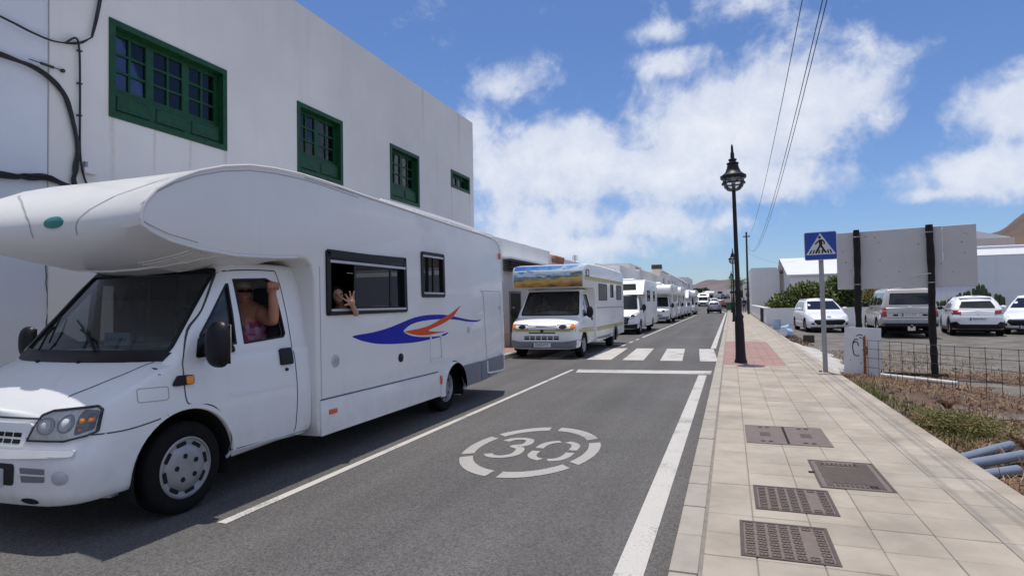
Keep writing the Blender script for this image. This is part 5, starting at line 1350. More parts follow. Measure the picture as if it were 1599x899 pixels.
# ================================================================== the big alcove motorhome
def big_motorhome():
    t = thing('motorhome', 'big white alcove motorhome with blue and orange swoosh, nearest in the queue', 'motorhome', (-4.72, 3.42, 0), 0, 'motorhomes queuing in the left lane'); t.scale = (0.885, 1, 1)
    # ---------------- habitation body
    prof_w = [(2.95,2.12),(2.955,2.17),(2.985,2.24),(3.07,2.34),(3.23,2.445),(3.42,2.54),(3.66,2.625),(3.93,2.69),(4.23,2.725),(4.55,2.742),(4.9,2.74),(5.49,2.715),(6.59,2.685),(7.67,2.655),(9.0,2.63),(9.35,2.615),(9.53,2.575),(9.65,2.48),(9.73,2.34),(9.80,1.9),(9.86,1.23),(9.87,0.62),(9.84,0.44),(9.74,0.33),(9.3,0.31),(8.7,0.29),(4.82,0.27),(4.79,0.40),(4.775,0.9),(4.765,1.5),(4.755,1.78),(4.72,1.90),(4.64,1.955),(4.5,1.965),(4.23,1.945),(3.79,1.93),(3.42,1.955),(3.17,1.995),(3.03,2.045),(2.965,2.085)]
    prof = [(a-3.42, b) for a, b in prof_w]
    bow = lambda y, z: -0.09*max(0, min(1, (0.55-y)/0.9)) if z > 1.90 else 0.0
    sag = lambda y, z: 0.15*max(0, min(1, (2.12-z)/0.2))*max(0, min(1, (1.3-y)/0.5)) if z > 1.7 else 0.0
    hab = side_profile_body(prof, 1.13, 0.035, bow, sag).build('body', 'hab_white', t)
    hb_full = bvh_of([hab])
    inner = [(-0.25,2.09),(0.3,2.47),(0.9,2.64),(3,2.63),(5.7,2.56),(6.2,2.4),(6.38,1.2),(6.38,0.45),(1.42,0.45),(1.40,1.7),(1.37,1.99),(1.15,2.02),(0.3,2.0)]
    W1 = (1.56, 3.03, 1.475, 1.975); W2 = (3.47, 4.06, 1.66, 2.16)
    cut = [MB().prism(inner, 'x', -1.09, 1.09), MB().prism(rr((W1[0]+W1[1])/2, (W1[2]+W1[3])/2, W1[1]-W1[0], W1[3]-W1[2], 0.03), 'x', 1.0, 1.3),
           MB().prism(rr((W2[0]+W2[1])/2, (W2[2]+W2[3])/2, W2[1]-W2[0], W2[3]-W2[2], 0.03), 'x', 1.0, 1.3),
           MB().prism(rr(4.92, 1.82, 0.62, 0.45, 0.04), 'x', -1.3, -1.0),
           MB().cyl((1.4, 4.38, 0.33), (0.72, 4.38, 0.33), 0.385, None, 40), MB().cyl((-1.4, 4.38, 0.33), (-0.72, 4.38, 0.33), 0.385, None, 40)]
    boolean(hab, cut)
    def near_inner(y, z):
        best = 9; ins = False; p = Vector((y, z))
        for i in range(len(inner)):
            a, b = Vector(inner[i]), Vector(inner[(i+1) % len(inner)]); t_ = max(0, min(1, (p-a).dot(b-a)/max(1e-9, (b-a).length_squared))); best = min(best, (p-a-(b-a)*t_).length)
            if (a.y > z) != (b.y > z) and y < (b.x-a.x)*(z-a.y)/(b.y-a.y)+a.x: ins = not ins
        return ins or best < 0.006
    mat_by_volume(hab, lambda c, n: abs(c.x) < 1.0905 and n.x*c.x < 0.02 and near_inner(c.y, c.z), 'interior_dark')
    # window 1: sliding, front part open
    def side_box(name, mat, y0, y1, z0, z1, x0, x1, parent, bev=0.0):
        m = MB().box(x0, x1, y0, y1, z0, z1)
        if bev: m.bevel(bev, 2)
        return m.build(name, mat, parent, smooth=30)
    wf = RING('window', 'plastic_black', t, rpoly([(1.50,1.42),(3.06,1.43),(3.035,2.088),(1.495,2.06)], [0.03,0.04,0.01,0.01]), 0.062, 'x', 1, hb_full, 0.022, 0.03)
    side_box('awning_band', 'plastic_black', 1.52, 3.02, 1.975, 2.075, 1.128, 1.148, wf, 0.004)
    side_box('rail', 'alu_strip', 1.55, 3.01, 1.945, 1.972, 1.126, 1.156, wf, 0.003); side_box('rail', 'alu_strip', 1.56, 3.02, 1.462, 1.484, 1.126, 1.156, wf, 0.003)
    m = MB()
    for a in ((1.99,2.02),(2.70,2.73)): m.box(1.10, 1.118, a[0], a[1], 1.485, 1.945)
    m.box(1.10,1.118,2.02,2.70,1.92,1.945); m.box(1.10,1.118,2.02,2.70,1.485,1.505); m.box(1.09,1.10,2.73,2.76,1.485,1.945); m.box(1.085,1.10,2.76,3.02,1.925,1.945); m.box(1.085,1.10,2.76,3.02,1.485,1.50); m.build('sash', 'plastic_black', wf, smooth=0)
    side_box('pane', 'glass_tint', 2.02, 2.70, 1.505, 1.92, 1.107, 1.111, wf); side_box('pane', 'glass_tint', 2.76, 3.02, 1.50, 1.925, 1.092, 1.096, wf)
    MB().grid([[(1.04+0.02*math.sin(y*60), y, z) for y in np.linspace(2.74, 3.0, 40)] for z in (1.45, 1.97)]).build('curtain', 'interior_wood', wf)
    wf2 = RING('window', 'plastic_black', t, rpoly([(3.44,1.61),(4.106,1.614),(4.084,2.207),(3.424,2.203)], 0.045), 0.055, 'x', 1, hb_full, 0.018, 0.03)
    side_box('rail', 'alu_strip', 3.47, 4.05, 2.135, 2.16, 1.126, 1.150, wf2, 0.003); side_box('rail', 'alu_strip', 3.49, 4.07, 1.655, 1.678, 1.126, 1.150, wf2, 0.003)
    m = MB().box(1.09,1.125,3.785,3.81,1.67,2.14); m.build('sash', 'plastic_black', wf2, smooth=0)
    side_box('pane', 'glass_tint', 3.47, 3.785, 1.665, 2.15, 1.107, 1.111, wf2); side_box('pane', 'glass_tint', 3.81, 4.06, 1.665, 2.15, 1.107, 1.111, wf2)
    MB().box(1.112, 1.13, 3.50, 3.54, 1.86, 1.93).build('latch', 'plastic_black', wf2, smooth=0)
    MB().grid([[(1.03+0.02*math.sin(y*55)+0.015*math.sin(y*23), y, z) for y in np.linspace(3.44, 4.10, 60)] for z in (1.6, 1.85, 2.2)]).build('curtain', 'board_white', wf2)
    # interior pieces seen through the windows
    side_box('bulkhead', 'interior_dark', 1.62, 1.66, 0.46, 1.45, -1.0, 1.05, t)
    side_box('wardrobe', 'interior_wood', 2.3, 3.4, 0.46, 1.25, -1.05, 0.9, t); side_box('locker', 'interior_wood', 1.6, 4.4, 2.1, 2.5, -1.05, -0.6, t)
    side_box('far_window_pane', 'glass_clear', 4.62, 5.22, 1.60, 2.04, -1.118, -1.112, t)
    # alcove seams, badge, trim strip round the flat side panel
    edge = [(a, b) for a, b in prof if True]
    k0 = edge.index(next(p for p in edge if abs(p[0]-(4.55-3.42)) < 1e-6))
    trim = edge[33:] + edge[:19]
    tr = MB()
    tr.tube([(1.131, p[0]+0.0, p[1]) for p in [(q[0], q[1]) for q in [( (Vector(edge[i]) ).x, Vector(edge[i]).y) for i in list(range(33, 40))+list(range(0, 20))]]], 0.012, 6)
    tro = tr.build('edge_trim', 'hab_white', t)
    inn = []
    for i in list(range(36, 40))+list(range(2, 12)):
        p = Vector(edge[i]); tt = (Vector(edge[(i+1) % 40])-Vector(edge[i-1])).normalized(); inn.append((1.1325, p.x - tt.y*-0.045*-1, p.y + tt.x*-0.045))
    MB().tube(inn[4:], 0.003, 5).build('trim_groove', 'seam_grey', t); MB().tube(inn[:4], 0.003, 5).build('trim_groove', 'seam_grey', t)
    D('badge', 'teal_badge', t, ell(0.0, 2.165, 0.115, 0.045, 28), 'y', -1, hb_full, 0.010, 0.02, 0.04, dome=0.012)
    for s in (1, -1):
        seam(t, catmull([(s*0.27,2.06),(s*0.29,2.15),(s*0.36,2.22),(s*0.60,2.35),(s*0.95,2.475)], 6), 'y', -1, hb_full, 0.010, 'seam_grey', 0.003)
    # underside ribs and seam of the alcove
    for k in range(9):
        y = -0.02+0.045*k
        pts = []
        for x in np.linspace(0.45, 1.05, 7):
            h = hb_full.ray_cast(Vector((x, y, 1.0)), Vector((0,0,1)))
            if h[0] is not None: pts.append((x, y, h[0].z-0.001))
        if len(pts) > 2: MB().tube(pts, 0.005, 5).build('underside_rib', 'gelcoat', t)
    pts = []
    for x in np.linspace(-1.0, 1.10, 22):
        y = 0.24-0.16*(1-(x/1.1)**2); h = hb_full.ray_cast(Vector((x, y, 1.0)), Vector((0,0,1)))
        if h[0] is not None: pts.append((x, y, h[0].z-0.001))
    MB().tube(pts, 0.012, 6).build('underside_seal', 'gelcoat', t)
    # roof: rails, hatch, rear lamp
    for s in (1, -1):
        MB().tube(catmull([(s*1.00,2.70,2.66),(s*1.00,2.72,2.735),(s*1.00,2.82,2.755),(s*1.0,4.55,2.742),(s*1.0,6.05,2.70),(s*1.0,6.15,2.68),(s*1.0,6.17,2.60)], 4), 0.018, 8).build('roof_rail', 'van_white', t)
        for y in (3.5, 4.5, 5.4): MB().cyl((s*1.0, y, 2.62), (s*1.0, y, 2.745), 0.016, None, 8).build('rail_post', 'van_white', t)
    MB().box(-0.4,0.4,3.4,4.1,2.62,2.72).bevel(0.03,2).build('roof_hatch', 'gelcoat', t)
    MB().tube([(1.118,q[0],q[1]) for q in [(1.2,2.715),(2.2,2.70),(3.2,2.675),(4.3,2.645),(5.5,2.618),(5.9,2.605)]], 0.014, 6).build('gutter_rail', 'alu_strip', t)
    seam(t, [(1.42,0.63),(1.405,1.9)], 'x', 1, hb_full, 0.007, 'seam_grey', 0.003, 'panel_joint'); seam(t, [(1.45,2.62),(1.45,2.15)], 'x', 1, hb_full, 0.0, 'seam_grey', 0.003) if False else None
    MB().box(1.02,1.16,6.19,6.24,2.28,2.38).bevel(0.01,1).build('marker_lamp', 'reflector_orange', t)
    # graphics
    blue = [(1.942,1.199),(2.305,1.218),(2.633,1.253),(2.952,1.308),(3.255,1.358),(3.581,1.381),(3.935,1.38),(4.206,1.365),(4.554,1.325),(4.93,1.282),(5.198,1.267),(5.392,1.264),(5.197,1.24),(4.864,1.255),(4.553,1.287),(4.261,1.308),(3.933,1.317),(3.628,1.314),(3.344,1.3),(3.142,1.269),(3.034,1.23),(2.981,1.201),(3.054,1.165),(3.205,1.13),(3.431,1.106),(3.672,1.096),(3.9,1.092),(4.199,1.129),(4.115,1.092),(3.9,1.072),(3.621,1.058),(3.292,1.048),(2.946,1.054),(2.629,1.068),(2.355,1.093),(2.134,1.132),(2.02,1.162)]
    org = [(4.62,1.495),(4.527,1.434),(4.377,1.348),(4.176,1.286),(3.931,1.234),(3.724,1.201),(3.612,1.177),(3.825,1.155),(4.13,1.144),(3.928,1.135),(3.672,1.122),(3.432,1.125),(3.227,1.147),(3.075,1.177),(3.016,1.194),(3.207,1.206),(3.434,1.219),(3.676,1.249),(3.933,1.305),(4.178,1.359),(4.408,1.423)]
    D('swoosh', 'logo_blue', t, catmull(blue, 3, True), 'x', 1, hb_full, 0.0015, 0.0, 0.2)
    D('swoosh_outline', 'sign_white', t, [(Vector(p)+ (Vector(p)-Vector((3.75,1.24))).normalized()*0.010)[:] for p in catmull(org, 3, True)], 'x', 1, hb_full, 0.0022, 0.0, 0.2)
    D('swoosh', 'logo_orange', t, catmull(org, 3, True), 'x', 1, hb_full, 0.003, 0.0, 0.2)
    # hatches, vents, skirts on the side
    MB().lathe([(0.062,0.0),(0.062,0.006),(0.045,0.012),(0.042,0.006),(0,0.006)], (1.131,1.642,0.968), 'x', 24).build('vent', 'alu_strip', t)
    for dz in (-0.012, 0.012): MB().box(1.136,1.146,1.60,1.685,0.962+dz,0.968+dz).build('vent_slat', 'seam_grey', t, smooth=0)
    MB().lathe([(0.052,0),(0.052,0.012),(0.03,0.022),(0,0.022)], (1.131,2.905,0.888), 'x', 24).build('filler_cap', 'plastic_black', t)
    MB().lathe([(0.050,0),(0.050,0.008),(0.03,0.014),(0,0.014)], (1.131,4.90,1.132), 'x', 24).build('socket_cap', 'alu_strip', t)
    hs = RING('service_hatch', 'hab_white', t, rpoly([(3.66,0.77),(4.02,0.765),(3.99,1.12),(3.656,1.125)], 0.02), 0.03, 'x', 1, hb_full, 0.012, 0.012)
    RING('hatch_gap', 'seam_grey', hs, rpoly([(3.69,0.80),(3.99,0.795),(3.962,1.092),(3.684,1.095)], 0.015), 0.005, 'x', 1, hb_full, 0.003, 0.0)
    seam(t, rpoly([(5.62,0.45),(5.49,1.70)], 0), 'x', 1, hb_full, 0.012, 'seam_grey', 0.004, 'locker_hinge')
    seam(t, [(5.49,1.722),(6.22,1.724)], 'x', 1, hb_full, 0.010, 'seam_grey', 0.004, 'locker_seam'); seam(t, [(6.22,1.724),(6.33,0.66)], 'x', 1, hb_full, 0.007, 'seam_grey', 0.003, 'locker_seam')
    MB().sphere((1.14,5.46,1.725),0.03,0.7,1.4,0.8).build('locker_stay', 'hab_white', t)
    for y, z in ((6.24,0.65),(6.2,1.45)): side_box('lock', 'alu_strip', y-0.025, y+0.025, z-0.03, z+0.03, 1.13, 1.142, t, 0.004)
    def skirt(name, mat, pts, x0=1.118, x1=1.150, bev=0.006):
        return MB().prism(pts, 'x', x0, x1).bevel(bev, 2).build(name, mat, t, smooth=30)
    skirt('side_skirt', 'van_white', [(1.40,0.27),(3.97,0.285),(3.89,0.60),(1.39,0.605)])
    for k, (a, b) in enumerate(((4.70,5.34),(5.352,5.63),(5.64,6.33))): skirt('rear_skirt', 'plastic_grey', rpoly([(a,0.30+0.01*k),(b,0.305+0.012*k),(b,0.622),(a,0.615)] if k < 2 else [(a,0.33),(b-0.05,0.36),(b+0.06,0.45),(b,0.64),(a,0.625)], 0.02), 1.118, 1.141+0.004*k)
    skirt('locker_lip', 'van_white', strip2d(catmull([(5.60,0.60),(5.60,0.46),(5.66,0.405),(6.25,0.385),(6.34,0.43),(6.335,0.60)], 5), 0.03), 1.13, 1.156)
    seam(t, [(1.40,0.614),(3.88,0.612)], 'x', 1, hb_full, 0.012, 'seam_dark', 0.004)
    arch = [(4.38+0.40*math.cos(a), 0.33+0.40*math.sin(a)) for a in np.linspace(-0.15, math.pi+0.15, 26)]; arch_o = [(4.36+0.50*math.cos(a)*(0.98), 0.30+0.42*math.sin(a)) for a in np.linspace(math.pi+0.1, -0.1, 26)]
    MB().prism([(4.38+0.345*math.cos(a), 0.33+0.345*math.sin(a)) for a in np.linspace(-0.2, math.pi+0.2, 26)] + [(4.33+0.42*math.cos(a), 0.29+0.415*math.sin(a)) for a in np.linspace(math.pi+0.05, -0.05, 26)], 'x', 1.10, 1.175).bevel(0.02, 3, 50).build('rear_wheel_arch', 'van_white', t)
    for y, z, w, h in ((1.57,0.482,0.12,0.045),(3.925,0.50,0.05,0.11)): side_box('reflector', 'reflector_orange', y-w/2, y+w/2, z-h/2, z+h/2, 1.14, 1.166, t, 0.006)
    # rear bumper corner, underbody
    side_box('rear_bumper', 'plastic_grey', 6.36, 6.52, 0.34, 0.62, -1.10, 1.10, t, 0.05)
    side_box('chassis', 'dark_void', 0.4, 6.2, 0.22, 0.36, -0.62, 0.62, t)
    side_box('mud_flap', 'board_white', 4.84, 4.86, 0.16, 0.36, 0.72, 0.98, t)
    # ---------------- cab
    P = dict(y0=-0.80, y1=1.36, span=0.5, tum=0.02, r=0.07, bulge=0.035,
             zt=[(-0.80,0.845),(-0.74,0.895),(-0.62,0.975),(-0.45,1.075),(-0.25,1.165),(-0.1,1.205),(0.1,1.215),(1.4,1.20)], drop=[(-0.8,0.06),(-0.4,0.10),(0,0.09),(0.4,0.06),(1.4,0.05)],
             w=[(-0.80,0.72),(-0.77,0.81),(-0.72,0.895),(-0.64,0.955),(-0.5,1.0),(-0.3,1.025),(0,1.04),(0.5,1.05),(1.4,1.05)], zb=[(-0.80,0.25),(-0.5,0.28),(0.3,0.31),(1.4,0.33)],
             fy=[(0.2,0.05),(0.32,0.0),(0.52,0.0),(0.58,0.02),(0.66,0.05),(0.80,0.075),(0.90,0.09),(1.2,0.10)])
    low = half_loft(lower_cols(P, 44)).build('cab_body', 'van_white', t)
    lev = [(1.02,-0.18,1.40,1.0,0.10,0.05,0.20,0),(1.17,-0.06,1.40,1.0,0.10,0.05,0.19,0),(1.45,0.16,1.40,0.955,0.10,0.05,0.17,0),(1.70,0.355,1.40,0.90,0.10,0.05,0.15,0),(1.86,0.49,1.40,0.855,0.11,0.05,0.14,0)]
    roof = half_loft(green_cols(lev, 0.05)).build('cab_upper', 'van_white', t)
    bl = bvh_of([low]); bg_ = bvh_of([roof]); ball = bvh_of([low, roof])
    cav = half_loft(green_cols(lev, 0.03, 0.045))
    for v in cav.bm.verts:
        if v.co.z < 1.03: v.co.z = 1.13
        v.co.z -= 0.03
    ws_in = rpoly([(-0.90,1.19),(0.90,1.19),(0.79,1.82),(-0.79,1.82)], 0.06)
    dwin = rpoly([(0.567,1.205),(1.05,1.235),(1.075,1.27),(1.01,1.745),(0.93,1.775),(0.535,1.755)], [0.01,0.05,0.02,0.05,0.03,0.01])
    qwin = rpoly([(0.49,1.21),(0.485,1.715),(0.455,1.715),(0.12,1.30),(0.14,1.21)], [0.01,0.01,0.02,0.05,0.04])
    boolean(roof, [cav, MB().prism(ws_in, 'y', -0.9, 0.60), MB().prism(dwin, 'x', -1.4, 1.4), MB().prism(qwin, 'x', -1.4, 1.4)])
    ins = bvh_of([roof])
    def inside(c, n): 
        yf = -0.06+(c.z-1.17)*0.79
        w = 1.0-(c.z-1.17)*0.21
        return 1.08 < c.z < 1.86 and abs(c.x) < w-0.03 and c.y > yf - 0.19*(1-(c.x/w)**2)*0.8 + 0.035
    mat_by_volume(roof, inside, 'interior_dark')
    cut = []
    for s in (1, -1): cut.append(MB().cyl((s*1.4, -0.02, 0.34), (s*0.70, -0.02, 0.34), 0.425, None, 44))
    boolean(low, cut)
    # glazing
    g = D('windscreen', 'glass_cab', t, ws_in, 'y', -1, bg_, -0.014, 0.0, 0.12)
    RING('windscreen_band', 'plastic_black', g, rpoly([(-0.925,1.165),(0.925,1.165),(0.81,1.845),(-0.81,1.845)], 0.07), 0.04, 'y', -1, bg_, 0.003, 0.02)
    D('scuttle', 'plastic_black', t, [(-0.90,1.125),(0.90,1.125),(0.93,1.185),(-0.93,1.185)], 'y', -1, ball, 0.006, 0.02, 0.1)
    D('side_window', 'glass_clear', t, dwin, 'x', -1, bg_, -0.02, 0.0, 0.2); D('quarter_window', 'glass_clear', t, qwin, 'x', -1, bg_, -0.02, 0.0, 0.2)
    D('quarter_window', 'glass_cab', t, qwin, 'x', 1, bg_, -0.02, 0.0, 0.2)
    for s in (1, -1):
        RING('window_seal', 'plastic_black', t, dwin, 0.016, 'x', s, bg_, 0.003, 0.03); RING('window_seal', 'plastic_black', t, qwin, 0.018, 'x', s, bg_, 0.003, 0.03)
        # door outline
        dpath = catmull([(0.36,0.37),(0.385,0.47),(0.33,0.62),(0.20,0.755),(0.03,0.79),(-0.03,0.83),(-0.045,1.0),(-0.03,1.16),(0.06,1.345),(0.20,1.50),(0.385,1.755),(0.49,1.82),(0.98,1.845),(1.08,1.80),(1.12,1.45),(1.14,1.14),(1.165,0.80),(1.155,0.50),(1.135,0.37),(1.05,0.355),(0.36,0.37)], 4)
        seam(t, dpath, 'x', s, ball, 0.010, 'seam_dark', 0.002, 'door_gap')
        D('door_moulding', 'van_white', t, rpoly([(0.40,0.80),(1.155,0.79),(1.155,0.83),(0.36,0.84)], 0.01), 'x', s, bl, 0.004, 0.01)
        D('sill', 'van_white', t, [(0.38,0.315),(1.3,0.325),(1.3,0.365),(0.385,0.365)], 'x', s, bl, 0.015, 0.02)
        hd = D('door_handle', 'plastic_black', t, rpoly([(0.955,0.99),(1.112,0.99),(1.108,1.132),(0.95,1.13)], 0.02), 'x', s, bl, 0.022, 0.03, 0.05)
        MB().cyl((s*1.04,1.03,0.948),(s*1.056,1.03,0.948),0.015,None,12).build('door_lock', 'plastic_black', t)
        ro = D('indicator_holder', 'plastic_black', t, rpoly([(-0.155,0.945),(0.03,0.945),(0.03,1.015),(-0.10,1.02)], 0.02), 'x', s, bl, 0.022, 0.03, 0.05)
        D('side_indicator', 'amber', ro, rr(-0.012,0.98,0.06,0.062,0.015), 'x', s, bl, 0.034, 0.02, 0.05, dome=0.01)
        # wheel arch lip and bumper seam
        lip = [(-0.02+0.445*math.cos(a), 0.34+0.445*math.sin(a)) for a in np.linspace(math.pi*0.02, math.pi*0.62, 22)]
        D('arch_lip', 'van_white', t, strip2d(lip, 0.03), 'x', s, bl, 0.010, 0.02, 0.05)
        seam(t, catmull([(-0.24,0.735),(-0.36,0.715),(-0.5,0.70),(-0.66,0.70)], 4), 'x', s, bl, 0.009, 'seam_dark', 0.002)
        RING('fuel_flap', 'seam_grey', t, rpoly([(-0.40,0.865),(-0.17,0.855),(-0.17,0.955),(-0.40,0.965)], 0.025), 0.006, 'x', s, bl, 0.002, 0.0)
        seam(t, [(-0.23,1.04),(-0.215,1.085)], 'x', s, bl, 0.018, 'plastic_black', 0.004, 'vent_slit')
        # hood edge seam (from above)
        seam(t, catmull([(s*0.84,-0.16),(s*0.80,-0.32),(s*0.70,-0.48),(s*0.56,-0.60)], 5), 'z', 1, bl, 0.010, 'seam_dark', 0.002, 'hood_gap')
        # headlamp
        hl = [(s*0.40,0.655),(s*0.49,0.825),(s*0.56,0.852),(s*0.89,0.880),(s*0.925,0.86),(s*0.93,0.715),(s*0.88,0.69),(s*0.75,0.66)]
        ho = D('headlight', 'lamp_chrome', t, rpoly(hl, [0.02,0.02,0.03,0.03,0.02,0.02,0.02,0.02]), 'y', -1, bl, 0.002, 0.0, 0.05)
        RING('lamp_seal', 'plastic_black', ho, rpoly(hl, [0.02,0.02,0.03,0.03,0.02,0.02,0.02,0.02]), 0.012, 'y', -1, bl, 0.012, 0.02)
        RING('reflector_rim', 'seam_grey', ho, ell(s*0.565,0.755,0.085,0.055,24), 0.010, 'y', -1, bl, 0.006, 0.004); D('reflector', 'board_white', ho, ell(s*0.56,0.758,0.062,0.040,24), 'y', -1, bl, 0.006, 0.0, 0.02, dome=0.012)
        RING('reflector_rim', 'seam_grey', ho, ell(s*0.73,0.772,0.062,0.058,24), 0.010, 'y', -1, bl, 0.006, 0.004); D('reflector', 'board_white', ho, ell(s*0.73,0.772,0.046,0.044,24), 'y', -1, bl, 0.006, 0.0, 0.02, dome=0.012)
        D('indicator_bay', 'plastic_grey', ho, rpoly([(s*0.805,0.695),(s*0.91,0.735),(s*0.91,0.855),(s*0.81,0.855)], 0.02), 'y', -1, bl, 0.005, 0.0, 0.05)
        for x, z, r in ((0.842,0.79,0.020),(0.887,0.795,0.020),(0.84,0.735,0.013)): D('bulb', 'amber', ho, ell(s*x,z,r,r,14), 'y', -1, bl, 0.008, 0.006, 0.02, dome=0.008)
        D('lens', 'lens', ho, rpoly(hl, 0.02), 'y', -1, bl, 0.016, 0.0, 0.06)
        # bumper openings, fog lamp
        D('bumper_vent', 'plastic_grey', t, rpoly([(s*0.44,0.405),(s*0.66,0.415),(s*0.66,0.50),(s*0.42,0.50)], 0.01), 'y', -1, bl, 0.002, 0.0, 0.05)
        D('bumper_vane', 'van_white', t, [(s*0.40,0.452),(s*0.665,0.455),(s*0.665,0.464),(s*0.40,0.462)], 'y', -1, bl, 0.010, 0.01, 0.05)
        D('fog_lamp', 'alu_strip', t, ell(s*0.775,0.445,0.055,0.045,22), 'y', -1, bl, -0.002+0.004, 0.006, 0.03, dome=0.012)
        D('bumper_ledge', 'van_white', t, rpoly([(s*0.05,0.535),(s*0.85,0.575),(s*0.85,0.615),(s*0.05,0.60)], 0.015), 'y', -1, bl, 0.022, 0.03, 0.06)
        # mirror
        mo = MB().sphere((0,0,0), 1, 0.125, 0.075, 0.175, 24, 16)
        for v in mo.bm.verts:
            x, y, z = v.co; k = 0.30
            v.co.x = math.copysign(abs(x/0.125)**0.72, x)*0.125; v.co.z = math.copysign(abs(z/0.175)**0.72, z)*0.175
            if y > 0: v.co.y = y*0.35
        m_ = mo.build('mirror', 'plastic_black', t, loc=(s*1.215, 0.115, 1.235), smooth=60)
        m_.scale = (1,1,1) if s > 0 else (0.8,0.9,0.82)
        MB().box(-0.105,0.105,0.022,0.03,-0.15,0.15).bevel(0.006,1).build('mirror_glass', 'chrome', m_, smooth=30)
        MB().tube([(s*0.98,0.17,1.20),(s*1.06,0.15,1.17),(s*1.15,0.12,1.17)], [0.05,0.045,0.05], 10).build('mirror_arm', 'plastic_black', m_, loc=(-s*1.215,-0.115,-1.235))
        D('mirror_base', 'plastic_black', t, rpoly([(0.07,1.13),(0.46,1.15),(0.45,1.20),(0.24,1.33),(0.11,1.28)], 0.03), 'x', s, ball, 0.012, 0.02, 0.06)
        wheel(t, s*1.01, -0.02, 0.335, 0.21, s, 'cap', 0.66); wheel_well(t, s*1.03, -0.02, 0.423, s, 0.33, 0.34)
        wheel(t, s*0.985, 4.38, 0.335, 0.21, s, 'steel', 0.62); wheel_well(t, s*1.11, 4.38, 0.383, s, 0.38, 0.33)
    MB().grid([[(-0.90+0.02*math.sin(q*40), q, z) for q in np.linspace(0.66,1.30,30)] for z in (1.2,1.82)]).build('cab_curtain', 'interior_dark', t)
    # nozzle, wipers, grille, plate
    for x in (-0.28, 0.22): MB().sphere((x,-0.33,0),0.016,1.3,1.0,0.8,8,6).build('washer_jet', 'plastic_black', t, loc=(0,0,bl.ray_cast(Vector((x,-0.33,3)),Vector((0,0,-1)))[0].z+0.006))
    def on_glass(x, z, off=0.02):
        h = bg_.ray_cast(Vector((x,-4,z)), Vector((0,1,0))); return h[0]+h[1]*off
    for (bx, tipx, tipz, ex, ez) in ((-0.50,-0.60,1.42,-0.47,1.205),(0.26,-0.13,1.40,0.36,1.215)):
        w = MB().tube([on_glass(bx,1.19,0.02), on_glass((bx+tipx)/2+0.0,1.30,0.035), on_glass(tipx+0.04,tipz-0.06,0.028)], 0.009, 6); wo = w.build('wiper', 'plastic_black', t)
        MB().tube([on_glass(tipx-0.16 if bx > 0 else tipx-0.08, tipz+0.02 if bx>0 else tipz+0.04, 0.012), on_glass(tipx+0.02,tipz-0.04,0.018), on_glass(tipx+0.30 if bx > 0 else tipx+0.15,tipz-0.17,0.012)], 0.007, 5).build('wiper_blade', 'plastic_black', wo)
    gr = D('grille', 'van_white', t, rpoly([(-0.40,0.62),(0.40,0.62),(0.46,0.77),(-0.46,0.77)], 0.03), 'y', -1, bl, 0.012, 0.02, 0.06)
    for k in range(8):
        for j in range(2):
            x = -0.36+0.092*k; D('slot', 'dark_void', gr, rpoly([(x,0.64+0.042*j),(x+0.08,0.64+0.042*j),(x+0.08,0.668+0.042*j),(x,0.668+0.042*j)], 0.004), 'y', -1, bl, 0.014, 0.0, 0.05)
    seam(t, [(-0.5,0.80),(0.5,0.80)], 'y', -1, bl, 0.012, 'seam_dark', 0.004)
    D('lower_intake', 'plastic_black', t, rpoly([(-0.36,0.38),(0.36,0.38),(0.37,0.52),(-0.37,0.52)], 0.03), 'y', -1, bl, 0.003, 0.0, 0.06)
    pl = D('number_plate', 'plate_white', t, rr(0,0.43,0.52,0.11,0.01), 'y', -1, bl, 0.02, 0.02, 0.08)
    text('plate_text', '4281 CZK' if False else '0000', 0.0001, 'ink_black', pl, Matrix.Translation((0,0,-5))) if False else None
    D('plate_band', 'ink_blue', pl, rr(0.235,0.43,0.04,0.108,0.004), 'y', -1, bl, 0.0215, 0.0, 0.05)
    D('tow_hole', 'dark_void', t, ell(0.50,0.285,0.085,0.022,20), 'y', -1, bl, 0.002, 0.0, 0.05)
    MB().tube([(0.50,-0.74,0.27),(0.55,-0.78,0.262),(0.60,-0.74,0.258)], 0.012, 6).build('tow_eye', 'alu_strip', t)
    MB().prism([(0.60,-0.60),(0.86,-0.50),(0.84,-0.42),(0.60,-0.5)], 'z', 0.245, 0.262).build('splash_guard', 'alu_strip', t, smooth=0)
    # cab interior: dash, seats, wheel, sign, papers
    ds = MB().grid([[(x, -0.20+0.17*(x/0.9)**2+dy, z) for x in np.linspace(-0.93,0.93,15)] for dy, z in ((0.0,1.17),(0.2,1.215),(0.42,1.215),(0.52,1.17),(0.54,1.05))]); ds.build('dashboard', 'dash_grey', t)
    for sx in (0.5, -0.5):
        MB().box(sx-0.24,sx+0.24,1.22,1.34,1.0,1.52).bevel(0.05,2).build('seat_back', 'seat_cloth', t); MB().box(sx-0.13,sx+0.13,1.25,1.33,1.54,1.70).bevel(0.03,2).build('head_rest', 'seat_cloth', t)
    MB().lathe([(0.17,0),(0.188,0.015),(0.20,0),(0.188,-0.015)], (0,0,0), 'y', 24, close=True).build('steering_wheel', 'plastic_black', t, loc=(0.5,0.50,1.20))
    sg = MB().box(-0.30,0.0,-0.01,0.01,-0.045,0.055).build('dash_sign', 'tub_blue', t, loc=(0.28,0.03,1.272), smooth=0)
    text('sign_text', 'CARAVANA', 0.052, 'ink_blue', sg, Matrix.Translation((-0.15,-0.012,0.0)) @ Matrix.Rotation(R_(90), 4, 'X'))
    MB().box(-0.46,-0.40,0.0,0.3,1.222,1.226).box(-0.36,-0.30,0.02,0.32,1.222,1.226).build('paper', 'board_white', t, smooth=0, loc=(1.05,-0.02,0.0))
    return t
MH1 = big_motorhome()
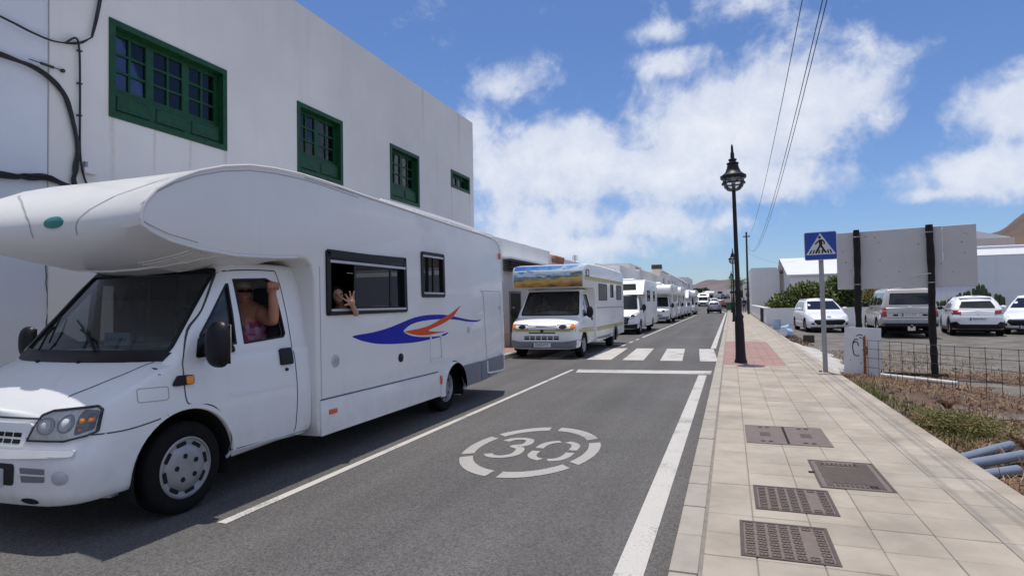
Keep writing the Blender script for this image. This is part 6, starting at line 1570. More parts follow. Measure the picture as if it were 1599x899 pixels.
# ---------------- driver: raised fist at the open cab window
def driver():
    J = [((0.50,1.10,1.05),0.16),((0.52,1.09,1.30),0.165),((0.54,1.08,1.46),0.13),((0.545,1.06,1.535),0.056),((0.55,1.03,1.59),0.060),
         ((0.70,1.08,1.46),0.072),((0.80,1.05,1.40),0.057),((0.90,1.015,1.39),0.047),((0.92,0.995,1.52),0.044),((0.915,0.985,1.635),0.033),((0.915,0.98,1.68),0.040),((0.915,0.975,1.718),0.034),
         ((0.38,1.02,1.46),0.075),((0.30,0.85,1.30),0.055),((0.42,0.60,1.27),0.042),((0.47,0.53,1.30),0.04)]
    E_ = [(0,1),(1,2),(2,3),(3,4),(2,5),(5,6),(6,7),(7,8),(8,9),(9,10),(10,11),(2,12),(12,13),(13,14),(14,15)]
    base = Vector((0.918,0.985,1.700))
    fw = Vector((0.75,-0.62,0.0)).normalized(); sdv = Vector((0.62,0.75,0)).normalized()
    for k, (o, l) in enumerate(((-0.040,0.027),(-0.0135,0.030),(0.0135,0.028),(0.040,0.022))):
        b = base + sdv*o; n = len(J)
        pts = [b+Vector((0,0,0.026)), b+fw*0.050+Vector((0,0,0.034-abs(o)*0.3)), b+fw*0.066+Vector((0,0,-0.006)), b+fw*0.040+Vector((0,0,-0.024))]
        for p in pts: J.append((tuple(p), 0.0125))
        E_.append((10, n)); E_ += [(n,n+1),(n+1,n+2),(n+2,n+3)]
    n = len(J); b = base - sdv*0.042
    for p in (b+Vector((0,0,-0.03)), b+fw*0.045+Vector((0,0,-0.018)), b+fw*0.064+sdv*0.028+Vector((0,0,-0.012))): J.append((tuple(p), 0.0125))
    E_ += [(9,n),(n,n+1),(n+1,n+2)]
    t, body, T = skin_person('person', 'driver in cream cap raising a fist at the open cab window', (-4.83,3.42,0), (J, E_), (0.55,1.02,1.655), 0.100, (0.85,-0.62,-0.02), 'skin_tan', vox=0.0048)
    cp = MB()
    for s in (0,):
        rows = []
        for e in np.linspace(0.0, math.pi/2, 7): rows.append([tuple(T(0.83*math.cos(e)*math.cos(a), 0.98*math.cos(e)*math.sin(a)-0.02, 0.42+0.78*math.sin(e))) for a in np.linspace(0, 2*math.pi, 24, endpoint=False)])
        cp.grid(rows, closed=True)
        cp.grid([[tuple(T(0.62*math.cos(a)*f, 0.80*math.sin(a)+(f2), 0.42-0.10*f3)) for a in np.linspace(0.15, math.pi-0.15, 12)] for f, f2, f3 in ((1.2,0.02,0.0),(1.15,0.42,0.6),(1.1,0.50,1.0))])
    cp.build('cap', 'cap_cream', body)
    MB().tube([T(-0.55,0.62,0.10),T(-0.3,0.93,0.08),T(0,0.97,0.10),T(0.3,0.93,0.08),T(0.55,0.62,0.10)], 0.012, 6).build('sunglasses', 'ink_black', body)
    m = MATS.get('pink_print')
    if m is None:
        m = M('pink_print', (0.42,0.05,0.10), 0.8); N, L, b_ = nodes_of(m); tc = N.new('ShaderNodeTexCoord'); vo = N.new('ShaderNodeTexVoronoi'); vo.inputs['Scale'].default_value = 22; L.new(tc.outputs['Object'], vo.inputs['Vector']); rp = N.new('ShaderNodeValToRGB'); sc = N.new('ShaderNodeSeparateColor'); L.new(vo.outputs['Color'], sc.inputs[0]); L.new(sc.outputs[0], rp.inputs[0])
        rp.color_ramp.elements[0].color = (0.45,0.04,0.09,1); rp.color_ramp.elements[1].color = (0.50,0.33,0.42,1); e = rp.color_ramp.elements.new(0.5); e.color = (0.30,0.05,0.14,1); L.new(rp.outputs[0], b_.inputs['Base Color'])
    sh = MB()
    rows = []
    for z, a, b2 in ((1.02,0.185,0.165),(1.2,0.19,0.175),(1.32,0.185,0.175),(1.40,0.165,0.15),(1.45,0.13,0.10),(1.475,0.085,0.075)): rows.append([(0.52+a*1.0*math.cos(q), 1.085+b2*math.sin(q), z+0.02*math.sin(2*q)) for q in np.linspace(0, 2*math.pi, 22, endpoint=False)])
    sh.grid(rows, closed=True).build('top', m, body)
driver()
# ---------------- child waving from the open side window
def child():
    J = [((0.80,2.10,1.20),0.11),((0.84,2.07,1.38),0.105),((0.86,2.05,1.455),0.075),((0.88,2.03,1.515),0.042),((0.89,2.02,1.56),0.045),
         ((0.93,2.12,1.44),0.05),((1.03,2.08,1.42),0.040),((1.12,1.98,1.44),0.033),((1.17,1.88,1.48),0.027),((1.19,1.82,1.515),0.026),((1.20,1.795,1.55),0.036)]
    E_ = [(0,1),(1,2),(2,3),(3,4),(2,5),(5,6),(6,7),(7,8),(8,9),(9,10)]
    pc = Vector((1.20,1.79,1.556)); up = Vector((-0.15,-0.45,0.85)).normalized(); nrm = Vector((0.86,-0.48,-0.1)).normalized(); sd = up.cross(nrm).normalized()
    for o, l, sp in ((-0.036,0.066,-0.62),(-0.012,0.078,-0.22),(0.012,0.078,0.18),(0.036,0.064,0.56)):
        d = (up+sd*sp).normalized(); n = len(J); b = pc + sd*o + up*0.026
        for k, f in enumerate((0.0, 0.40, 0.75, 1.0)): J.append((tuple(b+d*l*f+nrm*0.012*f*f), (0.0115,0.0105,0.0095,0.008)[k]))
        E_.append((10,n)); E_ += [(n,n+1),(n+1,n+2),(n+2,n+3)]
    n = len(J); b = pc - sd*0.026 - up*0.012; d = (up*0.35 - sd*1.0 + nrm*0.3).normalized()
    for f in (0.0, 0.5, 1.0): J.append((tuple(b+d*0.064*f), (0.012,0.011,0.009)[int(f*2)]))
    E_ += [(9,n),(n,n+1),(n+1,n+2)]
    t, body, T = skin_person('person', 'smiling dark haired child waving a hand out of the side window', (-4.83,3.42,0), (J, E_), (0.90,1.96,1.622), 0.090, (0.82,-0.57,-0.05), 'skin', vox=0.0038, head_tilt=0.12)
    h = MB(); rows = []
    for e in np.linspace(-0.9, math.pi/2, 12):
        rows.append([tuple(T(0.90*math.cos(e)*math.cos(a)*(1.0 if e > -0.3 else 0.95), (0.98*math.cos(e)*math.sin(a)) if math.sin(a) < 0.55 - 0.0 else min(0.98*math.cos(e)*math.sin(a), 0.56 + 0.42*max(0, (e-0.55))), 1.20*math.sin(e)+0.06)) for a in np.linspace(0, 2*math.pi, 30, endpoint=False)])
    h.grid(rows, closed=True).build('hair', 'hair_dark', body)
    s = MB(); rows = []
    for z, a in ((1.18,0.135),(1.32,0.135),(1.42,0.115),(1.475,0.075),(1.495,0.055)): rows.append([(0.845+a*math.cos(q), 2.07+a*math.sin(q), z) for q in np.linspace(0, 2*math.pi, 18, endpoint=False)])
    s.grid(rows, closed=True).build('shirt', 'shirt_dark', body)
child()
# ================================================================== the other campers of the queue
def mural_mat():
    m = bpy.data.materials.new('mural_print'); m.use_nodes = True; N, L, b = nodes_of(m); MATS['mural_print'] = m
    tc = N.new('ShaderNodeTexCoord'); sp = N.new('ShaderNodeSeparateXYZ'); L.new(tc.outputs['Object'], sp.inputs[0])
    mp = N.new('ShaderNodeMapping'); mp.inputs['Scale'].default_value = (2.2, 0.3, 5.0); L.new(tc.outputs['Object'], mp.inputs[0])
    n = N.new('ShaderNodeTexNoise'); n.inputs['Scale'].default_value = 1.6; n.inputs['Detail'].default_value = 6; n.inputs['Distortion'].default_value = 0.6; L.new(mp.outputs[0], n.inputs['Vector'])
    def ma(op, a, c):
        q = N.new('ShaderNodeMath'); q.operation = op
        for i, v in enumerate((a, c)):
            if isinstance(v, float): q.inputs[i].default_value = v
            else: L.new(v, q.inputs[i])
        return q.outputs[0]
    h = ma('DIVIDE', ma('SUBTRACT', sp.outputs[2], 1.93), 0.68)
    h = ma('ADD', h, ma('MULTIPLY', ma('SUBTRACT', n.outputs[0], 0.5), 0.62))
    h = ma('SUBTRACT', h, ma('MULTIPLY', sp.outputs[0], 0.10))
    r = N.new('ShaderNodeValToRGB'); L.new(h, r.inputs[0]); cr = r.color_ramp
    stops = [(0.0,(0.10,0.045,0.02)),(0.14,(0.34,0.16,0.035)),(0.26,(0.56,0.32,0.07)),(0.38,(0.50,0.36,0.10)),(0.46,(0.13,0.17,0.12)),(0.54,(0.12,0.20,0.28)),(0.60,(0.48,0.58,0.66)),(0.70,(0.66,0.72,0.80)),(0.80,(0.09,0.30,0.62)),(1.0,(0.015,0.12,0.45))]
    cr.elements[0].position = 0; cr.elements[0].color = (*stops[0][1],1); cr.elements[1].position = 1; cr.elements[1].color = (*stops[-1][1],1)
    for p, c in stops[1:-1]: e = cr.elements.new(p); e.color = (*c,1)
    L.new(r.outputs[0], b.inputs['Base Color']); b.inputs['Roughness'].default_value = 0.3; b.inputs['Coat Weight'].default_value = 0.4
mural_mat()
CAB_P = dict(y0=-0.86, y1=1.3, span=0.5, tum=0.02, r=0.07, bulge=0.035,
             zt=[(-0.86,0.90),(-0.80,0.955),(-0.66,1.02),(-0.45,1.10),(-0.25,1.17),(-0.1,1.205),(0.1,1.215),(1.4,1.20)], drop=[(-0.86,0.05),(-0.4,0.08),(0,0.08),(0.4,0.06),(1.4,0.05)],
             w=[(-0.86,0.74),(-0.83,0.83),(-0.77,0.90),(-0.66,0.95),(-0.5,0.98),(-0.3,0.99),(0,1.0),(1.4,1.0)], zb=[(-0.86,0.27),(-0.5,0.28),(0.3,0.33),(1.4,0.35)],
             fy=[(0.2,0.05),(0.34,0.0),(0.60,0.0),(0.70,0.03),(0.95,0.05),(1.2,0.10)])
CAB_L = [(1.02,-0.22,1.30,0.96,0.10,0.05,0.20,0),(1.17,-0.10,1.30,0.955,0.10,0.05,0.19,0),(1.45,0.12,1.30,0.905,0.10,0.05,0.17,0),(1.70,0.315,1.30,0.85,0.10,0.05,0.15,0),(1.88,0.46,1.30,0.80,0.11,0.05,0.14,0)]
WS = rpoly([(-0.855,1.19),(0.855,1.19),(0.745,1.83),(-0.745,1.83)], 0.06)
DW = rpoly([(0.56,1.21),(1.04,1.225),(1.06,1.26),(1.0,1.745),(0.93,1.775),(0.54,1.755)], [0.01,0.05,0.02,0.05,0.03,0.01]); QW = rpoly([(0.48,1.21),(0.475,1.70),(0.44,1.70),(0.10,1.30),(0.12,1.21)], [0.01,0.01,0.02,0.05,0.04])
def camper_cab(t, o, lev=CAB_L, P=CAB_P):
    low = half_loft(lower_cols(P, 26, 3)).build('cab_body', o['paint'], t)
    up = half_loft(green_cols(lev, 0.05)).build('cab_upper', o['paint'], t)
    bl, bg_, ball = bvh_of([low]), bvh_of([up]), bvh_of([low, up])
    boolean(low, [MB().cyl((s*1.4, 0.0, 0.34), (s*0.70, 0.0, 0.34), 0.41, None, 32) for s in (1,-1)])
    ws = o.get('ws', WS)
    if o.get('open'):
        cav = half_loft(green_cols(lev, 0.03, 0.04))
        boolean(up, [cav, MB().prism(ws, 'y', -0.9, 0.60), MB().prism(DW, 'x', -1.4, 1.4), MB().prism(QW, 'x', -1.4, 1.4)])
        mat_by_volume(up, lambda c, n: 1.06 < c.z < 1.89 and abs(c.x) < 0.945-(c.z-1.17)*0.21-0.02 and c.y > -0.10+(c.z-1.17)*0.79-0.14*(1-(c.x/0.9)**2)+0.03, 'interior_dark')
        g = D('windscreen', 'glass_cab', t, ws, 'y', -1, bg_, -0.014, 0.0, 0.14)
        for s in (1, -1):
            D('side_window', 'glass_cab', t, DW, 'x', s, bg_, -0.016, 0.0, 0.3); D('quarter_window', 'glass_cab', t, QW, 'x', s, bg_, -0.016, 0.0, 0.3)
        for sx in (0.46, -0.46): MB().box(sx-0.22,sx+0.22,1.12,1.22,1.0,1.52).bevel(0.05,1).build('seat_back', 'seat_cloth', t)
        MB().grid([[(x, -0.22+0.15*(x/0.9)**2+dy, z) for x in np.linspace(-0.87,0.87,9)] for dy, z in ((0.0,1.17),(0.2,1.215),(0.5,1.2))]).build('dashboard', 'dash_grey', t)
    else:
        g = D('windscreen', 'glass_dark', t, ws, 'y', -1, bg_, 0.003, 0.01, 0.14)
        for s in (1, -1):
            D('side_window', 'glass_dark', t, DW, 'x', s, bg_, 0.003, 0.01, 0.3); D('quarter_window', 'glass_dark', t, QW, 'x', s, bg_, 0.003, 0.01, 0.3)
    RING('windscreen_band', 'plastic_black', g, rpoly([(ws[0][0]*1.0-0.0, 1.165),(0.88,1.165),(0.77,1.85),(-0.77,1.85)], 0.06) if not o.get('ws') else ws, 0.035, 'y', -1, bg_, 0.004, 0.02)
    for s in (1, -1):
        RING('window_seal', 'plastic_black', t, DW, 0.02, 'x', s, bg_, 0.004, 0.02)
        seam(t, catmull([(0.40,0.40),(0.40,0.55),(0.30,0.72),(0.05,0.80),(-0.05,0.90),(-0.04,1.16),(0.06,1.345),(0.20,1.50),(0.375,1.73),(0.48,1.80),(0.98,1.825),(1.06,1.78),(1.10,1.45),(1.13,1.14),(1.15,0.80),(1.13,0.40)], 3), 'x', s, ball, 0.012, 'seam_dark', 0.002, 'door_gap')
        D('door_handle', 'plastic_black', t, rpoly([(0.93,1.0),(1.10,1.0),(1.10,1.10),(0.93,1.10)], 0.02), 'x', s, bl, 0.02, 0.02, 0.1)
        m_ = MB().sphere((s*1.14,0.06,1.26),1,0.10,0.07,0.17,14,10).build('mirror', 'plastic_black', t); MB().tube([(s*0.93,0.10,1.20),(s*1.1,0.08,1.17)],0.04,6).build('mirror_arm','plastic_black',m_)
        D('mirror_base', 'plastic_black', t, rpoly([(0.07,1.13),(0.44,1.15),(0.22,1.33),(0.11,1.28)], 0.03), 'x', s, ball, 0.01, 0.02, 0.1)
        hl = [(s*a, b) for a, b in o.get('lamp', [(0.40,0.80),(0.84,0.80),(0.86,0.94),(0.42,0.93)])]
        ho = D('headlight', 'lamp_chrome', t, rpoly(hl, 0.02), 'y', -1, bl, 0.005, 0.01, 0.08)
        RING('lamp_seal', 'plastic_black', ho, rpoly(hl, 0.02), 0.014, 'y', -1, bl, 0.012, 0.02)
        cx = sum(p[0] for p in hl)/len(hl); cz = sum(p[1] for p in hl)/len(hl)
        D('reflector', 'glass_dark', ho, ell(cx-s*0.05, cz, 0.11, 0.05, 16), 'y', -1, bl, 0.008, 0.0, 0.1)
        D('indicator', 'amber' if o.get('amber', True) else 'lens', ho, rpoly([(cx+s*0.15,cz-0.055),(cx+s*0.27,cz-0.055),(cx+s*0.27,cz+0.06),(cx+s*0.15,cz+0.06)], 0.01), 'y', -1, bl, 0.010, 0.01, 0.1)
        wheel(t, s*0.965, 0.0, 0.335, 0.20, s, 'steel', 0.60); wheel_well(t, s*0.985, 0.0, 0.408, s, 0.3, 0.34)
    if o.get('bumper'):
        D('bumper', o['bumper'], t, rpoly([(-0.985,0.30),(0.985,0.30),(0.985,0.52),(0.60,0.47),(-0.60,0.47),(-0.985,0.52)], 0.02), 'y', -1, bl, 0.02, 0.03, 0.08)
    for k in range(6):
        D('grille_slot', 'dark_void', t, rpoly([(-0.50+0.168*k,0.525),(-0.355+0.168*k,0.525),(-0.355+0.168*k,0.575),(-0.50+0.168*k,0.575)], 0.008), 'y', -1, bl, 0.004, 0.0, 0.1)
        D('grille_slot', 'dark_void', t, rpoly([(-0.50+0.168*k,0.59),(-0.355+0.168*k,0.59),(-0.355+0.168*k,0.625),(-0.50+0.168*k,0.625)], 0.008), 'y', -1, bl, 0.004, 0.0, 0.1)
    D('grille_slot', 'dark_void', t, rpoly([(-0.38,0.695),(0.38,0.695),(0.38,0.725),(-0.38,0.725)], 0.01), 'y', -1, bl, 0.004, 0.0, 0.1)
    D('hood_gap', 'seam_dark', t, [(-0.40,0.865),(0.40,0.865),(0.40,0.905),(-0.40,0.905)], 'y', -1, bl, 0.003, 0.0, 0.1)
    pl = D('number_plate', 'plate_white', t, rr(0,0.385,0.52,0.11,0.01), 'y', -1, bl, 0.034, 0.02, 0.1)
    D('plate_band', 'ink_blue', pl, rr(-0.24,0.385,0.04,0.108,0.004), 'y', -1, bl, 0.0355, 0.0, 0.1)
    yb = bl.ray_cast(Vector((0,-5,0.385)), Vector((0,1,0)))[0].y
    text('plate_text', o.get('plate', '0293 FTT'), 0.095, 'ink_black', pl, Matrix.Translation((0.02, yb-0.040, 0.385)) @ Matrix.Rotation(R_(90), 4, 'X'))
    return low, up, bl, bg_, ball
def alcove_camper(label, loc, o):
    t = thing('motorhome', label, 'motorhome', loc, 0, 'motorhomes queuing in the left lane')
    L_ = o['len']; H = o.get('h', 2.66); hw = o.get('hw', 1.05); na = o.get('nose', -0.30); wb = o['wb']
    if o.get('low'):
        prof = [(0.34,1.90),(0.50,2.02),(0.95,2.45),(1.15,H-0.06),(1.35,H),(L_-0.15,H),(L_-0.03,H-0.08),(L_,H-0.3),(L_+0.02,1.0),(L_,0.42),(L_-0.1,0.36),(1.36,0.33),(1.32,0.6),(1.30,1.2),(1.26,1.78),(1.05,1.88),(0.6,1.86)]
    else:
        prof = [(na,2.14),(na-0.005,2.22),(na+0.03,2.45),(na+0.12,2.57),(na+0.30,H-0.02),(na+0.6,H+0.02),(2.0,H+0.05),(L_-0.4,H+0.02),(L_-0.15,H-0.01),(L_-0.04,H-0.10),(L_,H-0.35),(L_+0.02,1.0),(L_,0.45),(L_-0.08,0.38),(1.36,0.33),(1.33,0.6),(1.30,1.2),(1.27,1.80),(1.20,1.93),(1.05,1.97),(0.6,1.95),(0.2,1.985),(na+0.12,2.04),(na+0.02,2.09)]
    if o.get('deep'): prof = [(a, b-0.10) if (b < 2.2 and a < na+0.2 and b > 1.5) else ((a, 1.955) if abs(a-0.2) < 1e-6 else (a, b)) for a, b in prof]
    cols = (0.0,0.3,0.6,0.85)
    hab = side_profile_body(prof, hw, 0.045, (lambda y, z: 0.05*max(0, min(1, (0.5-y)/0.8)) if z > 1.85 else 0.0), None, cols).build('body', o['hab'], t)
    hb = bvh_of([hab])
    boolean(hab, [MB().cyl((s*1.4, wb, 0.33), (s*0.66, wb, 0.33), 0.38, None, 30) for s in (1,-1)])
    low, up, bl, bg_, ball = camper_cab(t, o)
    for s in (1, -1):
        wheel(t, s*(hw-0.12), wb, 0.335, 0.20, s, 'steel', 0.60); wheel_well(t, s*(hw-0.02), wb, 0.378, s, 0.35, 0.33)
        if o.get('open'):
            MB().prism([(wb+0.345*math.cos(a), 0.33+0.345*math.sin(a)) for a in np.linspace(-0.1, math.pi+0.1, 18)] + [(wb+0.42*math.cos(a), 0.32+0.42*math.sin(a)) for a in np.linspace(math.pi+0.1, -0.1, 18)], 'x', s*(hw-0.02), s*(hw+0.02)).build('wheel_arch', 'plastic_grey', t)
        for (a, b, z0, z1) in o.get('wins', ()):
            wf = RING('window', 'plastic_black', t, rr((a+b)/2, (z0+z1)/2, b-a, z1-z0, 0.04), 0.03, 'x', s, hb, 0.012, 0.02)
            D('pane', 'glass_dark', wf, rr((a+b)/2, (z0+z1)/2, b-a-0.04, z1-z0-0.04, 0.03), 'x', s, hb, 0.006, 0.0, 0.4)
            if o.get('curtains'):
                D('curtain', 'interior_wood', wf, [(a+0.05,z0+0.05),(a+0.4*(b-a),z0+0.05),(a+0.25*(b-a),z1-0.06),(a+0.05,z1-0.05)], 'x', s, hb, 0.007, 0.0, 0.4)
        for (pts, mt) in o.get('stripes', ()): D('stripe', mt, t, pts, 'x', s, hb, 0.003, 0.0, 0.5)
        for (pts, mt) in o.get('cabstripes', ()): D('stripe', mt, t, pts, 'x', s, ball, 0.004, 0.0, 0.2)
        for path in o.get('seams', ()): seam(t, path, 'x', s, hb, 0.012, 'seam_grey', 0.003)
        D('side_skirt', o.get('skirt', 'plastic_grey'), t, [(1.36,0.34),(wb-0.42,0.35),(wb-0.42,0.47),(1.36,0.47)], 'x', s, hb, 0.01, 0.02, 0.6)
        MB().tube([(s*(hw-0.15),2.0,H+0.02),(s*(hw-0.15),2.05,H+0.12),(s*(hw-0.15),L_-0.7,H+0.12),(s*(hw-0.15),L_-0.65,H)], 0.016, 6).build('roof_rail', 'alu_strip', t)
    MB().box(-0.35,0.35,2.4,3.1,H-0.02,H+0.12).bevel(0.03,1).build('roof_hatch', 'gelcoat', t)
    MB().box(-0.95,0.95,L_-0.02,L_+0.08,0.36,0.55).bevel(0.03,1).build('rear_bumper', 'plastic_grey', t)
    MB().box(-0.55,0.55,0.4,L_-0.3,0.24,0.36).build('chassis', 'dark_void', t, smooth=0)
    if o.get('mural'):
        D('mural', 'mural_print', t, rpoly([(-hw+0.05,1.975),(hw-0.05,1.975),(hw-0.05,2.60),(-hw+0.05,2.60)], 0.03), 'y', -1, hb, 0.003, 0.0, 0.07)
        for s in (1, -1): seam(t, [(s*(hw-0.03),1.965),(s*(hw-0.03),2.62)], 'y', -1, hb, 0.025, 'sign_white', 0.006, 'mural_edge')
    if o.get('front_stripe'):
        D('stripe', 'stripe_yellow', t, [(-0.97,0.74),(0.97,0.74),(0.97,0.785),(-0.97,0.785)], 'y', -1, bl, 0.003, 0.0, 0.06); D('stripe', 'stripe_brown', t, [(-0.97,0.79),(0.97,0.79),(0.97,0.805),(-0.97,0.805)], 'y', -1, bl, 0.003, 0.0, 0.06)
        D('badge', 'ink_black', t, ell(0,0.765,0.05,0.04,14), 'y', -1, bl, 0.010, 0.01, 0.05)
    if o.get('alcove_window'): 
        D('window', 'glass_tint', t, rpoly([(-0.6,2.25),(0.6,2.25),(0.6,2.42),(-0.6,2.42)], 0.03), 'y', -1, hb, 0.006, 0.01, 0.1)
    if o.get('low'):
        D('solar_window', 'glass_dark', t, rpoly([(-0.72,2.10),(0.72,2.10),(0.66,2.42),(-0.66,2.42)], 0.03), 'y', -1, hb, 0.008, 0.01, 0.1)
    return t, ball
MH2, _b2 = alcove_camper('white camper with a painted landscape on its alcove and yellow stripes', (-4.86, 16.62, 0), dict(len=6.3, wb=4.45, h=2.62, hw=1.06, nose=-0.24, paint='van_white', hab='hab_white', mural=True, deep=True, front_stripe=True, bumper='plastic_grey', open=True, curtains=True,
    wins=[(1.68,3.0,1.58,2.10),(3.62,4.15,1.68,2.12),(4.75,5.75,1.60,2.12),(-0.02,0.38,2.27,2.46)],
    stripes=[([(-0.16,2.16),(6.48,2.15),(6.48,2.24),(-0.2,2.25)],'stripe_yellow'),([(-0.2,2.252),(6.48,2.242),(6.48,2.262),(-0.2,2.272)],'stripe_brown'),([(1.36,0.66),(6.5,0.66),(6.5,0.76),(1.36,0.76)],'stripe_yellow'),([(1.36,0.765),(6.5,0.765),(6.5,0.785),(1.36,0.785)],'stripe_brown'),([(1.4,1.345),(6.5,1.335),(6.5,1.365),(1.4,1.375)],'stripe_brown')],
    cabstripes=[([(-0.72,0.73),(-0.2,0.70),(1.2,0.66),(1.2,0.75),(-0.2,0.785),(-0.72,0.80)],'stripe_yellow'),([(-0.3,0.80),(1.2,0.765),(1.2,0.785),(-0.3,0.82)],'stripe_brown')],
    seams=[[(1.62,0.40),(1.62,1.30)],[(3.55,0.40),(3.55,0.62)],[(4.9,0.75),(4.9,1.05),(5.6,1.05),(5.6,0.75)],[(3.9,1.0),(3.9,1.22),(4.3,1.22),(4.3,1.0),(3.9,1.0)]]))
# bike rack / rear box, silhouettes in the cab of the painted camper
def sitter(label, loc, x, cloth):
    J = [((x,1.02,1.0),0.16),((x,1.0,1.30),0.16),((x,0.98,1.42),0.12),((x,0.96,1.51),0.055),((x,0.94,1.57),0.06),((x+0.17,0.98,1.40),0.07),((x+0.24,0.80,1.25),0.05),((x+0.12,0.50,1.25),0.04),((x-0.17,0.98,1.40),0.07),((x-0.24,0.80,1.25),0.05),((x-0.12,0.50,1.25),0.04)]
    t, b, T = skin_person('person', label, loc, (J, [(0,1),(1,2),(2,3),(3,4),(2,5),(5,6),(6,7),(2,8),(8,9),(9,10)]), (x,0.90,1.645), 0.095, (0,-1,-0.05), 'skin', vox=0.010, smile=False)
    h = MB(); rows = []
    for e in np.linspace(-0.2, math.pi/2, 8): rows.append([tuple(T(0.87*math.cos(e)*math.cos(a), min(0.97*math.cos(e)*math.sin(a), 0.62), 1.17*math.sin(e)+0.10)) for a in np.linspace(0, 2*math.pi, 20, endpoint=False)])
    h.grid(rows, closed=True).build('hair', 'hair_dark', b)
    s = MB(); rows = []
    for z, a, b2 in ((0.98,0.19,0.175),(1.25,0.19,0.175),(1.38,0.17,0.14),(1.45,0.10,0.08)): rows.append([(x+a*math.cos(q), 1.0+b2*math.sin(q), z) for q in np.linspace(0, 2*math.pi, 16, endpoint=False)])
    s.grid(rows, closed=True).build('shirt', cloth, b)
sitter('driver in dark shirt behind the windscreen of the painted camper', (-4.86,16.62,0), 0.46, 'cloth_blue')
sitter('passenger in brown top behind the windscreen of the painted camper', (-4.86,16.62,0), -0.46, 'interior_wood')
MH3, _b3 = alcove_camper('white low profile motorhome with dark roof window and black bumper', (-5.0, 29.0, 0), dict(len=6.1, wb=4.0, h=2.62, hw=1.08, low=True, paint='van_white', hab='hab_white', bumper='plastic_black', plate='7306 LKV', wins=[(1.7,2.9,1.55,2.1),(4.2,5.0,1.55,2.1)], lamp=[(0.55,0.72),(0.80,0.80),(0.96,0.98),(0.90,1.0),(0.60,0.90)], skirt='van_white'))
D('grille', 'plastic_black', MH3, rpoly([(-0.50,0.50),(0.50,0.50),(0.56,0.80),(-0.56,0.80)], 0.04), 'y', -1, _b3, 0.014, 0.02, 0.08)
for z in (0.60,0.70): D('grille_bar', 'alu_strip', MH3, [(-0.45,z),(0.45,z),(0.45,z+0.015),(-0.45,z+0.015)], 'y', -1, _b3, 0.02, 0.008, 0.1)
MH4, _ = alcove_camper('older cream fronted alcove camper, third behind the painted one', (-4.95, 43.6, 0), dict(len=6.0, wb=3.9, h=2.72, hw=1.05, nose=-0.30, paint='van_white', hab='gelcoat', bumper='plastic_grey', plate='2148 BKR', wins=[(1.7,2.8,1.5,2.05),(3.6,4.6,1.5,2.05)]))
for x, z0, z1 in ((-0.2,2.66,2.92),): MB().box(x-0.5,x+0.5,0.6,1.5,z0,z1).bevel(0.05,1).build('roof_box', 'gelcoat', MH4)
MH5, _ = alcove_camper('white alcove camper half hidden behind the cream fronted one', (-5.0, 53.6, 0), dict(len=5.8, wb=3.8, h=2.75, hw=1.05, nose=-0.35, paint='van_white', hab='hab_white', bumper='plastic_grey', plate='5560 CPL', wins=[(1.7,2.8,1.5,2.05)]))
MH6 = copy_tree(MH3); MH6.location = (-5.0, 62.2, 0); MH6['label'] = 'narrow white motorhome, sixth in the queue, mostly hidden'
MH7 = copy_tree(MH5); MH7.location = (-4.75, 71.5, 0); MH7['label'] = 'last white alcove camper in the near queue before the crossing'
MH8 = copy_tree(MH3); MH8.location = (-5.0, 124.0, ramp_z(124)); MH8.rotation_euler = (R_(1.0), 0, 0); MH8['label'] = 'white motorhome facing the camera far off at the foot of the rise'
MH9 = copy_tree(MH4); MH9.location = (-4.6, 151.0, ramp_z(151)); MH9.rotation_euler = (R_(1.3), 0, R_(8)); MH9['label'] = 'long white motorhome high on the far road, behind the dark cars'

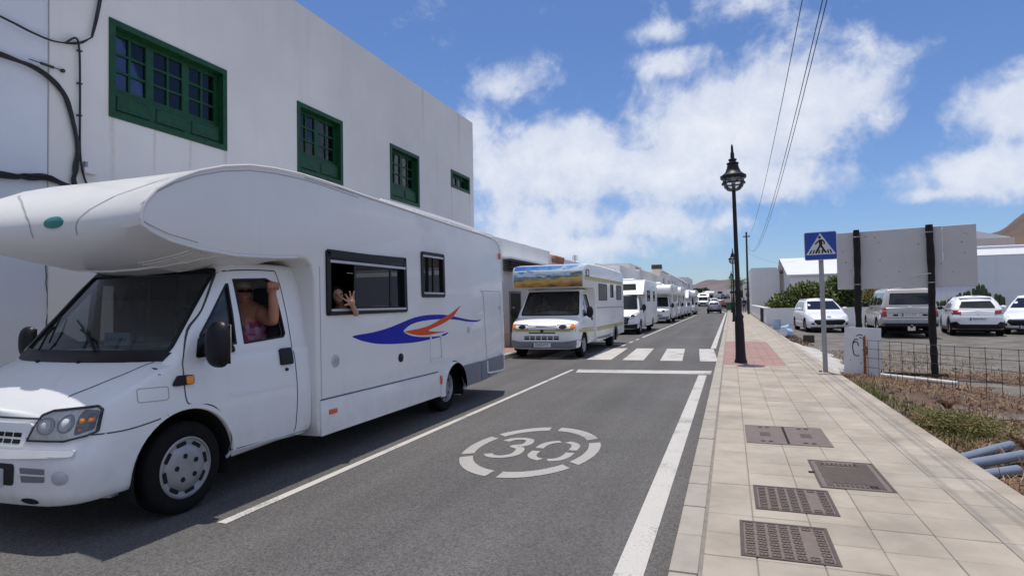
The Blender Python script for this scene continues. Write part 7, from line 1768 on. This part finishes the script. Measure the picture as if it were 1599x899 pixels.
# ================================================================== cars
def car(name, label, cat, loc, rz, o, group='parked cars on the gravel lot'):
    t = thing(name, label, cat, loc, rz, group)
    low = half_loft(lower_cols(o['P'], 34, 3)).build('body', o['paint'], t)
    up = half_loft(green_cols(o['L'], o.get('crown', 0.05), fillet=o.get('fillet', 0.05))).build('roof', o['paint'], t)
    bl, bg_, ball = bvh_of([low]), bvh_of([up]), bvh_of([low, up])
    wb, r = o['wb'], o.get('r', 0.31); hw = o['hw']
    boolean(low, [MB().cyl((s*1.4, y, r+0.01), (s*(hw-0.26), y, r+0.01), r+0.055, None, 32) for s in (1,-1) for y in (0, wb)])
    for s in (1, -1):
        for y in (0, wb):
            wheel(t, s*(hw-0.03), y, r, 0.20, s, o.get('rim', 'alloy'), 0.66); wheel_well(t, s*(hw-0.005), y, r+0.053, s, 0.25, r+0.01)
            if o.get('cladding'): D('arch_trim', 'plastic_black', t, strip2d([(y+(r+0.085)*math.cos(a), r+0.01+(r+0.085)*math.sin(a)) for a in np.linspace(-0.1, math.pi+0.1, 20)], 0.06), 'x', s, bl, 0.012, 0.02, 0.06)
        for w in o['side']: 
            D('side_window', o.get('glass', 'glass_dark'), t, rpoly(w, 0.03), 'x', s, bg_, 0.004, 0.006, 0.3)
        for p in o.get('seams', ()): seam(t, catmull(p, 3), 'x', s, ball, 0.008, 'seam_dark', 0.002, 'door_gap')
        for y, z in o.get('handles', ()): D('door_handle', o.get('handle_mat', o['paint']), t, rr(y, z, 0.18, 0.035, 0.01), 'x', s, bl, 0.018, 0.02, 0.1)
        if o.get('cladding'): D('side_cladding', 'plastic_black', t, rpoly([(r+0.12,0.20),(wb-r-0.12,0.20),(wb-r-0.12,0.34),(r+0.12,0.34)], 0.02), 'x', s, bl, 0.012, 0.02, 0.2)
        my, mz = o['mirror']; m_ = MB().sphere((s*(hw+0.07),my,mz),1,0.11,0.08,0.075,14,9).build('mirror', o.get('mirror_mat', o['paint']), t); MB().tube([(s*(hw-0.08),my+0.04,mz-0.03),(s*(hw+0.02),my,mz-0.02)],0.025,6).build('mirror_arm','plastic_black',m_)
        for nm, pts, ax, sg, mt, off, dome in o.get('lights', ()): 
            D(nm, mt, t, rpoly([((s*p[0] if ax == 'y' else p[0]), p[1]) for p in pts], 0.025), ax, (s if ax == 'x' else sg), ball, off, 0.015, 0.06, dome=dome)
        if o.get('rails'): MB().tube(catmull([(s*o['rails'][2],o['rails'][0],o['rails'][3]-0.03),(s*o['rails'][2],o['rails'][0]+0.1,o['rails'][3]+0.03),(s*o['rails'][2],o['rails'][1]-0.2,o['rails'][3]+0.03),(s*o['rails'][2],o['rails'][1],o['rails'][3]-0.06)],4), 0.02, 8).build('roof_rail', 'alu_strip', t)
    for nm, pts, ax, sg, mt, off in o.get('panels', ()):
        tgt = bg_ if nm in ('windscreen', 'rear_window') else ball
        D(nm, mt, t, rpoly(pts, 0.03), ax, sg, tgt, off, 0.012, 0.08)
        if nm in ('windscreen', 'rear_window'): RING('window_seal', 'plastic_black', t, rpoly(pts, 0.03), 0.025, ax, sg, tgt, off+0.003, 0.01)
    for z, sg, txt in o.get('plates', ()):
        h = bl.ray_cast(Vector((0, sg*8, z)), Vector((0, -sg, 0)))
        if h[0] is None: continue
        y = h[0].y + sg*0.012
        p = MB().box(-0.26,0.26,y-0.006,y+0.006,z-0.055,z+0.055).build('number_plate', 'plate_white', t, smooth=0)
        MB().box(-0.258 if sg < 0 else 0.215, -0.215 if sg < 0 else 0.258, y-0.0075, y+0.0075, z-0.053, z+0.053).build('plate_band', 'ink_blue', p, smooth=0)
        Mx = Matrix.Translation((0.02*(-sg), y+sg*0.008, z)) @ (Matrix.Rotation(R_(180), 4, 'Z') if sg > 0 else Matrix.Identity(4)) @ Matrix.Rotation(R_(90), 4, 'X')
        text('plate_text', txt, 0.09, 'ink_black', p, Mx)
    MB().box(-hw*0.7, hw*0.7, o['P']['y0']+0.35, o['P']['y1']-0.35, 0.16, 0.26).build('underbody', 'dark_void', t, smooth=0)
    return t, ball
# white estate car, seen from its front
est = dict(hw=0.90, wb=2.70, r=0.31, paint='car_white', fillet=0.05,
    P=dict(y0=-0.90, y1=3.55, span=0.55, tum=0.04, r=0.09, bulge=0.06, rbulge=0.03, zt=[(-0.90,0.66),(-0.80,0.74),(-0.5,0.84),(0.0,0.95),(0.25,0.99),(0.5,1.0),(3.0,1.03),(3.45,1.0),(3.55,0.92)], drop=[(-0.9,0.04),(0,0.07),(0.5,0.06),(3.5,0.05)], w=[(-0.90,0.62),(-0.85,0.72),(-0.72,0.81),(-0.45,0.87),(0,0.90),(2.8,0.90),(3.3,0.87),(3.55,0.80)], zb=[(-0.9,0.22),(0,0.18),(3.0,0.18),(3.55,0.28)], fy=[(0.2,0.08),(0.35,0.0),(0.5,0.0),(0.75,0.10),(0.9,0.16)], ry=[(0.2,0.1),(0.4,0.0),(0.9,0.05)]),
    L=[(0.88,0.05,3.50,0.82,0.14,0.12,0.20,0.08),(1.0,0.28,3.46,0.80,0.14,0.12,0.20,0.08),(1.25,0.78,3.33,0.71,0.13,0.12,0.16,0.07),(1.46,1.22,3.18,0.60,0.12,0.12,0.12,0.06)],
    side=[[(0.78,1.05),(1.62,1.06),(1.60,1.38),(1.30,1.36)],[(1.70,1.06),(2.55,1.07),(2.50,1.40),(1.68,1.39)],[(2.62,1.08),(3.20,1.12),(3.0,1.36),(2.58,1.39)]],
    seams=[[(0.38,0.30),(0.35,0.7),(0.48,0.98)],[(1.64,0.24),(1.66,0.7),(1.65,1.04)],[(2.35,0.50),(2.50,0.8),(2.58,1.04)]], handles=[(1.48,0.85),(2.42,0.87)], mirror=(0.72,1.06), rails=(1.3,3.1,0.58,1.47),
    lights=[('headlight',[(0.44,0.665),(0.70,0.70),(0.80,0.84),(0.76,0.87),(0.50,0.75)],'y',-1,'lamp_chrome',0.006,0.012),('fog_lamp',[(0.62,0.36),(0.74,0.37),(0.74,0.44),(0.62,0.44)],'y',-1,'plastic_black',0.004,0.0),('tail_light',[(0.55,0.80),(0.80,0.80),(0.80,1.02),(0.60,1.02)],'y',1,'tail_red',0.01,0.01)],
    panels=[('windscreen',[(-0.70,1.03),(0.70,1.03),(0.56,1.42),(-0.56,1.42)],'y',-1,'glass_dark',0.004),('rear_window',[(-0.60,1.08),(0.60,1.08),(0.52,1.38),(-0.52,1.38)],'y',1,'glass_dark',0.004),('grille',[(-0.50,0.36),(0.50,0.36),(0.64,0.50),(0.60,0.575),(-0.60,0.575),(-0.64,0.50)],'y',-1,'plastic_black',0.006),('grille_bar',[(-0.60,0.585),(0.60,0.585),(0.58,0.60),(-0.58,0.60)],'y',-1,'chrome',0.012),('badge',[(-0.09,0.68),(0.09,0.68),(0.08,0.74),(-0.08,0.74)],'y',-1,'chrome',0.01),('lower_lip',[(-0.75,0.23),(0.75,0.23),(0.75,0.265),(-0.75,0.265)],'y',-1,'plastic_black',0.008),('sticker',[(-0.62,1.20),(-0.50,1.20),(-0.50,1.28),(-0.60,1.28)],'y',-1,'sign_white',0.007)],
    plates=[(0.315,-1,'3150 GLC')])
car('estate_car', 'white estate car facing the street, parked behind the blue sign pole', 'car', (4.10, 31.0, 0), R_(3.5), est)
c4 = dict(est); c4['plates'] = [(0.315,-1,'8042 HDF')]
car('parked_car', 'white car at the right picture edge, only its front corner showing', 'car', (11.15, 29.3, 0), R_(-28), c4)
# beige off-roader, seen from the rear
suv = dict(hw=0.93, wb=2.80, r=0.37, paint='car_beige', fillet=0.04, rim='steel',
    P=dict(y0=-0.85, y1=3.95, span=0.35, tum=0.05, r=0.08, bulge=0.05, rbulge=0.02, zt=[(-0.85,0.98),(-0.7,1.05),(0.4,1.16),(0.6,1.18),(3.9,1.18),(3.95,1.15)], drop=[(-0.85,0.05),(0.5,0.04),(3.95,0.03)], w=[(-0.85,0.76),(-0.75,0.86),(-0.5,0.91),(0,0.93),(3.6,0.93),(3.85,0.91),(3.95,0.87)], zb=[(-0.85,0.45),(0,0.36),(3.2,0.40),(3.95,0.60)], fy=[(0.2,0.0),(0.9,0.03)], ry=[(0.4,0.0),(1.2,0.03)]),
    L=[(1.08,0.45,3.90,0.88,0.10,0.10,0.12,0.03),(1.20,0.60,3.88,0.87,0.10,0.10,0.11,0.03),(1.55,0.98,3.80,0.79,0.10,0.10,0.10,0.03),(1.79,1.25,3.72,0.71,0.10,0.10,0.08,0.02)],
    side=[[(0.85,1.23),(1.55,1.23),(1.55,1.70),(1.28,1.70)],[(1.64,1.23),(2.45,1.23),(2.45,1.71),(1.64,1.71)],[(2.55,1.24),(3.70,1.25),(3.60,1.70),(2.55,1.71)]],
    seams=[[(0.45,0.48),(0.42,0.9),(0.5,1.2)],[(1.60,0.45),(1.6,0.9),(1.6,1.22)],[(2.5,0.50),(2.5,0.9),(2.5,1.22)],[(0.45,0.48),(1.6,0.45),(2.35,0.48)]], handles=[(1.46,1.08),(2.36,1.08)], handle_mat='plastic_black', mirror=(0.72,1.28), mirror_mat='plastic_black', rails=(1.4,3.6,0.62,1.82), glass='glass_tint',
    lights=[('tail_light',[(0.74,0.80),(0.905,0.80),(0.895,1.13),(0.75,1.13)],'y',1,'tail_red',0.012,0.006),('reversing_lamp',[(0.752,0.98),(0.90,0.98),(0.895,1.05),(0.752,1.05)],'y',1,'amber',0.016,0.0),('tail_light',[(3.80,0.80),(3.93,0.80),(3.92,1.13),(3.80,1.13)],'x',1,'tail_red',0.008,0.0),('marker_lamp',[(0.38,0.83),(0.54,0.83),(0.54,0.90),(0.38,0.90)],'y',1,'plastic_black',0.006,0.0),('bumper_lamp',[(0.55,0.60),(0.72,0.60),(0.72,0.66),(0.55,0.66)],'y',1,'reflector_orange',0.012,0.0)],
    panels=[('rear_window',[(-0.66,1.255),(0.66,1.255),(0.60,1.68),(-0.60,1.68)],'y',1,'glass_tint',0.004),('windscreen',[(-0.72,1.22),(0.72,1.22),(0.64,1.70),(-0.64,1.70)],'y',-1,'glass_dark',0.004),('handle_bar',[(-0.36,1.03),(0.36,1.03),(0.36,1.065),(-0.36,1.065)],'y',1,'alu_strip',0.02),('tailgate_step',[(-0.72,0.935),(0.72,0.935),(0.72,0.945),(-0.72,0.945)],'y',1,'seam_dark',0.004),('tailgate_gap',[(-0.735,0.75),(0.735,0.75),(0.735,0.762),(-0.735,0.762)],'y',1,'seam_dark',0.004),('badge',[(-0.06,1.145),(0.06,1.145),(0.06,1.19),(-0.06,1.19)],'y',1,'chrome',0.01)],
    plates=[(0.875,1,'6172 DRT')])
sv, _sb = car('off_roader', 'beige boxy off roader seen from behind, parked beside the white hatchback', 'car', (6.45, 29.9, 0), R_(177), suv)
MB().box(-0.88,0.88,3.93,4.10,0.56,0.72).bevel(0.03,2).build('rear_bumper', 'steel_grey', sv); MB().box(-0.84,0.84,4.0,4.105,0.44,0.56).bevel(0.02,1).build('bumper_lower', 'plastic_black', sv)
MB().box(-0.12,0.12,4.06,4.10,0.30,0.52).build('tow_plate', 'chrome', sv, smooth=0); MB().tube([(0,3.9,0.42),(0,4.15,0.42),(0,4.2,0.5)],0.03,8).build('tow_bar','dark_steel',sv)
for s in (1,-1): MB().box(s*0.78-0.14,s*0.78+0.14,3.2,3.24,0.16,0.42).build('mud_flap','rubber',sv,smooth=0)
MB().cyl((-0.75,2.8,0.36),(0.75,2.8,0.36),0.06,None,10).sphere((0,2.8,0.36),0.16,1,1,1,12,8).build('rear_axle','dark_steel',sv)
# white hatchback, seen from the rear
hat = dict(hw=0.86, wb=2.54, r=0.32, paint='car_white', fillet=0.06, cladding=True,
    P=dict(y0=-0.78, y1=3.20, span=0.55, tum=0.05, r=0.10, bulge=0.05, rbulge=0.06, zt=[(-0.78,0.80),(-0.6,0.88),(0.2,1.0),(0.4,1.01),(2.9,1.03),(3.1,1.02),(3.20,0.98)], drop=[(-0.78,0.05),(0.5,0.05),(3.2,0.05)], w=[(-0.78,0.6),(-0.65,0.74),(-0.4,0.82),(0,0.86),(2.6,0.865),(2.95,0.83),(3.12,0.76),(3.20,0.66)], zb=[(-0.78,0.24),(0,0.19),(2.6,0.19),(3.2,0.30)], fy=[(0.2,0.05),(0.9,0.06)], ry=[(0.2,0.05),(0.45,0.0),(0.72,0.02),(0.82,0.06),(1.05,0.12)]),
    L=[(0.90,0.05,3.02,0.80,0.14,0.16,0.18,0.13),(1.02,0.28,2.98,0.78,0.14,0.16,0.18,0.13),(1.26,0.75,2.78,0.69,0.13,0.16,0.14,0.10),(1.44,1.15,2.55,0.585,0.12,0.16,0.10,0.08)],
    side=[[(0.72,1.05),(1.45,1.06),(1.45,1.36),(1.22,1.35)],[(1.53,1.06),(2.25,1.08),(2.28,1.18),(2.05,1.36),(1.53,1.37)]],
    seams=[[(0.40,0.36),(0.37,0.7),(0.5,1.0)],[(1.48,0.36),(1.50,0.7),(1.49,1.05)],[(2.15,0.52),(2.28,0.8),(2.28,1.05)]], handles=[(1.34,0.90),(2.12,0.92)], mirror=(0.66,1.06), mirror_mat='plastic_black', glass='glass_tint',
    lights=[('tail_light',[(0.50,0.835),(0.78,0.85),(0.80,0.98),(0.74,1.0),(0.52,0.96)],'y',1,'tail_red',0.016,0.012),('bumper_lamp',[(0.60,0.42),(0.70,0.42),(0.70,0.46),(0.60,0.46)],'y',1,'tail_red',0.012,0.0)],
    panels=[('rear_window',[(-0.56,1.06),(0.56,1.06),(0.53,1.16),(0.45,1.335),(-0.45,1.335),(-0.53,1.16)],'y',1,'glass_tint',0.004),('windscreen',[(-0.66,1.05),(0.66,1.05),(0.54,1.38),(-0.54,1.38)],'y',-1,'glass_dark',0.004),('bumper_cladding',[(-0.82,0.30),(0.82,0.30),(0.82,0.52),(0.66,0.56),(0.56,0.455),(-0.56,0.455),(-0.66,0.56),(-0.82,0.52)],'y',1,'plastic_black',0.014),('tailgate_gap',[(-0.56,0.80),(0.56,0.80),(0.56,0.81),(-0.56,0.81)],'y',1,'seam_grey',0.003),('badge',[(-0.05,0.86),(0.05,0.86),(0.0,0.92)],'y',1,'chrome',0.008)],
    plates=[(0.66,1,'8349 MLV')])
hv, _hb = car('hatchback', 'white hatchback with black bumper seen from behind on the lot', 'car', (9.36, 30.6, 0), R_(170), hat)
MB().box(-0.50,0.50,2.42,2.66,1.455,1.475).bevel(0.008,1).build('roof_spoiler','car_white',hv)
# traffic far up the road
sd = dict(hat); sd['paint'] = 'car_silver'; sd['cladding'] = False; sd['plates'] = [(0.66,1,'1902 JSW')]
sc1, _ = car('driving_car', 'silver hatchback driving away, nearest car in the right lane', 'car', (-1.88, 80.5, 0), R_(180), sd, 'cars driving far up the road')
def far_car(label, loc, rz, paint):
    c = copy_tree(sc1); c.location = loc; c.rotation_euler = (0,0,rz); c['label'] = label
    for ch in c.children:
        if ch.name.split('.')[0] in ('body', 'roof'):
            ch.data = ch.data.copy(); ch.data.materials[0] = MATS[paint]
    return c
far_car('dark red car driving away, right behind the silver one', (-1.55, 112, ramp_z(112)), R_(180), 'car_red')
far_car('small white car coming down the far road', (-3.0, 128, ramp_z(128)), 0, 'car_white')
far_car('dark car above the white one on the far road', (-2.9, 148, ramp_z(148)), 0, 'car_dark')
far_car('dark car farthest up the road on the right', (-0.9, 196, ramp_z(196)), R_(160), 'car_dark')
# walkers far along the pavement
def walker(label, loc, cloth, leg, seed):
    r = random.Random(seed)
    J = [((0,0,0.92),0.13),((0,0,1.15),0.13),((0,0,1.36),0.12),((0,0,1.48),0.055),((0,0,1.54),0.06),((0.17,0,1.36),0.06),((0.21,0.03,1.10),0.045),((0.21,-0.10,0.88),0.035),((-0.17,0,1.36),0.06),((-0.21,0,1.10),0.045),((-0.21,-0.06,0.86),0.035),((0.09,0,0.88),0.085),((0.10,-0.14,0.48),0.06),((0.10,-0.10,0.08),0.045),((0.10,-0.22,0.04),0.04),((-0.09,0,0.88),0.085),((-0.10,0.12,0.48),0.06),((-0.10,0.28,0.10),0.045),((-0.10,0.20,0.04),0.04)]
    t, b, T = skin_person('person', label, loc, (J, [(0,1),(1,2),(2,3),(3,4),(2,5),(5,6),(6,7),(2,8),(8,9),(9,10),(0,11),(11,12),(12,13),(13,14),(0,15),(15,16),(16,17),(17,18)]), (0,-0.02,1.635), 0.095, (0,-1,0), 'skin', vox=0.022, smile=False)
    mat_by_volume(b, lambda c, n: c.z < 1.0 and abs(c.x) < 0.165, leg); mat_by_volume(b, lambda c, n: 0.98 < c.z < 1.47 and c.z > 1.1 - 0*c.x, cloth)
    s = MB(); s.grid([[(a*math.cos(q), a*0.75*math.sin(q), z) for q in np.linspace(0, 2*math.pi, 14, endpoint=False)] for z, a in ((0.82,0.175),(1.1,0.165),(1.36,0.19),(1.45,0.09))], closed=True); s.build('shirt', cloth, b)
    h = MB(); h.sphere((0,0.01,1.67),0.10,0.85,1.0,0.95,12,8).build('hair', 'hair_dark', b)
    return t
walker('distant walker in a blue shirt on the right pavement', (1.05, 72.0, 0.12), 'shop_blue', 'cloth_blue', 1)
walker('distant walker in dark clothes next to the one in blue', (1.45, 73.0, 0.12), 'shirt_dark', 'cloth_blue', 2)
